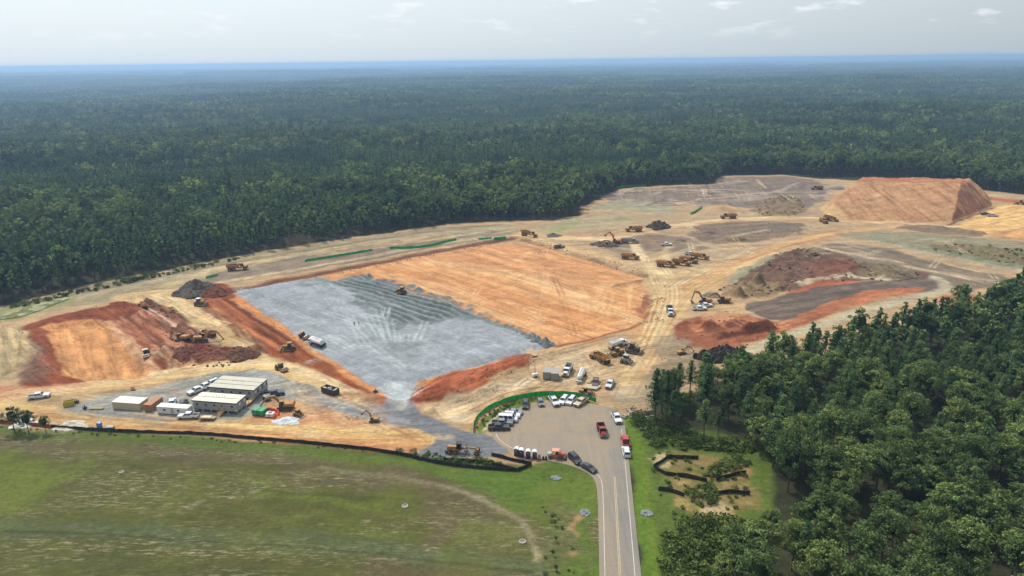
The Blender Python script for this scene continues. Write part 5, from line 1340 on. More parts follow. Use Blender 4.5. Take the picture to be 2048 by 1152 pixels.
def car(label, rgb, kind='suv', group=None):
    e = root({'suv': 'sport_utility_car', 'sedan': 'sedan_car', 'van': 'passenger_van', 'hatch': 'hatchback_car'}[kind], label, {'suv': 'suv', 'sedan': 'car', 'van': 'van', 'hatch': 'car'}[kind], group); m = paint(rgb)
    if kind == 'sedan':
        L0, L1, w, hb, ht, cab = -2.4, 2.4, .90, .92, 1.42, (-1.75, 1.15, -1.0, .30)
    elif kind == 'van':
        L0, L1, w, hb, ht, cab = -2.8, 2.75, 1.0, 1.15, 2.15, (-2.76, 1.95, -2.66, 1.25)
    elif kind == 'hatch':
        L0, L1, w, hb, ht, cab = -2.05, 2.1, .88, .92, 1.50, (-1.98, 1.15, -1.6, .35)
    else:
        L0, L1, w, hb, ht, cab = -2.4, 2.4, .96, 1.05, 1.76, (-2.36, 1.25, -2.0, .45)
    MB().prism([(L0, .38), (L1 - .05, .36), (L1, .58), (L1 - .06, hb - .16), (L1 - .3, hb - .06), (cab[1], hb + .02), (cab[0] + .02, hb + .02), (L0, hb - .05)], -w, w).build('body', m, e, 0.06)
    fr = (cab[0], cab[1], -w + .05, w - .05, hb, cab[2], cab[3], -w + .24, w - .24, ht)
    MB().fr(*fr).build('cab', m, e, 0.05); panes(e, fr, side_split=(.07, .33, .37, .63, .67, .93) if kind in ('suv', 'van') else (.12, .48, .53, .88))
    MB().box(L1 - .06, L1 + .07, -w + .08, w - .08, .36, .58).build('bumper', m, e, .02); MB().box(L0 - .07, L0 + .06, -w + .08, w - .08, .38, .62).build('bumper', m, e, .02)
    MB().box(L1 - .04, L1 + .02, -.5, .5, .6, .78).build('grille', BLK, e)
    lights(e, L1 - .04, L0, w - .2, hb - .24)
    for s in (-1, 1):
        MB().box(cab[1] - .45, cab[1] - .28, s * (w + .09) - .08, s * (w + .09) + .08, hb + .02, hb + .18).build('mirror', m, e)
    if kind == 'suv':
        for s in (-1, 1): MB().box(cab[2] + .2, cab[3] - .2, s * .62 - .03, s * .62 + .03, ht, ht + .06).build('roof_rail', BLK, e)
    for x in (L0 + .95, L1 - .92):
        for s in (-1, 1): wheel(e, x, s * (w - .11), .35, .23, side=s)
    return e
def truck_front(e, m, w=1.18, x=4.0, cabx=1.6, hood=True):
    """bonneted lorry cab with nose at x"""
    if hood:
        MB().fr(cabx + .1, x, -.78, .78, .75, cabx + .1, x - .1, -.70, .70, 1.75).build('hood', m, e, .05)
        MB().box(x - .02, x + .05, -.55, .55, .9, 1.6).build('grille', STEEL, e)
        for s in (-1, 1): MB().fr(x - 1.35, x - .05, s * .95 - .26, s * .95 + .26, .65, x - 1.2, x - .3, s * .93 - .24, s * .93 + .24, 1.15).build('fender', m, e, .04)
    MB().box(x - .02, x + .16, -w, w, .45, .80).build('bumper', STEEL, e)
    fr = (cabx - 1.25, cabx + .15, -w + .08, w - .08, 1.62, cabx - 1.22, cabx - .15, -w + .16, w - .16, 2.62)
    MB().box(cabx - 1.25, cabx + .15, -w + .08, w - .08, .85, 1.62).build('cab_base', m, e, .04); MB().fr(*fr).build('cab', m, e, .05); panes(e, fr, side_split=(.15, .85), zlo=.12, zhi=.8)
    for s in (-1, 1):
        MB().box(x + .0, x + .08, s * .78 - .13, s * .78 + .13, 1.0, 1.22).build('headlight', LAMP, e)
        MB().box(cabx - .15, cabx + .0, s * (w + .18) - .06, s * (w + .18) + .06, 1.7, 2.25).build('mirror', BLK, e)
        MB().cyl((cabx - .3, s * .92, .6), (cabx - 1.2, s * .92, .6), .30, n=12).build('fuel_tank', STEEL, e)
    MB().cyl((cabx - 1.33, .8, 1.0), (cabx - 1.33, .8, 3.05), .08, n=8).build('exhaust_stack', STEEL, e)
def chassis(e, x0, x1):
    c = MB()
    for s in (-1, 1): c.box(x0, x1, s * .42 - .09, s * .42 + .09, .72, .98)
    for k in range(5): xx = x0 + (x1 - x0) * (k + .5) / 5; c.box(xx - .06, xx + .06, -.33, .33, .74, .96)
    c.build('chassis', BLK, e)
def duals(e, xs_):
    for x in xs_:
        for s in (-1, 1): wheel(e, x, s * .93, .52, .52, side=s)
def dump_truck(label, cab_rgb, bed_rgb, axles=2, load=None, group=None, length=8.2):
    e = root('dump_truck', label, 'dump truck', group); m = paint(cab_rgb); b = paint(bed_rgb)
    x1 = length / 2; x0 = -length / 2; cabx = x1 - 1.75
    truck_front(e, m, x=x1, cabx=cabx); chassis(e, x0 + .2, x1 - .2)
    bx1 = cabx - 1.5
    B = MB(); B.fr(x0, bx1, -1.12, 1.12, 1.12, x0, bx1, -1.16, 1.16, 1.22)
    for s in (-1, 1):
        B.box(x0, bx1, s * 1.14 - .05, s * 1.14 + .05, 1.221, 2.35)
        for k in range(5): xx = x0 + .3 + (bx1 - x0 - .6) * k / 4; B.box(xx - .06, xx + .06, s * 1.24 - .05, s * 1.24 + .05, 1.2, 2.33)
    B.box(bx1 - .08, bx1 + .02, -1.085, 1.085, 1.221, 2.6); B.box(bx1 + .021, bx1 + .75, -1.05, 1.05, 2.5, 2.58)
    B.build('dump_bed', b, e)
    MB().box(x0 - .10, x0 - .01, -1.1, 1.1, 1.15, 2.25).build('tailgate', b, e)
    if load: MB().fr(x0 + .1, bx1 - .12, -1.07, 1.07, 1.23, x0 + .9, bx1 - .9, -.4, .4, 2.45).build('load', load, e)
    else: MB().box(x0 + .05, bx1 - .1, -1.07, 1.07, 1.225, 1.25).build('bed_floor', BLK, e)
    for s in (-1, 1): MB().box(x0 - .14, x0 - .10, s * .9 - .1, s * .9 + .1, .95, 1.1).build('tail_light', TAIL, e)
    duals(e, [x0 + .95 + 1.3 * k for k in range(axles)])
    for s in (-1, 1): wheel(e, x1 - .75, s * .98, .50, .30, side=s)
    return e
def tank_truck(label, cab_rgb, tank_rgb, group=None, length=8.4, ends=None, hood=True, rz=.95):
    e = root('water_truck', label, 'water truck', group); m = paint(cab_rgb); tk = paint(tank_rgb)
    x1 = length / 2; x0 = -x1; cabx = x1 - (1.75 if hood else .35)
    truck_front(e, m, x=x1, cabx=cabx, hood=hood); chassis(e, x0 + .2, x1 - .2)
    n = 18; bx1 = cabx - 1.45; V = []
    for x in (x0 + .1, bx1): V += [(x, 1.12 * math.cos(2 * math.pi * i / n), 1.1 + rz + rz * math.sin(2 * math.pi * i / n)) for i in range(n)]
    t = MB().add(V, [(i, (i + 1) % n, (i + 1) % n + n, i + n) for i in range(n)] + [tuple(range(n))[::-1], tuple(range(n, 2 * n))]).build('tank', tk, e)
    MB().box(x0 + .5, bx1 - .4, -.28, .28, 1.1 + 2 * rz, 1.16 + 2 * rz).build('walkway', LGREY, t); MB().cyl((0 + (x0 + bx1) / 2, 0, 1.16 + 2 * rz), ((x0 + bx1) / 2, 0, 1.3 + 2 * rz), .28).build('hatch', LGREY, t)
    MB().box(x0 - .25, x0 + .08, -1.0, 1.0, .8, 1.3).build('spray_bar', paint(ends) if ends else BLK, e)
    for s in (-1, 1): MB().box(x0 + .1, bx1, s * 1.1 - .15, s * 1.1 + .15, .98, 1.12).build('side_step', BLK, e)
    duals(e, [x0 + 1.0, x0 + 2.3])
    for s in (-1, 1): wheel(e, x1 - .75, s * .98, .50, .30, side=s)
    return e
def hauler(label, load=None, group=None, mat=None, rim=None):
    """articulated six-wheel earth hauler, 10 m"""
    e = root('articulated_hauler', label, 'dump truck', group); m = mat or CATY; rm = rim or CATYR
    MB().fr(3.0, 5.0, -.95, .95, 1.2, 3.0, 4.75, -.80, .80, 2.25).build('hood', m, e, .06)
    MB().box(4.9, 5.12, -1.2, 1.2, .8, 1.35).build('bumper', DGREY, e); MB().box(4.88, 5.02, -.6, .6, 1.4, 2.1).build('grille', BLK, e)
    for s in (-1, 1):
        MB().fr(2.6, 4.4, s * 1.15 - .35, s * 1.15 + .35, 1.78, 2.8, 4.2, s * 1.15 - .33, s * 1.15 + .33, 1.95).build('fender', m, e, .04)
        MB().box(5.1, 5.15, s * .95 - .14, s * .95 + .14, 1.1, 1.3).build('headlight', LAMP, e)
        MB().box(2.7, 2.85, s * 1.35 - .05, s * 1.35 + .05, 2.6, 3.1).build('mirror', BLK, e)
    fr = (1.55, 3.05, -.85, .85, 2.1, 1.6, 2.85, -.78, .78, 3.35)
    MB().box(1.55, 3.05, -1.0, 1.0, 1.25, 2.1).build('cab_base', m, e, .05); c = MB().fr(*fr).build('cab', BLK, e, .04); panes(c, fr, side_split=(.08, .92), zlo=.08, zhi=.9)
    MB().box(1.5, 3.0, -.9, .9, 3.36, 3.48).build('cab_roof', m, e, .03)
    MB().box(.4, 1.9, -.42, .42, .95, 1.35).build('hitch', DGREY, e); MB().box(-4.6, .6, -.45, .45, 1.0, 1.35).build('rear_frame', DGREY, e)
    B = MB()
    xs0, xs1 = -4.9, 1.15
    prof = [(xs0, 1.95), (-3.0, 1.5), (xs1 - .4, 1.5), (xs1, 2.2)]
    hull = [(xs0 - .1, 2.15), (-3.0, 1.45), (xs1 - .35, 1.45), (xs1 + .25, 3.0)]
    for s in (-1, 1):
        v = [(x, s * 1.25, z) for x, z in ((xs0 - .1, 2.15), (-3.0, 1.45), (xs1 - .35, 1.45), (xs1 + .1, 2.3))] + [(x, s * 1.5, 2.95) for x in (xs0 - .35, -3.0, xs1 - .35, xs1 + .2)]
        vi = [(x, y - s * .09, z) for x, y, z in v]
        B.add(v + vi, [(0, 1, 5, 4), (1, 2, 6, 5), (2, 3, 7, 6), (8, 12, 13, 9), (9, 13, 14, 10), (10, 14, 15, 11), (4, 5, 13, 12), (5, 6, 14, 13), (6, 7, 15, 14), (0, 4, 12, 8), (3, 11, 15, 7)])
    fl = [(xs0 - .1, 2.15), (-3.0, 1.45), (xs1 - .35, 1.45), (xs1 + .1, 2.3), (xs1 + .25, 3.15)]
    for (xa, za), (xb, zb2) in zip(fl[:-1], fl[1:]):
        B.add([(xa, -1.245, za), (xb, -1.245, zb2), (xb, 1.245, zb2), (xa, 1.245, za), (xa, -1.245, za - .1), (xb, -1.245, zb2 - .1), (xb, 1.245, zb2 - .1), (xa, 1.245, za - .1)],
              [(0, 3, 2, 1), (4, 5, 6, 7), (0, 1, 5, 4), (2, 3, 7, 6), (1, 2, 6, 5), (3, 0, 4, 7)])
    B.build('dump_body', m, e)
    if load: MB().fr(xs0 + .1, xs1 - .05, -1.3, 1.3, 2.2, xs0 + 1.4, xs1 - 1.3, -.5, .5, 3.45).build('load', load, e)
    for x in (3.6, -1.7, -3.5):
        for s in (-1, 1): wheel(e, x, s * 1.22, .88, .68, rm, s)
    return e
def tracks_pair(e, L, gauge, w, h):
    for s in (-1, 1):
        prof = []
        for k in range(7): a = -math.pi / 2 + math.pi * k / 6; prof.append((L / 2 - h / 2 + math.cos(a) * h / 2, h / 2 + math.sin(a) * h / 2))
        for k in range(7): a = math.pi / 2 + math.pi * k / 6; prof.append((-L / 2 + h / 2 + math.cos(a) * h / 2, h / 2 + math.sin(a) * h / 2))
        t = MB().prism(prof, s * gauge / 2 - w / 2, s * gauge / 2 + w / 2).build('track', TRK, e)
        g = MB()
        for k in range(9): xx = -L / 2 + h * .5 + (L - h) * k / 8; g.box(xx - .05, xx + .05, s * gauge / 2 - w / 2 - .01, s * gauge / 2 + w / 2 + .01, h - .01, h + .05)
        g.build('grouser', TRK, t)
        MB().box(-L / 2 + h * .7, L / 2 - h * .7, s * (gauge / 2 + w / 2 + .012) - .01, s * (gauge / 2 + w / 2 + .012) + .01, h * .3, h * .7).build('track_frame', DGREY, t)
def excavator(label, mat=None, swing=0.0, pose='tucked', group=None, name='excavator', size=1.0, bare=False):
    """tracked digger; swing = degrees the upper works are turned; pose = boom / stick angles"""
    e = root(name, label, 'excavator', group); m = mat or CATY
    tracks_pair(e, 4.6, 2.5, .65, .95)
    MB().box(-1.2, 1.2, -.9, .9, .5, 1.0).build('undercarriage', DGREY, e)
    up = MB().cyl((0, 0, .98), (0, 0, 1.18), .75, n=18).build('turntable', DGREY, e)
    up.rotation_euler = (0, 0, R(swing))
    MB().box(-2.55, 1.35, -1.35, 1.35, 1.18, 1.40).build('platform', DGREY, up)
    MB().box(-1.95, .2, -1.33, 1.33, 1.401, 2.25).build('engine_cover', m, up, .05)
    MB().prism([(-2.75, 1.15), (-1.96, 1.15), (-1.96, 2.3), (-2.5, 2.3), (-2.75, 2.0)], -1.33, 1.33).build('counterweight', m if not bare else DGREY, up, .05)
    fr = (.0, 1.45, .40, 1.32, 1.401, .05, 1.25, .44, 1.28, 2.95)
    c = MB().fr(*fr).build('cab', BLK if mat is not ORG else m, up, .03); panes(c, fr, side_split=(.06, .94), zlo=.3, zhi=.92)
    MB().box(0, 1.3, .42, 1.3, 2.96, 3.04).build('cab_roof', m, up, .02)
    MB().cyl((-1.2, -.7, 2.25), (-1.2, -.7, 2.75), .07, n=8).build('exhaust_stack', BLK, up)
    if pose == 'tucked': A, S, B = [(1.0, 1.7), (2.6, 4.6), (4.9, 5.0)], (5.6, 1.3), 0
    elif pose == 'reach': A, S, B = [(1.0, 1.7), (2.9, 3.9), (5.6, 3.4)], (7.4, .9), 0
    elif pose == 'high': A, S, B = [(1.0, 1.7), (2.0, 4.6), (4.0, 6.0)], (6.3, 4.4), 1
    else: A, S, B = [(1.0, 1.7), (2.8, 4.0), (5.0, 3.5)], (4.8, .6), 0
    MB().beam(A, .5, [.55, .85, .5]).move(0, -.15).build('boom', m, up)
    MB().beam([(A[2][0] - .35, A[2][1] + .15), S], .36, [.55, .32]).move(0, -.15).build('stick', m, up)
    dx, dz = (S[0] - A[2][0]), (S[1] - A[2][1]); L_ = math.hypot(dx, dz)
    bk = [(S[0] + .1, S[1] + .25), (S[0] + .45, S[1] - .2), (S[0] + .2, S[1] - .85), (S[0] - .6, S[1] - 1.0), (S[0] - 1.0, S[1] - .7), (S[0] - .35, S[1] - .15)]
    if pose == 'high': bk = [(x, z + .1) for x, z in bk]
    bk = [(x, max(z, .06 - 1.0 * 0)) for x, z in bk]
    MB().prism(bk, -.75, .45).build('bucket', STEEL, up)
    for (p, q) in (((.8, 1.5), (2.3, 3.4)), ((2.7, A[1][1] + .45), (A[2][0] - .3, A[2][1] + .55))):
        for y_ in (-.42, .12): MB().cyl((p[0], y_, p[1]), (q[0], y_, q[1]), .08, n=8).build('ram', STEEL, up)
    e.scale = (size,) * 3
    return e
def dozer(label, group=None, mat=None, size=1.0, canopy=None):
    e = root('bulldozer', label, 'bulldozer', group); m = mat or CATY
    tracks_pair(e, 3.6, 2.1, .62, 1.05)
    MB().box(-1.5, 1.5, -.72, .72, .55, 1.35).build('hull', DGREY, e)
    MB().fr(.35, 2.1, -.62, .62, 1.351, .35, 2.0, -.55, .55, 2.1).build('hood', m, e, .06)
    fr = (-1.0, .35, -.75, .75, 1.351, -.9, .2, -.68, .68, 2.95)
    c = MB().fr(*fr).build('cab', BLK, e, .03); panes(c, fr, side_split=(.08, .92), zlo=.3, zhi=.92)
    MB().box(-1.15, .4, -.85, .85, 2.96, 3.1).build('cab_roof', canopy or m, e, .03)
    MB().box(-1.7, -1.0, -.7, .7, 1.351, 1.9).build('fuel_tank', m, e, .05)
    MB().cyl((1.2, .3, 2.05), (1.2, .3, 2.7), .07, n=8).build('exhaust_stack', BLK, e)
    MB().prism([(2.55, .08), (2.75, .1), (2.62, .6), (2.78, 1.25), (2.58, 1.25), (2.42, .6)], -1.75, 1.75).build('blade', STEEL, e)
    for s in (-1, 1): MB().box(-.6, 2.5, s * 1.50 - .09, s * 1.50 + .09, .4, .62).build('push_arm', m, e)
    MB().prism([(-2.5, .1), (-2.35, .1), (-1.8, 1.1), (-1.8, 1.4), (-2.4, 1.3)], -.3, .3).build('ripper', DGREY, e)
    e.scale = (size,) * 3
    return e
def roller(label, group=None, mat=None, size=1.0, cab=True, blade=False):
    e = root('soil_compactor', label, 'roller', group); m = mat or CATY
    MB().cyl((1.75, -1.05, .76), (1.75, 1.05, .76), .76, n=22).build('drum', STEEL, e)
    d = MB()
    for s in (-1, 1): d.box(.7, 2.75, s * 1.17 - .1, s * 1.17 + .1, .55, 1.0)
    d.box(2.56, 2.75, -1.065, 1.065, .55, 1.0); d.box(.55, .75, -1.065, 1.065, .55, 1.0)
    d.build('drum_frame', m, e)
    MB().fr(-2.7, -.75, -.78, .78, 1.0, -2.6, -.75, -.7, .7, 1.9).build('hood', m, e, .06); MB().box(-.75, .5, -.6, .6, .8, 1.25).build('hitch', DGREY, e)
    fr = (-.75, .55, -.72, .72, 1.251, -.68, .42, -.66, .66, 2.75)
    if cab:
        c = MB().fr(*fr).build('cab', BLK, e, .03); panes(c, fr, side_split=(.08, .92), zlo=.25, zhi=.9)
    else:
        p = MB()
        for x in (-.65, .42):
            for s in (-1, 1): p.box(x - .05, x + .05, s * .62 - .05, s * .62 + .05, 1.25, 2.75)
        p.build('canopy_post', BLK, e); MB().box(-.5, .05, -.3, .3, 1.251, 1.9).build('seat', BLK, e)
    MB().box(-.85, .6, -.85, .85, 2.76, 2.88).build('cab_roof', m, e, .03)
    if blade: MB().prism([(3.0, .1), (3.15, .1), (3.1, .8), (2.95, .8)], -1.25, 1.25).build('blade', m, e)
    for s in (-1, 1): wheel(e, -1.6, s * .82, .78, .52, CATYR, s)
    e.scale = (size,) * 3
    return e
def loader(label, group=None, size=1.0, mat=None):
    e = root('wheel_loader', label, 'loader', group); m = mat or CATY
    MB().fr(-3.1, -.9, -.85, .85, 1.1, -3.0, -.9, -.75, .75, 2.15).build('hood', m, e, .06)
    MB().box(-3.2, -2.6, -1.0, 1.0, .7, 1.1).build('counterweight', m, e, .04)
    fr = (-1.0, .45, -.72, .72, 1.5, -.9, .3, -.66, .66, 3.1); MB().box(-1.0, .5, -.8, .8, .8, 1.5).build('cab_base', m, e, .04)
    c = MB().fr(*fr).build('cab', BLK, e, .03); panes(c, fr, side_split=(.08, .92), zlo=.2, zhi=.92)
    MB().box(-1.1, .45, -.8, .8, 3.11, 3.24).build('cab_roof', m, e, .03)
    MB().box(.4, 2.1, -.5, .5, .8, 1.4).build('front_frame', m, e)
    for s in (-1, 1): MB().beam([(1.2, 1.5), (2.4, 1.3), (3.3, .5)], .2, [.35, .45, .3]).move(0, s * .55).build('lift_arm', m, e)
    MB().prism([(3.2, .1), (4.3, .06), (4.35, .14), (3.5, .3), (3.35, 1.2), (3.2, 1.2)], -1.4, 1.4).build('bucket', STEEL, e)
    for x in (1.55, -1.7):
        for s in (-1, 1): wheel(e, x, s * 1.02, .78, .58, CATYR, s)
    e.scale = (size,) * 3
    return e
def grader(label):
    e = root('motor_grader', label, 'grader'); m = CATY
    MB().fr(-4.3, -1.6, -.62, .62, 1.1, -4.2, -1.6, -.55, .55, 2.2).build('engine_cover', m, e, .06)
    fr = (-1.6, -.2, -.8, .8, 1.5, -1.5, -.35, -.75, .75, 3.2); MB().box(-1.6, -.2, -.8, .8, 1.0, 1.5).build('cab_base', m, e, .04)
    c = MB().fr(*fr).build('cab', BLK, e, .03); panes(c, fr, side_split=(.08, .92), zlo=.15, zhi=.92); MB().box(-1.7, -.2, -.85, .85, 3.21, 3.32).build('cab_roof', BLK, e, .02)
    MB().beam([(-.3, 1.35), (1.4, 1.85), (3.6, 1.7), (4.3, 1.2)], .34, [.5, .4, .4, .45]).build('main_beam', m, e)
    MB().box(4.0, 4.45, -.95, .95, .6, .85).build('front_axle', DGREY, e); MB().box(3.9, 4.6, -.4, .4, .851, 1.5).build('front_block', m, e, .04)
    for s in (-1, 1):
        MB().cyl((1.2, s * .35, 2.0), (1.2, s * .75, .8), .07, n=8).build('lift_ram', STEEL, e)
        MB().cyl((1.3, s * .4, 1.9), (1.3, s * .4, 2.9), .06, n=8).build('blade_ram', DGREY, e)
    MB().cyl((1.1, 0, .72), (1.1, 0, .88), .75, n=18).build('circle', DGREY, e)
    MB().prism([(.95, .08), (1.1, .08), (1.22, .6), (1.05, .62)], -1.75, 1.75).rotz(R(28), 1.1, 0).build('mouldboard', STEEL, e)
    MB().prism([(-4.9, .25), (-4.75, .25), (-4.4, 1.0), (-4.4, 1.2), (-4.9, 1.1)], -.9, .9).build('ripper', DGREY, e)
    for x in (-3.6, -1.95, 4.2):
        for s in (-1, 1): wheel(e, x, s * 1.0, .68, .42, CATYR, s)
    return e
def broom_tractor(label):
    e = root('road_sweeper', label, 'sweeper'); m = ORG
    MB().fr(-1.0, 1.0, -.6, .6, .6, -.9, 1.0, -.55, .55, 1.15).build('chassis', m, e, .04); MB().fr(-1.9, -.7, -.55, .55, .7, -1.8, -.7, -.5, .5, 1.5).build('engine_cover', m, e, .05)
    p = MB()
    for x in (-.6, .75):
        for s in (-1, 1): p.box(x - .05, x + .05, s * .6 - .05, s * .6 + .05, 1.1, 2.3)
    p.build('canopy_post', BLK, e); MB().box(-.85, 1.0, -.8, .8, 2.3, 2.42).build('canopy', simple('faded_canopy', (226, 150, 124), .6, dirt=.2), e, .03)
    MB().box(-.45, .1, -.3, .3, 1.16, 1.75).build('seat', BLK, e); MB().fr(1.05, 2.2, -.7, .7, .8, 1.1, 2.1, -.6, .6, 1.5).build('water_tank', LGREY, e, .06)
    MB().cyl((-2.25, -1.15, .42), (-2.25, 1.15, .42), .42, n=16).build('broom', simple('bristle', (120, 62, 46), .95), e)
    MB().cyl((-1.3, .3, 1.5), (-1.3, .3, 2.4), .06, n=8).build('exhaust_stack', BLK, e)
    for x in (-1.15, 1.5):
        for s in (-1, 1): wheel(e, x, s * .78, .45, .3, side=s)
    return e
def skid_steer(label, mat=None, size=1.0, blade=False):
    e = root('skid_steer', label, 'loader'); m = mat or CATY
    MB().box(-1.2, .7, -.55, .55, .35, 1.1).build('body', m, e, .05); fr = (-.6, .65, -.5, .5, 1.1, -.55, .5, -.46, .46, 2.05)
    c = MB().fr(*fr).build('cab', BLK, e, .03); panes(c, fr, side_split=(.1, .9), zlo=.12, zhi=.9); MB().box(-.65, .6, -.55, .55, 2.06, 2.14).build('cab_roof', m, e, .02)
    for s in (-1, 1): MB().beam([(-1.15, 1.3), (.6, 1.2), (1.35, .45)], .16, [.22, .22, .22]).move(0, s * .68).build('lift_arm', m, e)
    MB().prism([(1.3, .08), (2.1, .05), (2.1, .12), (1.5, .25), (1.4, .75), (1.28, .75)], -.95, .95).build('bucket', STEEL, e)
    for x in (-.8, .35):
        for s in (-1, 1): wheel(e, x, s * .78, .42, .32, CATYR, s)
    e.scale = (size,) * 3
    return e
# ------------------------------------------------------------------ site offices, containers, small plant
SIDING = simple('grey_siding', (168, 166, 166), 0.6, var=0.06, scale=.6, dirt=.08); ROOFW = simple('roof_cream', (226, 218, 196), 0.7, var=0.08, scale=.5, dirt=.15); ROOFT = simple('roof_taupe', (196, 190, 170), 0.7, var=0.08, scale=.5, dirt=.1)
FASC = simple('brown_fascia', (66, 58, 48), 0.7); WOOD = simple('raw_timber', (196, 158, 108), 0.85, var=0.2); CONC = simple('concrete', (178, 172, 160), 0.9, var=0.12)
BEIGE = simple('container_beige', (206, 192, 160), 0.6, dirt=.2); BROWN = simple('container_brown', (170, 124, 92), 0.7, dirt=.25); BGREY = simple('box_grey', (158, 152, 146), 0.6, dirt=.2)
def local(px, py, heading, z=0.0):
    return at(px, py), heading
def office(label, corner, heading, L, W, n, roofm, z0=0.95, hw=2.55, wins=6, doors=(), stairs=True):
    """portable office of n joined modules on piers; corner = front left corner on the ground"""
    e = root('site_office', label, 'office trailer'); e.location = (corner[0], corner[1], H(*corner)); e.rotation_euler = (0, 0, R(heading))
    zt = z0 + hw
    MB().box(0, L, 0, W, z0, zt).build('wall', SIDING, e)
    g = MB()
    for k in range(1, int(L / 1.2)):
        x = k * L / int(L / 1.2); g.box(x - .015, x + .015, -.02, 0.01, z0 + .02, zt - .02)
    for k in range(1, int(W / 1.2)):
        y = k * W / int(W / 1.2); g.box(L - .01, L + .02, y - .015, y + .015, z0 + .02, zt - .02)
    g.build('siding_batten', LGREY, e)
    m = W / n
    for k in range(n):
        y0, y1 = k * m + (.13 if k else -.18), (k + 1) * m - (.13 if k < n - 1 else -.18)
        rp = MB().prism([(y0, zt + .18), (y1, zt + .18), (y1, zt + .24), ((y0 + y1) / 2, zt + .36), (y0, zt + .24)], -.18, L + .18)
        rp.v = [(y, x, z) for x, y, z in rp.v]; rp.build('roof_panel', roofm, e)
    f = MB(); f.box(-.22, L + .22, -.22, -.185, zt - .06, zt + .22); f.box(-.22, L + .22, W + .185, W + .22, zt - .06, zt + .22); f.box(-.22, -.185, -.184, W + .184, zt - .06, zt + .22); f.box(L + .185, L + .22, -.184, W + .184, zt - .06, zt + .22)
    f.box(-.184, L + .184, -.184, W + .184, zt + .02, zt + .17)
    f.build('roof_fascia', FASC, e)
    for k in range(wins):
        x = L * (k + .5) / wins
        if any(abs(x - d) < .8 for d in doors): continue
        w = MB().box(x - .42, x + .42, -.05, .02, z0 + 1.1, z0 + 2.0).build('window', LAMP, e)
        MB().box(x - .36, x - .02, -.062, -.045, z0 + 1.16, z0 + 1.94).build('pane', GL, w); MB().box(x + .02, x + .36, -.062, -.045, z0 + 1.16, z0 + 1.94).build('pane', GL, w)
    for d in doors:
        dd = MB().box(d - .48, d + .48, -.05, .02, z0 + .05, z0 + 2.1).build('door', LGREY, e); MB().box(d - .2, d + .2, -.06, -.045, z0 + 1.3, z0 + 1.9).build('pane', GL, dd)
        if stairs:
            s = MB()
            s.box(d - .9, d + .9, -1.5, -.06, z0 - .12, z0)
            for k in range(4): s.box(d - .6, d + .6, -1.5 - .3 * (k + 1), -1.5 - .3 * k, z0 - .2 * (k + 1) - .1, z0 - .2 * (k + 1))
            for x in (d - .85, d + .85):
                s.box(x - .04, x + .04, -1.48, -1.4, 0, z0 + 1.0); s.box(x - .04, x + .04, -.16, -.08, 0, z0 + 1.0); s.box(x - .03, x + .03, -1.4, -.16, z0 + .9, z0 + 1.0)
            s.build('steps', WOOD, e)
    for k in range(n * 2 if n > 2 else n):
        y = W * (k + .5) / (n * 2 if n > 2 else n)
        MB().box(L + .002, L + .36, y - .38, y + .38, z0 + 1.2 + .3, z0 + 2.3).build('air_conditioner', WHT, e) if k % 2 == 0 or n < 3 else MB().box(L - .02, L + .04, y - .4, y + .4, z0 + 1.0, z0 + 1.9).build('window', GL, e)
    for ix_ in range(6):
        for iy_ in range(n + 1):
            x = .3 + (L - .6) * ix_ / 5; y = .25 + (W - .5) * iy_ / n
            MB().box(x - .2, x + .2, y - .2, y + .2, -.25, z0 - .001).build('pier', CONC, e)
    MB().box(.1, L - .1, .1, W - .1, z0 - .22, z0 - .002).build('underframe', BLK, e)
    for k in range(5):
        x = L * .35 + k * .9; MB().cyl((x, W * .6 + .3 * (k % 2), zt + .28), (x, W * .6 + .3 * (k % 2), zt + .62), .07, n=8).build('roof_vent', STEEL, e)
    return e
c1 = G(417.3, 775, 3.45); office('large triple office trailer with taupe roof strips beside the gravel lot', c1, -11.0, 14.9, 7.9, 3, ROOFT, wins=5, doors=(2.0,), stairs=False)
c2 = G(384.6, 801.8, 3.35); office('smaller double office trailer with cream roof in front of the larger one', c2, -10.4, 13.9, 5.2, 2, ROOFW, z0=.85, wins=5, doors=(9.2,))
def deck(label, px, py, heading):
    e = root('timber_deck', label, 'deck'); b = MB()
    b.box(-2.2, 2.2, -.8, .8, .82, .92)
    b.build('decking', WOOD, e)
    for x in (-2.1, 0, 2.1):
        for s in (-1, 1): MB().box(x - .05, x + .05, s * .72 - .05, s * .72 + .05, -.2, .819 if s > 0 else 1.85).build('post', WOOD, e)
    MB().box(-2.2, 2.2, -.78, -.70, 1.75, 1.84).build('rail', WOOD, e)
    for k in range(4): MB().box(2.2 + .3 * k, 2.5 + .3 * k, -.6, .6, .66 - .2 * k, .74 - .2 * k).build('step', WOOD, e)
    return place(e, px, py, heading)
deck('raw timber deck and stair between the two office trailers', 501, 806, 79)
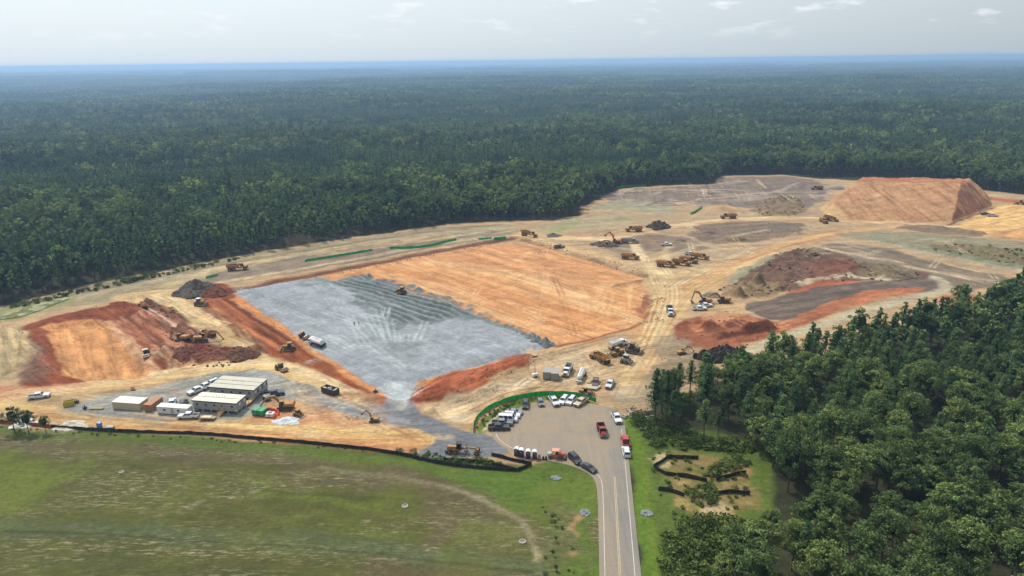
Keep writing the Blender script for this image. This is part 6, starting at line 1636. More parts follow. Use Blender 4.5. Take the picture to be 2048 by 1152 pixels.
def container(label, mat, px, py, heading, L, W, h, roof=None, name='storage_container', win=False, z0=0.12, ribs=True):
    """front-left ground corner at px,py; long side along heading"""
    p = at(px, py); e = root(name, label, 'container'); e.location = p; e.rotation_euler = (0, 0, R(heading))
    b = MB().box(0, L, 0, W, z0, h).build('body', mat, e)
    if ribs:
        g = MB(); n = int(L / .45)
        for k in range(n):
            x = (k + .5) * L / n
            g.box(x - .09, x + .09, -.035, .0, z0 + .15, h - .15); g.box(x - .09, x + .09, W, W + .035, z0 + .15, h - .15)
        n = int(W / .45)
        for k in range(n):
            y = (k + .5) * W / n; g.box(L, L + .035, y - .09, y + .09, z0 + .15, h - .15)
        g.build('corrugation', mat, b)
    MB().box(-.05, L + .05, -.05, W + .05, h + .001, h + .08).build('roof', roof or mat, e)
    MB().box(-.03, .0, .1, W / 2 - .03, z0 + .1, h - .1).build('door', mat, e); MB().box(-.03, .0, W / 2 + .03, W - .1, z0 + .1, h - .1).build('door', mat, e)
    for y in (W * .3, W * .7): MB().cyl((-.06, y, z0 + .15), (-.06, y, h - .15), .025, n=6).build('lock_bar', STEEL, e)
    for x in (.25, L - .25): MB().box(x - .2, x + .2, .1, W - .1, -.2, z0 - .002).build('skid', CONC, e)
    if win:
        for x in (L * .25, L * .7):
            w = MB().box(x - .45, x + .45, -.04, .01, h * .5, h * .5 + .7).build('window', LAMP, e); MB().box(x - .38, x + .38, -.05, -.035, h * .5 + .06, h * .5 + .64).build('pane', GL, w)
        MB().box(L * .5 - .4, L * .5 + .4, -.03, .01, z0 + .05, z0 + 2.0).build('side_door', LGREY, e)
    return e
container('wide beige storage container with white roof left of the offices', BEIGE, 226, 818.5, -9.3, 8.9, 4.0, 2.35, simple('roof_offwhite', (228, 224, 206), .7, var=.06, dirt=.1))
container('short brown container butted against the beige one', BROWN, 289, 823, -9, 2.4, 5.6, 2.15, simple('roof_rust', (176, 122, 88), .8, var=.12, dirt=.1))
container('long low white trailer with small windows behind the parked white pickup', WHT, 315, 828, -9.5, 9.8, 2.5, 2.35, simple('roof_white2', (226, 222, 212), .7, var=.05, dirt=.12), 'office_trailer', True, .3, False)
container('left one of the two grey steel boxes beside the light tower', BGREY, 1086, 759, -4, 2.35, 4.3, 2.45)
container('right one of the two grey steel boxes beside the white truck', BGREY, 1102, 761.5, -4, 2.45, 4.3, 2.45)
def open_bin(label, px, py, heading):
    e = root('rolloff_dumpster', label, 'dumpster'); m = simple('dumpster_dark', (52, 44, 42), .7, dirt=.3)
    b = MB(); b.box(-2.8, 2.8, -1.15, 1.15, .25, .4)
    for s in (-1, 1): b.box(-2.8, 2.8, s * 1.1 - .05, s * 1.1 + .05, .401, 1.85)
    b.box(2.7, 2.8, -1.045, 1.045, .401, 1.85); b.build('shell', m, e)
    MB().box(-2.86, -2.8, -1.1, 1.1, .4, 1.8).build('gate', m, e)
    for s in (-1, 1):
        for k in range(8): x = -2.6 + k * .74; MB().box(x - .05, x + .05, s * 1.15, s * 1.15 + s * .1, .4, 1.8).build('rib', m, e)
        MB().box(-2.84, 2.84, s * 1.15 - .07, s * 1.15 + .07, 1.851, 1.95).build('top_rail', m, e)
    for x in (-2.3, 2.3): MB().cyl((x, -.6, .12), (x, .6, .12), .12, n=10).build('roller', STEEL, e)
    r = random.Random(4); d = MB()
    for k in range(26):
        x, y = r.uniform(-2.4, 2.4), r.uniform(-.85, .85); s = r.uniform(.2, .45); d.fr(x - s, x + s, y - s, y + s, .402, x - s * .5, x + s * .7, y - s * .6, y + s * .5, 1.1 + r.uniform(0, .7))
    o = d.build('waste', simple('waste_white', (206, 204, 200), .8, var=.3, scale=2), e); o['kind'] = 'stuff'
    return place(e, px, py, heading)
open_bin('dark open roll-off dumpster full of pale waste beside the gravel road', 661, 786.5, -33)
def toilet(label, px, py, heading, rgb, roofrgb, group=None):
    e = root('portable_toilet', label, 'portable toilet', group); m = simple('toilet_%d' % rgb[2], rgb, .5, dirt=.08)
    MB().box(-.58, .58, -.55, .55, 0, .12).build('base', BLK, e)
    b = MB().fr(-.55, .55, -.55, .55, .121, -.52, .52, -.52, .52, 2.05).build('cabin', m, e, .03)
    MB().box(-.36, .36, -.585, -.545, .2, 1.95).build('door', m, e); MB().box(.2, .28, -.62, -.586, 1.0, 1.15).build('handle', LAMP, e); MB().box(-.12, .12, -.592, -.585, 1.45, 1.7).build('door_sign', LAMP, e)
    n = 8; V = []
    for y in (-.6, .6): V += [(-.6 + 1.2 * k / n, y, 2.051 + .30 * math.sin(math.pi * k / n)) for k in range(n + 1)] + [(.6, y, 2.0505), (-.6, y, 2.0505)]
    q = n + 3
    MB().add(V, [(i, i + 1, i + 1 + q, i + q) for i in range(q - 1)] + [(q - 1, 0, q, 2 * q - 1), tuple(range(q)), tuple(range(2 * q - 1, q - 1, -1))]).build('roof', simple('toilet_roof_%d' % roofrgb[0], roofrgb, .5), e)
    MB().cyl((.4, .4, 2.1), (.4, .4, 2.55), .05, n=8).build('vent_pipe', LGREY, e)
    for s in (-1, 1): MB().box(s * .545 - .02, s * .545 + .02, -.3, .3, 1.7, 1.9).build('vent', BLK, e)
    return place(e, px, py, heading)
NAVY, WROOF = (34, 46, 86), (240, 240, 240)
for lab, x, y, a in (('navy portable toilet with white roof at the left end of the row', 1033.5, 910.5, -22), ('second navy portable toilet from the left by the turning circle', 1043, 913, -14),
                     ('third navy portable toilet from the left by the turning circle', 1056.5, 915.5, -8), ('navy portable toilet at the right end of the row, beside the barrels', 1069.5, 916.5, -6)):
    toilet(lab, x, y, a, NAVY, WROOF, 'portable toilets by the turning circle')
toilet('light blue portable toilet standing alone by the black silt fence', 200.5, 859, 0, (74, 128, 190), (150, 190, 224))
def barrel(label, px, py, rgb, h=1.0, r=.3, name='barrel', band=None):
    e = root(name, label, name); m = simple('barrel_%d_%d' % rgb[:2], rgb, .6, dirt=.2)
    MB().cyl((0, 0, 0), (0, 0, .12), r * 1.25, n=12).build('foot', BLK, e); MB().cyl((0, 0, .121), (0, 0, h), r, r * .8, n=14).build('body', m, e)
    for k in (.35, .65): MB().cyl((0, 0, h * k), (0, 0, h * k + .1), r * (1.02 - .2 * k) + .01, r * (1 - .2 * k), n=14).build('band', band or LAMP, e)
    MB().cyl((0, 0, h + .001), (0, 0, h + .1), r * .5, n=10).build('cap', m, e)
    return place(e, px, py, 0)
barrel('reddish grey drum right of the portable toilets', 1078.5, 918.5, (140, 100, 92), 1.25, .42)
barrel('left one of two small dark bins by the turning circle', 1086.5, 919, (54, 46, 44), .85, .3, 'bin', BLK)
barrel('right one of two small dark bins by the turning circle', 1092, 919.5, (60, 50, 48), .95, .3, 'bin', BLK)
barrel('orange traffic drum at the edge of the gravel lot', 264, 780, (236, 92, 50), 1.0, .32)
barrel('orange traffic drum beside another on the gravel lot edge', 268, 780.5, (236, 92, 50), 1.1, .36)
def light_tower(label, px, py, heading):
    e = root('light_tower', label, 'light tower')
    MB().fr(-1.0, 1.0, -.6, .6, .45, -.9, .9, -.55, .55, 1.25).build('generator', WHT, e, .05); MB().box(1.0, 2.2, -.06, .06, .4, .5).build('drawbar', STEEL, e)
    for s in (-1, 1): wheel(e, 0, s * .72, .3, .2, side=s); MB().box(-.9, -.8, s * .7 - .6, s * .7 + .6, .3, .38).build('outrigger', STEEL, e)
    MB().cyl((0, 0, 1.25), (0, 0, 4.0), .09, n=8).build('mast', STEEL, e); MB().cyl((0, 0, 4.0), (0, 0, 6.9), .05, n=8).build('upper_mast', STEEL, e)
    MB().box(-.9, .9, -.05, .05, 6.9, 7.0).build('crossbar', STEEL, e)
    for k in (-.75, -.25, .25, .75): MB().fr(k - .2, k + .2, -.12, .1, 6.75, k - .16, k + .16, -.2, 0, 7.25).build('floodlight', BLK, e)
    return place(e, px, py, heading)
light_tower('mobile light tower with tall mast left of the grey steel boxes', 1070, 754, 25)
def tank_trailer(label, px, py, heading):
    e = root('tank_trailer', label, 'tank trailer')
    MB().cyl((-3.6, 0, 1.75), (3.0, 0, 1.75), .85, n=18).build('tank', WHT, e); MB().cyl((3.0, 0, 1.75), (3.5, 0, 1.75), .85, .5, n=18).build('tank_end', WHT, e)
    MB().box(-3.4, 2.8, -.2, .2, 2.6, 2.66).build('walkway', LGREY, e)
    for s in (-1, 1): MB().box(-3.6, 3.0, s * .4 - .08, s * .4 + .08, .7, .95).build('chassis_rail', BLK, e)
    MB().box(3.5, 4.6, -.9, .9, .6, 1.1).build('hose_box', LGREY, e, .03)
    for s in (-1, 1): MB().box(-3.2, -1.4, s * 1.15 - .22, s * 1.15 + .22, 1.06, 1.14).build('mudguard', BLK, e)
    for x in (-2.8, -1.8):
        for s in (-1, 1): wheel(e, x, s * 1.1, .48, .4, side=s)
    MB().box(2.4, 2.6, -.5, .5, 0, .72).build('landing_leg', STEEL, e)
    return place(e, px, py, heading)
tank_trailer('white tank trailer parked beside the concrete pipes', 1162, 757, -105)
_cp_ = MB(); _n = 16; _V = []
for x in (-1.7, 1.7):
    for rr in (.42, .32): _V += [(x, rr * math.cos(2 * math.pi * i / _n), .42 + rr * math.sin(2 * math.pi * i / _n)) for i in range(_n)]
_Fq = []
for i in range(_n):
    j = (i + 1) % _n; _Fq += [(i, j, 2 * _n + j, 2 * _n + i), (_n + i, 3 * _n + i, 3 * _n + j, _n + j), (i, _n + i, _n + j, j), (2 * _n + i, 2 * _n + j, 3 * _n + j, 3 * _n + i)]
_pipe = _cp_.add(_V, _Fq).mesh('concrete_pipe', simple('pipe_concrete', (206, 190, 160), .9, var=.1))
ords = ['leftmost', 'second from left', 'third from left', 'third from right', 'second from right', 'rightmost']
for k in range(6):
    o = link_obj('concrete_pipe', _pipe); place(o, 1172 + k * 4.6, 776 + k * .5, 52); tag(o, 'pale concrete pipe lying %s in the row by the green fence' % ords[k], 'pipe', 'concrete pipes by the green fence')
def planks(label, px, py, heading, L=3.9, n=4, rgb=(176, 150, 104)):
    e = root('timber_stack', label, 'timber'); m = simple('stack_timber_%d' % rgb[0], rgb, .85, var=.2)
    for x in (-L * .35, L * .35): MB().box(x - .08, x + .08, -.6, .6, 0, .12).build('bearer', WOOD, e)
    for k in range(n): y = -.55 + 1.1 * (k + .5) / n; MB().box(-L / 2, L / 2, y - .12, y + .12, .121, .38).build('plank', m, e)
    return place(e, px, py, heading)
planks('flat timber crane mat on the gravel near the left end of the lot', 194, 818, 0)
planks('long timbers lying between the tank trailer and the maroon pickup', 1181, 762, 66, 4.5, 3, (196, 176, 130))
def trench_box(label, px, py, heading):
    e = root('trench_box', label, 'trench box'); m = simple('shield_yellow', (198, 178, 52), .6, dirt=.3)
    for s in (-1, 1): MB().box(-1.5, 1.5, s * .75 - .06, s * .75 + .06, 0, 1.6).build('side_panel', m, e)
    for x in (-1.2, 1.2):
        for z in (.4, 1.3): MB().cyl((x, -.69, z), (x, .69, z), .07, n=8).build('spreader', STEEL, e)
    MB().box(-1.5, -1.4, -.69, .69, .2, 1.5).build('end_panel', m, e)
    return place(e, px, py, heading)
trench_box('yellow-green steel trench box at the left tip of the gravel lot', 139, 811, 25)
def pump(label, px, py, heading, rgb=(60, 58, 56), L=1.2):
    e = root('pump_unit', label, 'pump'); m = simple('pump_%d' % rgb[0], rgb, .6, dirt=.3)
    MB().box(-L / 2, L / 2, -.4, .4, .25, .85).build('housing', m, e, .05); MB().cyl((0, 0, .85), (0, 0, 1.4), .12, n=8).build('exhaust', BLK, e); MB().box(L / 2, L / 2 + .6, -.05, .05, .25, .33).build('drawbar', STEEL, e)
    for s in (-1, 1): wheel(e, 0, s * .5, .25, .15, side=s)
    return place(e, px, py, heading)
pump('small dark pump standing right of the yellow trench box', 154, 806, 10); pump('small black compressor left of the timber mat', 170, 818.5, 60, (40, 38, 36), .9)
pump('dark compressor by the corner of the gravel pad throat', 751, 786, 20, (48, 46, 46), 1.3)
def dome_box(label, px, py, heading):
    e = root('generator_trailer', label, 'generator')
    MB().fr(-1.1, 1.1, -.6, .6, .4, -1.05, 1.05, -.58, .58, 1.1).build('cabinet', DGREY, e, .05); MB().fr(-1.15, 1.15, -.65, .65, 1.101, -.9, .9, -.4, .4, 1.4).build('hood', LGREY, e, .08); MB().box(1.1, 2.0, -.05, .05, .4, .48).build('drawbar', STEEL, e)
    for s in (-1, 1): wheel(e, 0, s * .75, .32, .2, side=s)
    return place(e, px, py, heading)
dome_box('small grey generator trailer right of the light blue toilet', 221, 861, 0)
GREENP = simple('bin_green', (40, 150, 98), .5, dirt=.12)
def green_box(label, px, py, heading):
    e = root('steel_storage_box', label, 'storage box', 'green storage boxes')
    MB().fr(-1.2, 1.2, -.85, .85, .2, -1.3, 1.3, -.9, .9, 1.75).build('body', GREENP, e, .04); MB().box(-1.32, 1.32, -.92, .92, 1.751, 1.9).build('lid', GREENP, e, .04)
    for k in range(5): x = -1.0 + .5 * k; MB().box(x - .05, x + .05, -1.0, -.86, .3, 1.7).build('rib', GREENP, e)
    for x in (-.9, .9): MB().box(x - .15, x + .15, -.8, .8, 0, .2).build('skid', BLK, e)
    return place(e, px, py, heading)
green_box('left one of two green steel boxes right of the offices', 514.5, 828, 70); green_box('right one of two green steel boxes beside the white tank', 526.5, 829.5, 70)
def ibc(label, px, py, heading):
    e = root('water_tank', label, 'tank'); MB().box(-1.2, 1.2, -.8, .8, 0, .2).build('skid', BLK, e); MB().box(-1.2, 1.2, -.8, .8, .201, 1.35).build('tank', WHT, e, .1); MB().fr(-.5, .5, -.4, .4, 1.351, -.35, .35, -.3, .3, 1.75).build('filler', LGREY, e, .05)
    MB().box(-.2, .2, -.84, -.8, .6, .9).build('gauge', BLK, e)
    return place(e, px, py, heading)
ibc('white box-shaped water tank between the green boxes and orange barriers', 541.5, 833.5, -8)
ORB = simple('barrier_orange', (240, 84, 48), .5, dirt=.08)
def barrier(label, px, py, heading):
    e = root('water_barrier', label, 'barrier', 'orange barriers by the white tank')
    MB().prism([(-.3, 0), (.3, 0), (.3, .2), (.12, .5), (.1, 1.0), (-.1, 1.0), (-.12, .5), (-.3, .2)], -.9, .9).build('body', ORB, e); MB().cyl((0, .4, 1.0), (0, .4, 1.06), .1, n=10).build('filler_cap', ORB, e)
    return place(e, px, py, heading)
for k, (x, y, a, lab) in enumerate(((536, 821.5, 100, 'orange plastic barrier left behind the white tank'), (543.5, 822.5, 70, 'orange plastic barrier directly behind the white tank'), (551, 824, 60, 'orange plastic barrier right behind the white tank'),
                                    (557, 828, 20, 'orange plastic barrier farthest right of the white tank'), (550, 835, -10, 'orange plastic barrier at the near right corner of the white tank'))):
    barrier(lab, x, y, a)
def black_tank(label, px, py):
    e = root('fuel_tank', label, 'tank'); MB().cyl((0, 0, .1), (0, 0, 1.6), 1.1, n=18).build('shell', BLK, e); MB().cyl((0, 0, 1.6), (0, 0, 1.95), 1.1, .3, n=18).build('dome', simple('tank_grey', (130, 132, 132), .5), e); MB().cyl((0, 0, 1.95), (0, 0, 2.05), .25, n=12).build('lid', BLK, e)
    return place(e, px, py, 0)
black_tank('round black water tank under the end of the large office', 534, 800)
def flatbed(label, px, py, heading):
    e = root('utility_trailer', label, 'trailer'); m = simple('trailer_rust', (170, 140, 120), .7, dirt=.3)
    MB().box(-2.4, 2.0, -1.0, 1.0, .6, .72).build('deck', m, e)
    for s in (-1, 1): MB().box(-2.4, 2.0, s * 1.0 - .04, s * 1.0 + .04, .721, 1.0).build('side_rail', m, e)
    MB().box(2.0, 3.3, -.06, .06, .5, .6).build('drawbar', STEEL, e); MB().fr(-2.0, 1.2, -.8, .8, .722, -1.8, 1.0, -.7, .7, .98).build('cargo', simple('tarp_tan', (214, 196, 164), .8, var=.15), e, .05)
    for x in (-.7, .2):
        for s in (-1, 1): wheel(e, x, s * 1.12, .35, .2, side=s)
    return place(e, px, py, heading)
flatbed('low flatbed trailer behind the white pickup by the office steps', 417, 839, -4)
def debris_sheet(label, px, py, w, d, h, rgb, name, cat, seed=1, n=34, rot=0.0, rough=1.0, alb=.75, pw=1.35):
    """a heap or crumpled sheet as one closed height mesh resting on the ground"""
    r = np.random.default_rng(seed); c = at(px, py)
    g = np.linspace(-1, 1, n); gx_, gy_ = np.meshgrid(g, g); rr = np.sqrt(gx_ ** 2 + gy_ ** 2)
    ph = seed * 3.7
    ed = 1 - 0.22 * (0.5 + 0.5 * np.sin(3 * np.arctan2(gy_, gx_) + ph)) - .1 * np.sin(5 * np.arctan2(gy_, gx_) + 2 * ph)
    prof = np.clip(1 - (rr / ed) ** pw, -0.06, 1)
    z = h * (prof * (0.62 + .55 * (fbm(gx_ * 2.2 + ph, gy_ * 2.2, 4) + .5)) + rough * .16 * np.where(prof > 0, 1, 0) * fbm(gx_ * 7 + ph, gy_ * 7, 3))
    c_, s_ = math.cos(rot), math.sin(rot); X = gx_ * w; Y = gy_ * d
    xs_, ys_ = X * c_ - Y * s_, X * s_ + Y * c_
    zz = Hv(c.x + xs_, c.y + ys_) - c.z + np.where(prof > 0, z, -0.15)
    ins = prof > -0.05
    idx = -np.ones(ins.shape, int); idx[ins] = np.arange(ins.sum())
    v = np.stack([xs_[ins], ys_[ins], zz[ins]], 1).tolist(); f = []
    for j in range(n - 1):
        for i in range(n - 1):
            q = [idx[j, i], idx[j, i + 1], idx[j + 1, i + 1], idx[j + 1, i]]
            if min(q) >= 0: f.append([int(t) for t in q])
    me = bpy.data.meshes.new(name); me.from_pydata(v, [], f); me.materials.append(simple('%s_%d_%d' % (name, rgb[0], rgb[2]), rgb, .95, var=.3, scale=1.1, alb=alb)); me.update()
    o = link_obj(name, me); o.location = c; tag(o, label, cat)
    return o
HEAP = 0.62
debris_sheet('white sand heap behind the small trees at the left edge', 48, 848, 4.2, 3.4, 1.5, (226, 220, 208), 'sand_heap', 'sand heap', 3)
debris_sheet('spread pale sand heap right of the small trees by the orange fence', 143, 852, 5.0, 3.6, 1.3, (216, 204, 184), 'sand_heap', 'sand heap', 5)
debris_sheet('crumpled white sheeting on the ground right of the orange barriers', 574, 842, 4.4, 2.8, .55, (206, 210, 214), 'plastic_sheeting', 'sheeting', 7, rough=2.5)
debris_sheet('tall dark topsoil heap left of the gravel pad', 388, 581, 10.5, 8.5, 3.9, (104, 90, 82), 'topsoil_heap', 'soil heap', 11, 56, .2, 1.8, alb=HEAP, pw=2.2)
debris_sheet('red clay heap beside the dark topsoil heap', 428, 587, 6.5, 6.5, 2.6, (128, 68, 44), 'clay_heap', 'soil heap', 12, 44, .2, 1.8, alb=HEAP, pw=2.0)
debris_sheet('dark heap of grubbed roots near the centre haul road', 1317, 455, 8.5, 8, 4.2, (84, 66, 54), 'root_heap', 'brush heap', 13, 46, 0, 2.2, alb=HEAP)
debris_sheet('brown spoil heap under the orange-armed excavator', 1212, 490, 9, 6, 2.6, (104, 86, 72), 'spoil_heap', 'soil heap', 14, 40, 0, 2, alb=HEAP)
debris_sheet('small grey heap beside the haul road near the far corner of the orange pad', 1107, 472, 5, 5, 1.8, (118, 108, 94), 'spoil_heap', 'soil heap', 15, 30, 0, 1.5, alb=HEAP)
debris_sheet('red spoil heap in front of the two loading excavators', 372, 703, 5.5, 5, 2.2, (122, 66, 46), 'spoil_heap', 'soil heap', 16, 36, 0, 1.6, alb=HEAP)
debris_sheet('brown spoil heap at the tip of the tan terrace', 485, 714, 6.5, 5.0, 3.0, (118, 76, 50), 'spoil_heap', 'soil heap', 18, 36, .1, 1.4, alb=HEAP)
debris_sheet('red spoil heap below the excavators above the haul road', 425, 714, 7.0, 3.2, 1.2, (146, 84, 58), 'spoil_heap', 'soil heap', 19, 40, .05, 1.6, alb=HEAP)
debris_sheet('grey gravel cone farthest up the edge of the gravel pad', 1065, 677, 3.2, 3.2, 2.0, (122, 128, 126), 'gravel_heap', 'gravel heap', 21, 26, 0, .6, alb=HEAP)
debris_sheet('middle grey gravel cone at the corner of the gravel pad', 1077, 681.5, 3.2, 3.2, 2.0, (126, 130, 128), 'gravel_heap', 'gravel heap', 22, 26, 0, .6, alb=HEAP)
debris_sheet('nearest grey gravel cone at the tip of the gravel pad', 1093, 687.5, 3.6, 3.2, 2.1, (124, 128, 126), 'gravel_heap', 'gravel heap', 23, 26, 0, .6, alb=HEAP)
debris_sheet('grey gravel tipped in a heap behind the two yellow excavators', 1420, 592, 4.5, 4, 1.8, (130, 124, 108), 'gravel_heap', 'gravel heap', 24, 26, 0, .6, alb=HEAP)
mh = debris_sheet('big black mulch heap at the edge of the right-hand wood', 1448, 716, 10.5, 6.0, 3.6, (58, 50, 46), 'mulch_heap', 'mulch heap', 31, 56, .1, 2.6, alb=HEAP, pw=4.0)
def junk(label, px, py, w, d, n, cols, seed, name='scrap_heap', cat='scrap heap', L=(.8, 2.6), h=.9):
    r = random.Random(seed); e = root(name, label, cat)
    for q, rgb in enumerate(cols):
        b = MB()
        for k in range(n):
            x, y, z = r.uniform(-w, w), r.uniform(-d, d), r.uniform(.05, h); a = r.uniform(0, 6.28); el = r.uniform(-.3, .5); l = r.uniform(*L)
            b.cyl((x, y, z), (x + math.cos(a) * l, y + math.sin(a) * l, max(.05, z + math.sin(el) * l)), r.uniform(.05, .13), n=6)
        o = b.build('scrap', simple('scrap_%d_%d' % (rgb[0], q), rgb, .8, var=.25), e); o['kind'] = 'stuff'
    return place(e, px, py, 0)
junk('tangle of white pipes and dark scrap at the wood edge by the road end', 1279, 829, 3.0, 2.6, 26, [(206, 200, 192), (62, 56, 52), (120, 104, 88)], 3)
junk('scatter of white plastic scraps on the bank below the gravel road', 705, 836, 1.6, 1.0, 9, [(214, 210, 204), (120, 110, 100)], 8, L=(.3, .9), h=.3)
junk('pale broken pipes left on the grass corner by the road end', 1248, 834, .9, .8, 8, [(196, 192, 186), (80, 74, 70)], 5, L=(.4, 1.2), h=.4)
def rocks(label, px, py, w, d, n, seed):
    r = random.Random(seed); bm = bmesh.new()
    for k in range(n):
        a = r.uniform(0, 6.28); q = math.sqrt(r.random()); x, y = math.cos(a) * q * w, math.sin(a) * q * d; s = r.uniform(.14, .34)
        res = bmesh.ops.create_icosphere(bm, subdivisions=1, radius=1)
        for v in res['verts']: v.co = Vector((x + v.co.x * s * r.uniform(.8, 1.2), y + v.co.y * s * r.uniform(.8, 1.2), .08 + v.co.z * s * .7))
    me = bpy.data.meshes.new('riprap'); bm.to_mesh(me); bm.free(); me.materials.append(simple('riprap_stone', (134, 136, 140), .95, var=.25, scale=1.2))
    o = link_obj('riprap', me); p = at(px, py); o.location = p; tag(o, kind='stuff'); o['label'] = label
    return o
rocks('grey stones round a drain in the left verge', 1170, 1026, 1.1, 1.3, 70, 1); rocks('grey stones round a drain in the right verge', 1293, 1027, 1.3, 1.2, 80, 2); rocks('grey stones in the grass below the sweeper', 1112, 956, 1.2, 1.1, 60, 3)
def ring(label, px, py, r=.75):
    e = root('manhole_ring', label, 'manhole'); n = 20; V = []
    for z in (-.1, .25):
        for rr in (r, r - .16): V += [(rr * math.cos(2 * math.pi * i / n), rr * math.sin(2 * math.pi * i / n), z) for i in range(n)]
    Fq = []
    for i in range(n):
        j = (i + 1) % n; Fq += [(i, j, 2 * n + j, 2 * n + i), (n + i, 3 * n + i, 3 * n + j, n + j), (2 * n + i, 2 * n + j, 3 * n + j, 3 * n + i)]
    MB().add(V, Fq).build('ring', CONC, e); MB().cyl((0, 0, .02), (0, 0, .08), r - .17, n=20).build('cover', STEEL, e)
    return place(e, px, py, 0)
ring('pale concrete manhole ring in the middle of the field', 810, 1013); ring('pale concrete manhole ring near the right side of the field', 1045, 1084); ring('pale concrete ring in the upper left of the field', 243, 945, .6)
def marker_post(label, px, py, h=3.2):
    e = root('marker_post', label, 'post'); MB().cyl((0, 0, -.3), (0, 0, h), .07, n=8).build('pole', LGREY, e); MB().cyl((0, 0, h), (0, 0, h + .12), .1, .05, n=8).build('cap', LGREY, e)
    return place(e, px, py, 0)
marker_post('thin grey post at the bottom edge of the field', 1086, 1149)
# ------------------------------------------------------------------ people
def person(label, px, py, heading, top, legs, arms=0.35):
    me = bpy.data.meshes.new('person')
    P = {'pel': (0, 0, .95), 'bel': (0, 0, 1.12), 'che': (0, 0, 1.36), 'nek': (0, 0, 1.5), 'hd0': (.02, 0, 1.58), 'hd1': (.03, 0, 1.72)}
    for s, n in ((1, 'l'), (-1, 'r')):
        P.update({n + 'hip': (0, s * .10, .90), n + 'kne': (.04, s * .12, .50), n + 'ank': (0, s * .13, .08), n + 'toe': (.18, s * .14, .04),
                  n + 'sho': (0, s * .19, 1.42), n + 'elb': (-.02 + arms * .1, s * .27, 1.14), n + 'wri': (.10 + arms * .3, s * .25, .92 + arms * .1), n + 'han': (.16 + arms * .35, s * .24, .84 + arms * .1)})
    E_ = [('pel', 'bel'), ('bel', 'che'), ('che', 'nek'), ('nek', 'hd0'), ('hd0', 'hd1')]
    for n in 'lr': E_ += [('pel', n + 'hip'), (n + 'hip', n + 'kne'), (n + 'kne', n + 'ank'), (n + 'ank', n + 'toe'), ('che', n + 'sho'), (n + 'sho', n + 'elb'), (n + 'elb', n + 'wri'), (n + 'wri', n + 'han')]
    ks = list(P); me.from_pydata([P[k] for k in ks], [(ks.index(a), ks.index(b)) for a, b in E_], [])
    o = bpy.data.objects.new('person', me); COL.objects.link(o)
    md = o.modifiers.new('skin', 'SKIN'); rad = dict(pel=.15, bel=.15, che=.16, nek=.06, hd0=.09, hd1=.10, hip=.10, kne=.07, ank=.05, toe=.045, sho=.08, elb=.05, wri=.04, han=.045)
    for i, k in enumerate(ks):
        r_ = rad.get(k) or rad[k[1:]]; me.skin_vertices[0].data[i].radius = (r_, r_)
    me.skin_vertices[0].data[0].use_root = True
    o.modifiers.new('sub', 'SUBSURF').levels = 1; o.modifiers['sub'].render_levels = 1
    m, t, b = new_mat('clothes'); tcn = node(t, 'ShaderNodeTexCoord'); sx = node(t, 'ShaderNodeSeparateXYZ'); t.links.new(tcn.outputs['Object'], sx.inputs[0])
    c = tmix(t, tmath(t, 'GREATER_THAN', sx.outputs[2], .94), tuple(lin(*legs)), tuple(lin(*top))); c = tmix(t, tmath(t, 'GREATER_THAN', sx.outputs[2], 1.5), c, tuple(lin(176, 128, 100)))
    t.links.new(c, b.inputs['Base Color']); b.inputs['Roughness'].default_value = .9; me.materials.append(m)
    hm = MB(); n = 12
    hm.cyl((.02, 0, 1.72), (.02, 0, 1.78), .14, .13, n=n).cyl((.02, 0, 1.781), (.02, 0, 1.86), .125, .06, n=n)
    hm.build('hard_hat', LAMP, o)
    tag(o, label, 'person'); place(o, px, py, heading); return o
person('person in a lime hi-vis vest and dark trousers by the office corner', 474, 829, -120, (190, 220, 60), (40, 44, 60))
person('left one of two people in dark clothes standing on the gravel pad', 709, 651.5, -60, (44, 46, 48), (34, 36, 40))
person('right one of two people in dark clothes standing on the gravel pad', 718, 650, 200, (58, 56, 54), (40, 42, 46))
# ------------------------------------------------------------------ vehicles in their places
W = (228, 229, 230)
place(pickup('white pickup driving right along the red haul road at the left edge', W), 79, 796, 18)
place(pickup('white pickup parked nose left in front of the long white trailer', W), 377, 836, 181)
place(pickup('white pickup parked nearest the gravel lot left of the large office', W), 394, 785, 233)
place(pickup('white pickup parked second in the row left of the large office', W), 411, 777, 233)
place(car('white car parked farthest back left of the large office', W, 'suv'), 424, 770, 233)
place(pickup('white pickup showing its roof behind the long white trailer', W), 345, 810, 110)
place(car('dark blue car between the long white trailer and the smaller office', (44, 50, 66), 'suv'), 367, 810, 100)
place(pickup('dark blue pickup at the right end of the large office', (42, 52, 74)), 549, 791, 20)
place(excavator('yellow excavator with its arm out to the left beside the offices', swing=4, pose='reach'), 571, 818, 176)
place(skid_steer('dark yellow skid loader beside the white sheeting', size=1.55), 596, 832, -22)
place(roller('dusty soil roller on the haul road bend above the gravel lot'), 563, 741, -38, .95)
place(dozer('yellow bulldozer on the red strip left of the gravel pad'), 578, 701, 188)
place(roller('soil roller on the edge of the gravel pad beside the white water truck', cab=True), 609, 675, -40, .9)
place(tank_truck('white water truck on the left edge of the gravel pad', W, (238, 238, 238), length=7.6, hood=False), 636, 690, 140)
place(dozer('small yellow bulldozer pushing the dark stone on the gravel pad'), 804, 586, 150, .95)
place(excavator('mini excavator with raised arm on the dirt below the gravel road', swing=0, pose='high', size=.55), 748, 843, 175, .55)
place(hauler('earth hauler backed into the trench of the red pit', SOILR), 285, 616, 132, .72)
place(dozer('bulldozer with pale hood on the tan terrace below the topsoil heap', canopy=WHT), 400, 611, -8, 1.05)
place(excavator('left one of two excavators digging in the red pit', swing=0, pose='tucked'), 366, 682, 158)
place(excavator('right one of two excavators in the red pit, loading the hauler', swing=0, pose='reach'), 403, 684, 25)
place(hauler('earth hauler heaped with soil behind the loading excavator', SOIL), 416, 672, 155, .72)
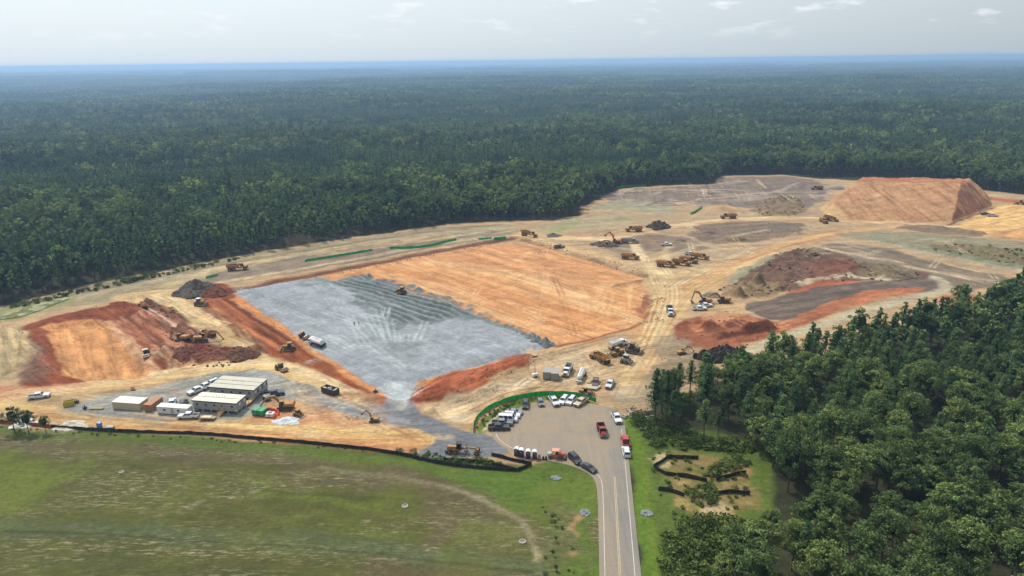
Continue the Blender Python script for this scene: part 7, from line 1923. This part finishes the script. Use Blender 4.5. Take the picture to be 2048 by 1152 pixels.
place(roller('pale soil roller on the orange floor of the left pit', mat=simple('roller_pale', (196, 186, 160), .6, dirt=.3)), 294, 711, -72, .9)
place(hauler('earth hauler with red load driving along the wood above the topsoil heap', SOILR), 475, 540, 14)
place(hauler('earth hauler with red load at the far corner of the orange pad', SOILR), 1057, 473, -4)
place(pickup('dark pickup on the track along the top of the orange pad', (48, 50, 56)), 1119, 495.5, -25)
place(hauler('earth hauler driving left past the orange-armed excavator', SOIL), 1268, 463, 180)
place(excavator('orange-armed excavator on the brown spoil heap', ORG, swing=0, pose='high'), 1232, 487, 155)
place(dump_truck('grey dump truck being loaded beside the orange-armed excavator', (120, 122, 124), (140, 142, 146), 3, length=9.5), 1259, 486, -4)
place(skid_steer('small yellow loader below the brown spoil heap', size=1.3), 1213, 493.5, -80, 1.3)
place(pickup('white pickup alone on the grey soil in the middle of the yard', W), 1333, 491, 2)
G2 = 'parked earth haulers in the yard'
place(hauler('parked earth hauler farthest left, beside the pale track', SOIL, G2), 1260, 518, -20, .92)
place(hauler('parked earth hauler second from left in the yard', SOIL, G2), 1331, 533, -22, .92)
place(hauler('parked earth hauler in the middle of the tight group', None, G2), 1362, 530, -28, .92)
place(hauler('parked earth hauler wedged right of the middle one', SOIL, G2), 1377, 525, -35, .92)
place(hauler('parked earth hauler farthest right, in front of a pickup', SOIL, G2), 1399, 518, -22, .92)
place(pickup('silver pickup half hidden behind the parked haulers', (206, 208, 212)), 1381, 510, -14)
place(hauler('earth hauler driving left past the tan sand mound', SOIL), 1457, 437, 180)
place(hauler('loaded earth hauler coming head-on at the foot of the stockpile', SOIL), 1647, 445, -94, .9)
place(hauler('second earth hauler just behind at the foot of the stockpile', None), 1661, 441, -40, .9)
place(hauler('earth hauler trailing white dust on the far upper bank', SOIL), 1634, 379, 182, .9)
place(dump_truck('white dump truck coming down the tan haul road', W, (150, 150, 150), 2), 1340, 627, -97)
place(excavator('left one of two parked yellow excavators with arched arms', swing=0, pose='tucked'), 1410, 607, 176)
place(excavator('right one of two parked yellow excavators with arched arms', swing=0, pose='reach'), 1447, 605, 178)
place(pickup('white pickup parked right in front of the left yellow excavator', W), 1411, 614, 12); place(pickup('white pickup parked lowest below the two yellow excavators', W), 1399, 620, 4)
place(pickup('dark pickup on the yellow ground right of the stockpile', (52, 54, 58)), 1971, 430, -12); place(pickup('silver pickup beside the dark one right of the stockpile', (190, 194, 198)), 1985, 433, -15)
place(loader('yellow loader far off at the right edge of the site'), 2040, 409, 160)
place(hauler('empty earth hauler parked in the compound facing away'), 1200, 722, 124, .88)
place(tank_truck('white tank truck with yellow tail parked at the back of the compound', W, (236, 234, 228), length=8.6, ends=(206, 170, 60)), 1236, 694, 40)
place(loader('yellow wheel loader between the tank truck and the empty hauler', size=.9), 1233, 711, 205, .9)
place(dozer('dark dusty bulldozer at the right side of the compound', mat=simple('machine_shaded', (110, 92, 66), .7, dirt=.4)), 1266, 705, -30, 1.15)  # body colour darkened to stand for a machine in shade, under the dust
place(skid_steer('grey skid loader standing in front of the dark bulldozer', LGREY, 1.5), 1252, 726, -35, 1.4)
place(dump_truck('white truck with open grey body beside the grey steel boxes', W, (214, 214, 212), 2), 1135, 746, -106, .95)
place(pickup('maroon pickup parked between the pipes and the light pickup', (92, 62, 66)), 1191, 769, -100)
place(pickup('white pickup with dark hood standing alone right of the pipes', (206, 206, 206)), 1220, 772, -112)
place(loader('yellow loader behind the green fence at the end of the pipes', size=.72), 1172, 789, -12, .72)
place(excavator('small yellow excavator beyond the wood edge beside the mulch heap', swing=0, pose='reach'), 1364, 708, 20, .6)
GP_ = 'cars parked round the turning circle'
place(pickup('black pickup parked at the near end of the left row', (30, 32, 36), GP_), 998, 859, 0)
place(pickup('grey pickup parked next to the black pickup', (128, 130, 134), GP_), 1005, 850, -2)
place(car('white passenger van with dark side windows in the left row', (226, 228, 230), 'van', GP_), 1016, 842.5, -6)
place(car('white car parked just beyond the white van', (224, 226, 228), 'suv', GP_), 1024, 834.5, -8)
place(car('blue-grey sedan parked at the far end of the left row', (128, 138, 150), 'sedan', GP_), 1029, 827.5, -14)
place(car('black off-roader parked first in the curved back row', (34, 36, 38), 'suv', GP_), 1051, 813, -94)
place(car('grey hatchback parked second in the curved back row', (112, 116, 122), 'hatch', GP_), 1081, 808.5, -82)
place(pickup('white pickup with dark front parked in the middle of the back row', (214, 214, 214), GP_), 1108, 806.5, -76)
place(car('left one of two white cars side by side in the back row', (230, 231, 232), 'suv', GP_), 1127, 804.5, -116); place(car('right one of two white cars side by side in the back row', (222, 223, 225), 'suv', GP_), 1142, 805.5, -116)
place(pickup('tan pickup parked at the right end of the back row', (196, 178, 138), GP_), 1162, 808, -128)
place(pickup('white pickup with a ladder rack parked by the grass at the road end', W, rack=True), 1233, 840, -84)
place(dump_truck('red dump truck driving down from the turning circle', (150, 34, 36), (130, 30, 34), 2, length=6.6), 1204, 867, -86, .86)
place(pickup('red pickup with open bed parked on the right road edge', (184, 36, 44)), 1250.5, 887, 88)
place(car('white car parked behind the red pickup on the right road edge', W, 'suv'), 1252, 908, 88)
place(car('black off-roader parked on the grass edge left of the road', (30, 33, 34), 'suv'), 1150, 922, -66)
place(car('dark sedan parked last on the curve left of the road', (42, 45, 50), 'sedan'), 1177, 939, -52)
place(broom_tractor('orange road sweeper with faded canopy beside the portable toilets'), 1112, 916, 172)
place(grader('yellow motor grader on the grey gravel beside the silt fence'), 925, 906, -7, .92)
# ------------------------------------------------------------------ single trees, shrubs, far sheds, dust
tree(1, at(30, 864), .50, 1.0, 'broadleaf_tree', 'small leafy tree at the left edge in front of the orange fence', 'tree', None)
tree(3, at(58, 867), .46, 2.2, 'broadleaf_tree', 'fuller small tree just right of the one at the left edge', 'tree', None)
tree(2, at(93, 866), .40, 4.2, 'broadleaf_tree', 'thin leaning young tree right of the fuller small tree', 'tree', None)
tree(NB + 1, at(1309, 848), 1.12, .4, 'pine_tree', 'tall bare-stemmed pine at the left corner of the right-hand wood', 'tree', None)
tree(NB + 3, at(1333, 842), 1.05, 1.4, 'pine_tree', 'second tall pine just right of the corner pine', 'tree', None)
tree(0, at(1345, 806), .85, 2.4, 'broadleaf_tree', 'light green tree at the corner behind the tall pines', 'tree', None)
tree(2, at(1918, 628), .95, 2.4, 'broadleaf_tree', 'lone dark tree standing out against the red soil on the right', 'tree', None)
for k, (x, y, s, w_) in enumerate(((1104, 1040, .12, 'topmost'), (1110, 1052, .11, 'second from the top'), (1112, 1084, .12, 'middle'), (1106, 1112, .10, 'second from the bottom'), (1112, 1142, .12, 'lowest'))):
    tree(k % NB, at(x, y), s, k * 1.3, 'sapling', 'tiny planted sapling, %s of the row beside the road verge' % w_, 'tree', 'planted saplings')
def shrub_mesh(seed, r0, h, n=9, per=24, size=.28):
    r = np.random.default_rng(seed); a = r.uniform(0, 6.28, n); q = np.sqrt(r.random(n)) * r0
    c = np.stack([np.cos(a) * q, np.sin(a) * q, h * (.25 + .5 * r.random(n))], 1)
    v, f, t = cards(c, np.full(n, h * .42), per, size, .8, r)
    v[:, 2] = np.maximum(v[:, 2], 0.02)
    return mesh_from('shrub', [(v, f, t, 0)], [LEAF_S])
C4 = source_collection('shrubs', [shrub_mesh(1, .9, 1.3), shrub_mesh(2, .7, .9), shrub_mesh(3, 1.2, 1.8), shrub_mesh(4, .6, .7)])
def in_poly(px, st, seed=0):
    P = GP(px); a = np.array(P); x, y = jitter_grid(a[:, 0].min(), a[:, 0].max(), a[:, 1].min(), a[:, 1].max(), st, .5)
    k = sdf(x, y, P) < 0; return x[k], y[k]
sxl, syl, ssl = [], [], []
def shrubs(px, st, s0, s1, keep=1.0):
    x, y = in_poly(px, st); k = nr.random(len(x)) < keep
    x, y = x[k], y[k]; sxl.append(x); syl.append(y); ssl.append(nr.uniform(s0, s1, len(x)))
shrubs([(1262, 832), (1300, 825), (1330, 850), (1420, 880), (1500, 885), (1510, 905), (1400, 902), (1300, 890), (1278, 860)], 1.6, .7, 1.7)
shrubs([(1395, 960), (1432, 925), (1480, 905), (1510, 930), (1440, 955)], 1.5, .6, 1.4, .8)
shrubs([(1372, 975), (1430, 965), (1430, 1010), (1380, 1015)], 1.4, .6, 1.6, .8)
shrubs([(1335, 1075), (1400, 1045), (1530, 1050), (1470, 1130), (1420, 1180), (1400, 1260), (1330, 1260)], 1.7, .8, 2.4, .85)
shrubs([(1300, 900), (1500, 930), (1510, 1000), (1400, 1060), (1310, 1060)], 2.4, .35, .9, .5)
shrubs([(790, 905), (850, 905), (900, 916), (985, 918), (1010, 936), (900, 928), (820, 913)], 1.1, .4, 1.0, .7)
shrubs([(952, 860), (968, 832), (1015, 806), (1080, 793), (1150, 795), (1150, 800), (1080, 798), (1025, 812), (980, 838), (962, 862)], 1.0, .35, .7, .7)
shrubs([(20, 612), (150, 582), (300, 550), (480, 515), (480, 519), (330, 551), (160, 588), (20, 620)], 2.2, .7, 1.6, .7)
shrubs([(500, 880), (800, 908), (800, 914), (500, 886)], 1.6, .25, .5, .5)
shrubs([(0, 852), (100, 858), (500, 882), (500, 888), (100, 865), (0, 860)], 1.8, .25, .5, .5)
shrubs([(1850, 500), (1900, 488), (2048, 500), (2200, 520), (2048, 535), (1950, 520)], 4.5, .5, 1.0, .4)
shrubs([(1085, 1010), (1150, 1050), (1160, 1150), (1085, 1150)], 2.0, .2, .5, .4)
sx_, sy_, sc_ = np.concatenate(sxl), np.concatenate(syl), np.concatenate(ssl)
scatter('undergrowth', C4, sx_, sy_, Hv(sx_, sy_), nr.integers(0, 4, len(sx_)), nr.uniform(0, 6.28, len(sx_)), sc_)
wm, wt, wb = new_mat('pond_water'); wb.inputs['Base Color'].default_value = tuple(K(132, 136, 84)) + (1,); wb.inputs['Roughness'].default_value = .12
wP = node(wt, 'ShaderNodeNewGeometry').outputs['Position']; wt.links.new(tmix(wt, ramp(wt, tnoise(wt, wP, .25, 5, .7), .42, .58, 0, 1), tuple(K(128, 134, 80)), tuple(K(168, 158, 112))), wb.inputs['Base Color'])
wt.links.new(ramp(wt, tnoise(wt, wP, .16, 3), .4, .6, .05, .7), wb.inputs['Roughness'])
flat('pond', smooth(GP([(-20, 640), (18, 625), (60, 612), (130, 594), (143, 597), (100, 612), (72, 625), (25, 638)]), True, 2), .22, wm)
# ---- broken lumps of soil on the rough banks
def clod_mesh(seed, mat):
    bm = bmesh.new(); bmesh.ops.create_icosphere(bm, subdivisions=1, radius=.5); r = random.Random(seed)
    for v in bm.verts: v.co *= r.uniform(.6, 1.25); v.co.z *= .75
    me = bpy.data.meshes.new('clod'); bm.to_mesh(me); bm.free(); me.materials.append(mat); return me
CM = [simple('clod_%d' % q, c, .95, var=.3, scale=1.5, alb=.62) for q, c in enumerate(((132, 72, 46), (96, 54, 40), (160, 132, 100), (120, 100, 78), (124, 130, 128)))]
C5 = source_collection('clods', [clod_mesh(q, CM[q // 2]) for q in range(10)])
cxl, cyl_, cil, csl = [], [], [], []
def clods(px, st, s0, s1, mats, keep=.7):
    x, y = in_poly(px, st); k = nr.random(len(x)) < keep * np.clip(.5 + 1.2 * fbm(x / 7.0, y / 7.0, 2), 0, 1); x, y = x[k], y[k]
    cxl.append(x); cyl_.append(y); csl.append(nr.uniform(s0, s1, len(x)) ** 1.5); cil.append(np.array(mats)[nr.integers(0, len(mats), len(x))] * 2 + nr.integers(0, 2, len(x)))
clods([(330, 660), (430, 690), (500, 700), (512, 718), (430, 738), (340, 725)], 1.3, .4, 1.2, [0, 1, 1])
clods([(190, 612), (262, 600), (345, 655), (362, 692), (300, 660), (240, 630)], 1.5, .3, .9, [0, 1])
clods([(290, 600), (335, 612), (372, 645), (396, 684), (372, 684), (340, 640), (296, 612)], 1.0, .5, 1.3, [1, 1, 0])
clods([(40, 660), (75, 660), (110, 740), (100, 765), (50, 762), (66, 710)], 1.8, .3, .8, [1, 3, 0])
clods([(400, 580), (450, 572), (640, 705), (600, 735), (500, 690)], 1.9, .3, .75, [0, 1])
clods([(826, 798), (836, 770), (960, 738), (1055, 706), (1080, 728), (950, 775), (880, 812), (850, 818)], 1.4, .3, .9, [0, 0, 1])
clods([(870, 812), (960, 772), (1080, 750), (1090, 765), (980, 795), (900, 835)], 1.7, .25, .7, [2, 3, 0])
clods([(440, 588), (650, 548), (985, 484), (1035, 476), (1035, 482), (985, 490), (650, 553), (440, 593)], 1.5, .4, 1.0, [1, 0, 3])
clods([(1050, 478), (1120, 494), (1210, 522), (1300, 552), (1295, 558), (1200, 530), (1110, 502), (1048, 484)], 1.7, .4, 1.1, [3, 2, 1])
clods([(1280, 592), (1318, 578), (1335, 600), (1330, 640), (1290, 645)], 1.6, .4, 1.0, [0, 1, 3])
clods([(1440, 580), (1500, 550), (1560, 508), (1640, 503), (1760, 545), (1850, 545), (1830, 562), (1700, 560), (1590, 580), (1500, 598)], 2.2, .5, 1.7, [1, 3, 3, 2])
clods([(1352, 650), (1390, 632), (1450, 622), (1560, 645), (1545, 672), (1480, 695), (1400, 700), (1355, 680)], 1.8, .3, 1.0, [0, 1])
clods([(1310, 720), (1345, 660), (1400, 700), (1400, 745), (1320, 790)], 1.8, .3, .9, [3, 2, 1])
clods([(1850, 500), (1900, 486), (2048, 498), (2200, 515), (2048, 535), (1950, 520)], 2.6, .6, 1.6, [3, 3, 2])
clods([(1500, 420), (1530, 396), (1590, 392), (1615, 412), (1600, 432), (1520, 432)], 2.6, .6, 1.8, [3, 3, 2])
clods([(1240, 380), (1425, 371), (1452, 353), (1640, 362), (1640, 400), (1400, 410), (1240, 408)], 4.5, .4, 1.2, [3, 2])
clods([(1370, 455), (1440, 442), (1600, 445), (1630, 455), (1560, 478), (1440, 492), (1390, 480)], 3.0, .4, 1.2, [3, 3, 2])
clods([(690, 556), (735, 550), (860, 590), (1000, 648), (1100, 686), (1080, 690), (900, 630), (760, 585)], 2.0, .3, .9, [4])
clods([(450, 555), (700, 510), (1030, 466), (1035, 474), (700, 525), (450, 570)], 3.0, .3, .9, [3, 2])
clods([(640, 765), (760, 800), (840, 850), (800, 860), (640, 820), (560, 800)], 2.4, .2, .6, [2, 0])
cx_, cy__, ci_, cs_ = np.concatenate(cxl), np.concatenate(cyl_), np.concatenate(cil), np.concatenate(csl)
scatter('soil_clods', C5, cx_, cy__, Hv(cx_, cy__), ci_, nr.uniform(0, 6.28, len(cx_)), cs_)
print('clods', len(cx_))
def shed(label, px, py, L, Wd, h, rgb):
    x, y = G(px, py); e = root('farm_shed', label, 'building'); e.location = (x, y, H(x, y))
    MB().box(-L / 2, L / 2, -Wd / 2, Wd / 2, -2, h).build('wall', simple('shed_wall_%d' % rgb[0], rgb, .6), e)
    rp = MB().prism([(-Wd / 2 - .6, h), (Wd / 2 + .6, h), (0, h + Wd * .2)], -L / 2 - .6, L / 2 + .6); rp.v = [(yy, xx, zz + .01) for xx, yy, zz in rp.v]; rp.build('roof', simple('shed_roof', (214, 216, 218), .4, .2), e)
    for k in range(3): xx = -L / 3 + L / 3 * k; MB().box(xx - 2.5, xx + 2.5, -Wd / 2 - .1, -Wd / 2, 0, h * .7).build('door', LGREY, e)
    return e
shed('long white shed beside the far green meadow', 858, 160, 60, 22, 6, (232, 234, 236)); shed('smaller pale shed right of the long white shed', 921, 159, 40, 18, 5, (206, 214, 210))
def dust(name, label, px, py, L, Wd, h, dens, rgb, heading=0, seed=1):
    """a low cloud of dust: a ragged closed hull filled with thin volume"""
    bm = bmesh.new(); bmesh.ops.create_icosphere(bm, subdivisions=4, radius=1)
    for v in bm.verts:
        p = v.co.copy(); t = (p.x + 1) / 2
        q = 1 + .35 * float(fbm(np.array([p.x * 2.1 + seed]), np.array([p.y * 2.1 + p.z * 1.7]), 3)[0])
        v.co = Vector((p.x * L * .5, p.y * Wd * (.35 + .65 * t) * q * .5, max(p.z, -.15) * h * (.35 + .65 * t) * q))
    me = bpy.data.meshes.new(name); bm.to_mesh(me); bm.free()
    o = link_obj(name, me); p = at(px, py); o.location = (p.x, p.y, p.z + .2); o.rotation_euler = (0, 0, R(heading))
    m = bpy.data.materials.new(name); m.use_nodes = True; t = m.node_tree
    for n in list(t.nodes):
        if n.type != 'OUTPUT_MATERIAL': t.nodes.remove(n)
    v = t.nodes.new('ShaderNodeVolumePrincipled'); v.inputs['Color'].default_value = tuple(lin(*rgb)) + (1,); v.inputs['Density'].default_value = dens; v.inputs['Anisotropy'].default_value = .3
    t.links.new(v.outputs[0], t.nodes['Material Output'].inputs['Volume']); me.materials.append(m)
    tag(o, label, kind='stuff'); return o
dust('dust_plume', 'white dust trailing behind the hauler on the far upper bank', 1668, 378, 17, 8, 3.6, .5, (250, 246, 238))
dust('dust_plume', 'faint brown dust drifting against the wood edge', 590, 492, 26, 8, 9, .03, (214, 186, 160), 10, 3)
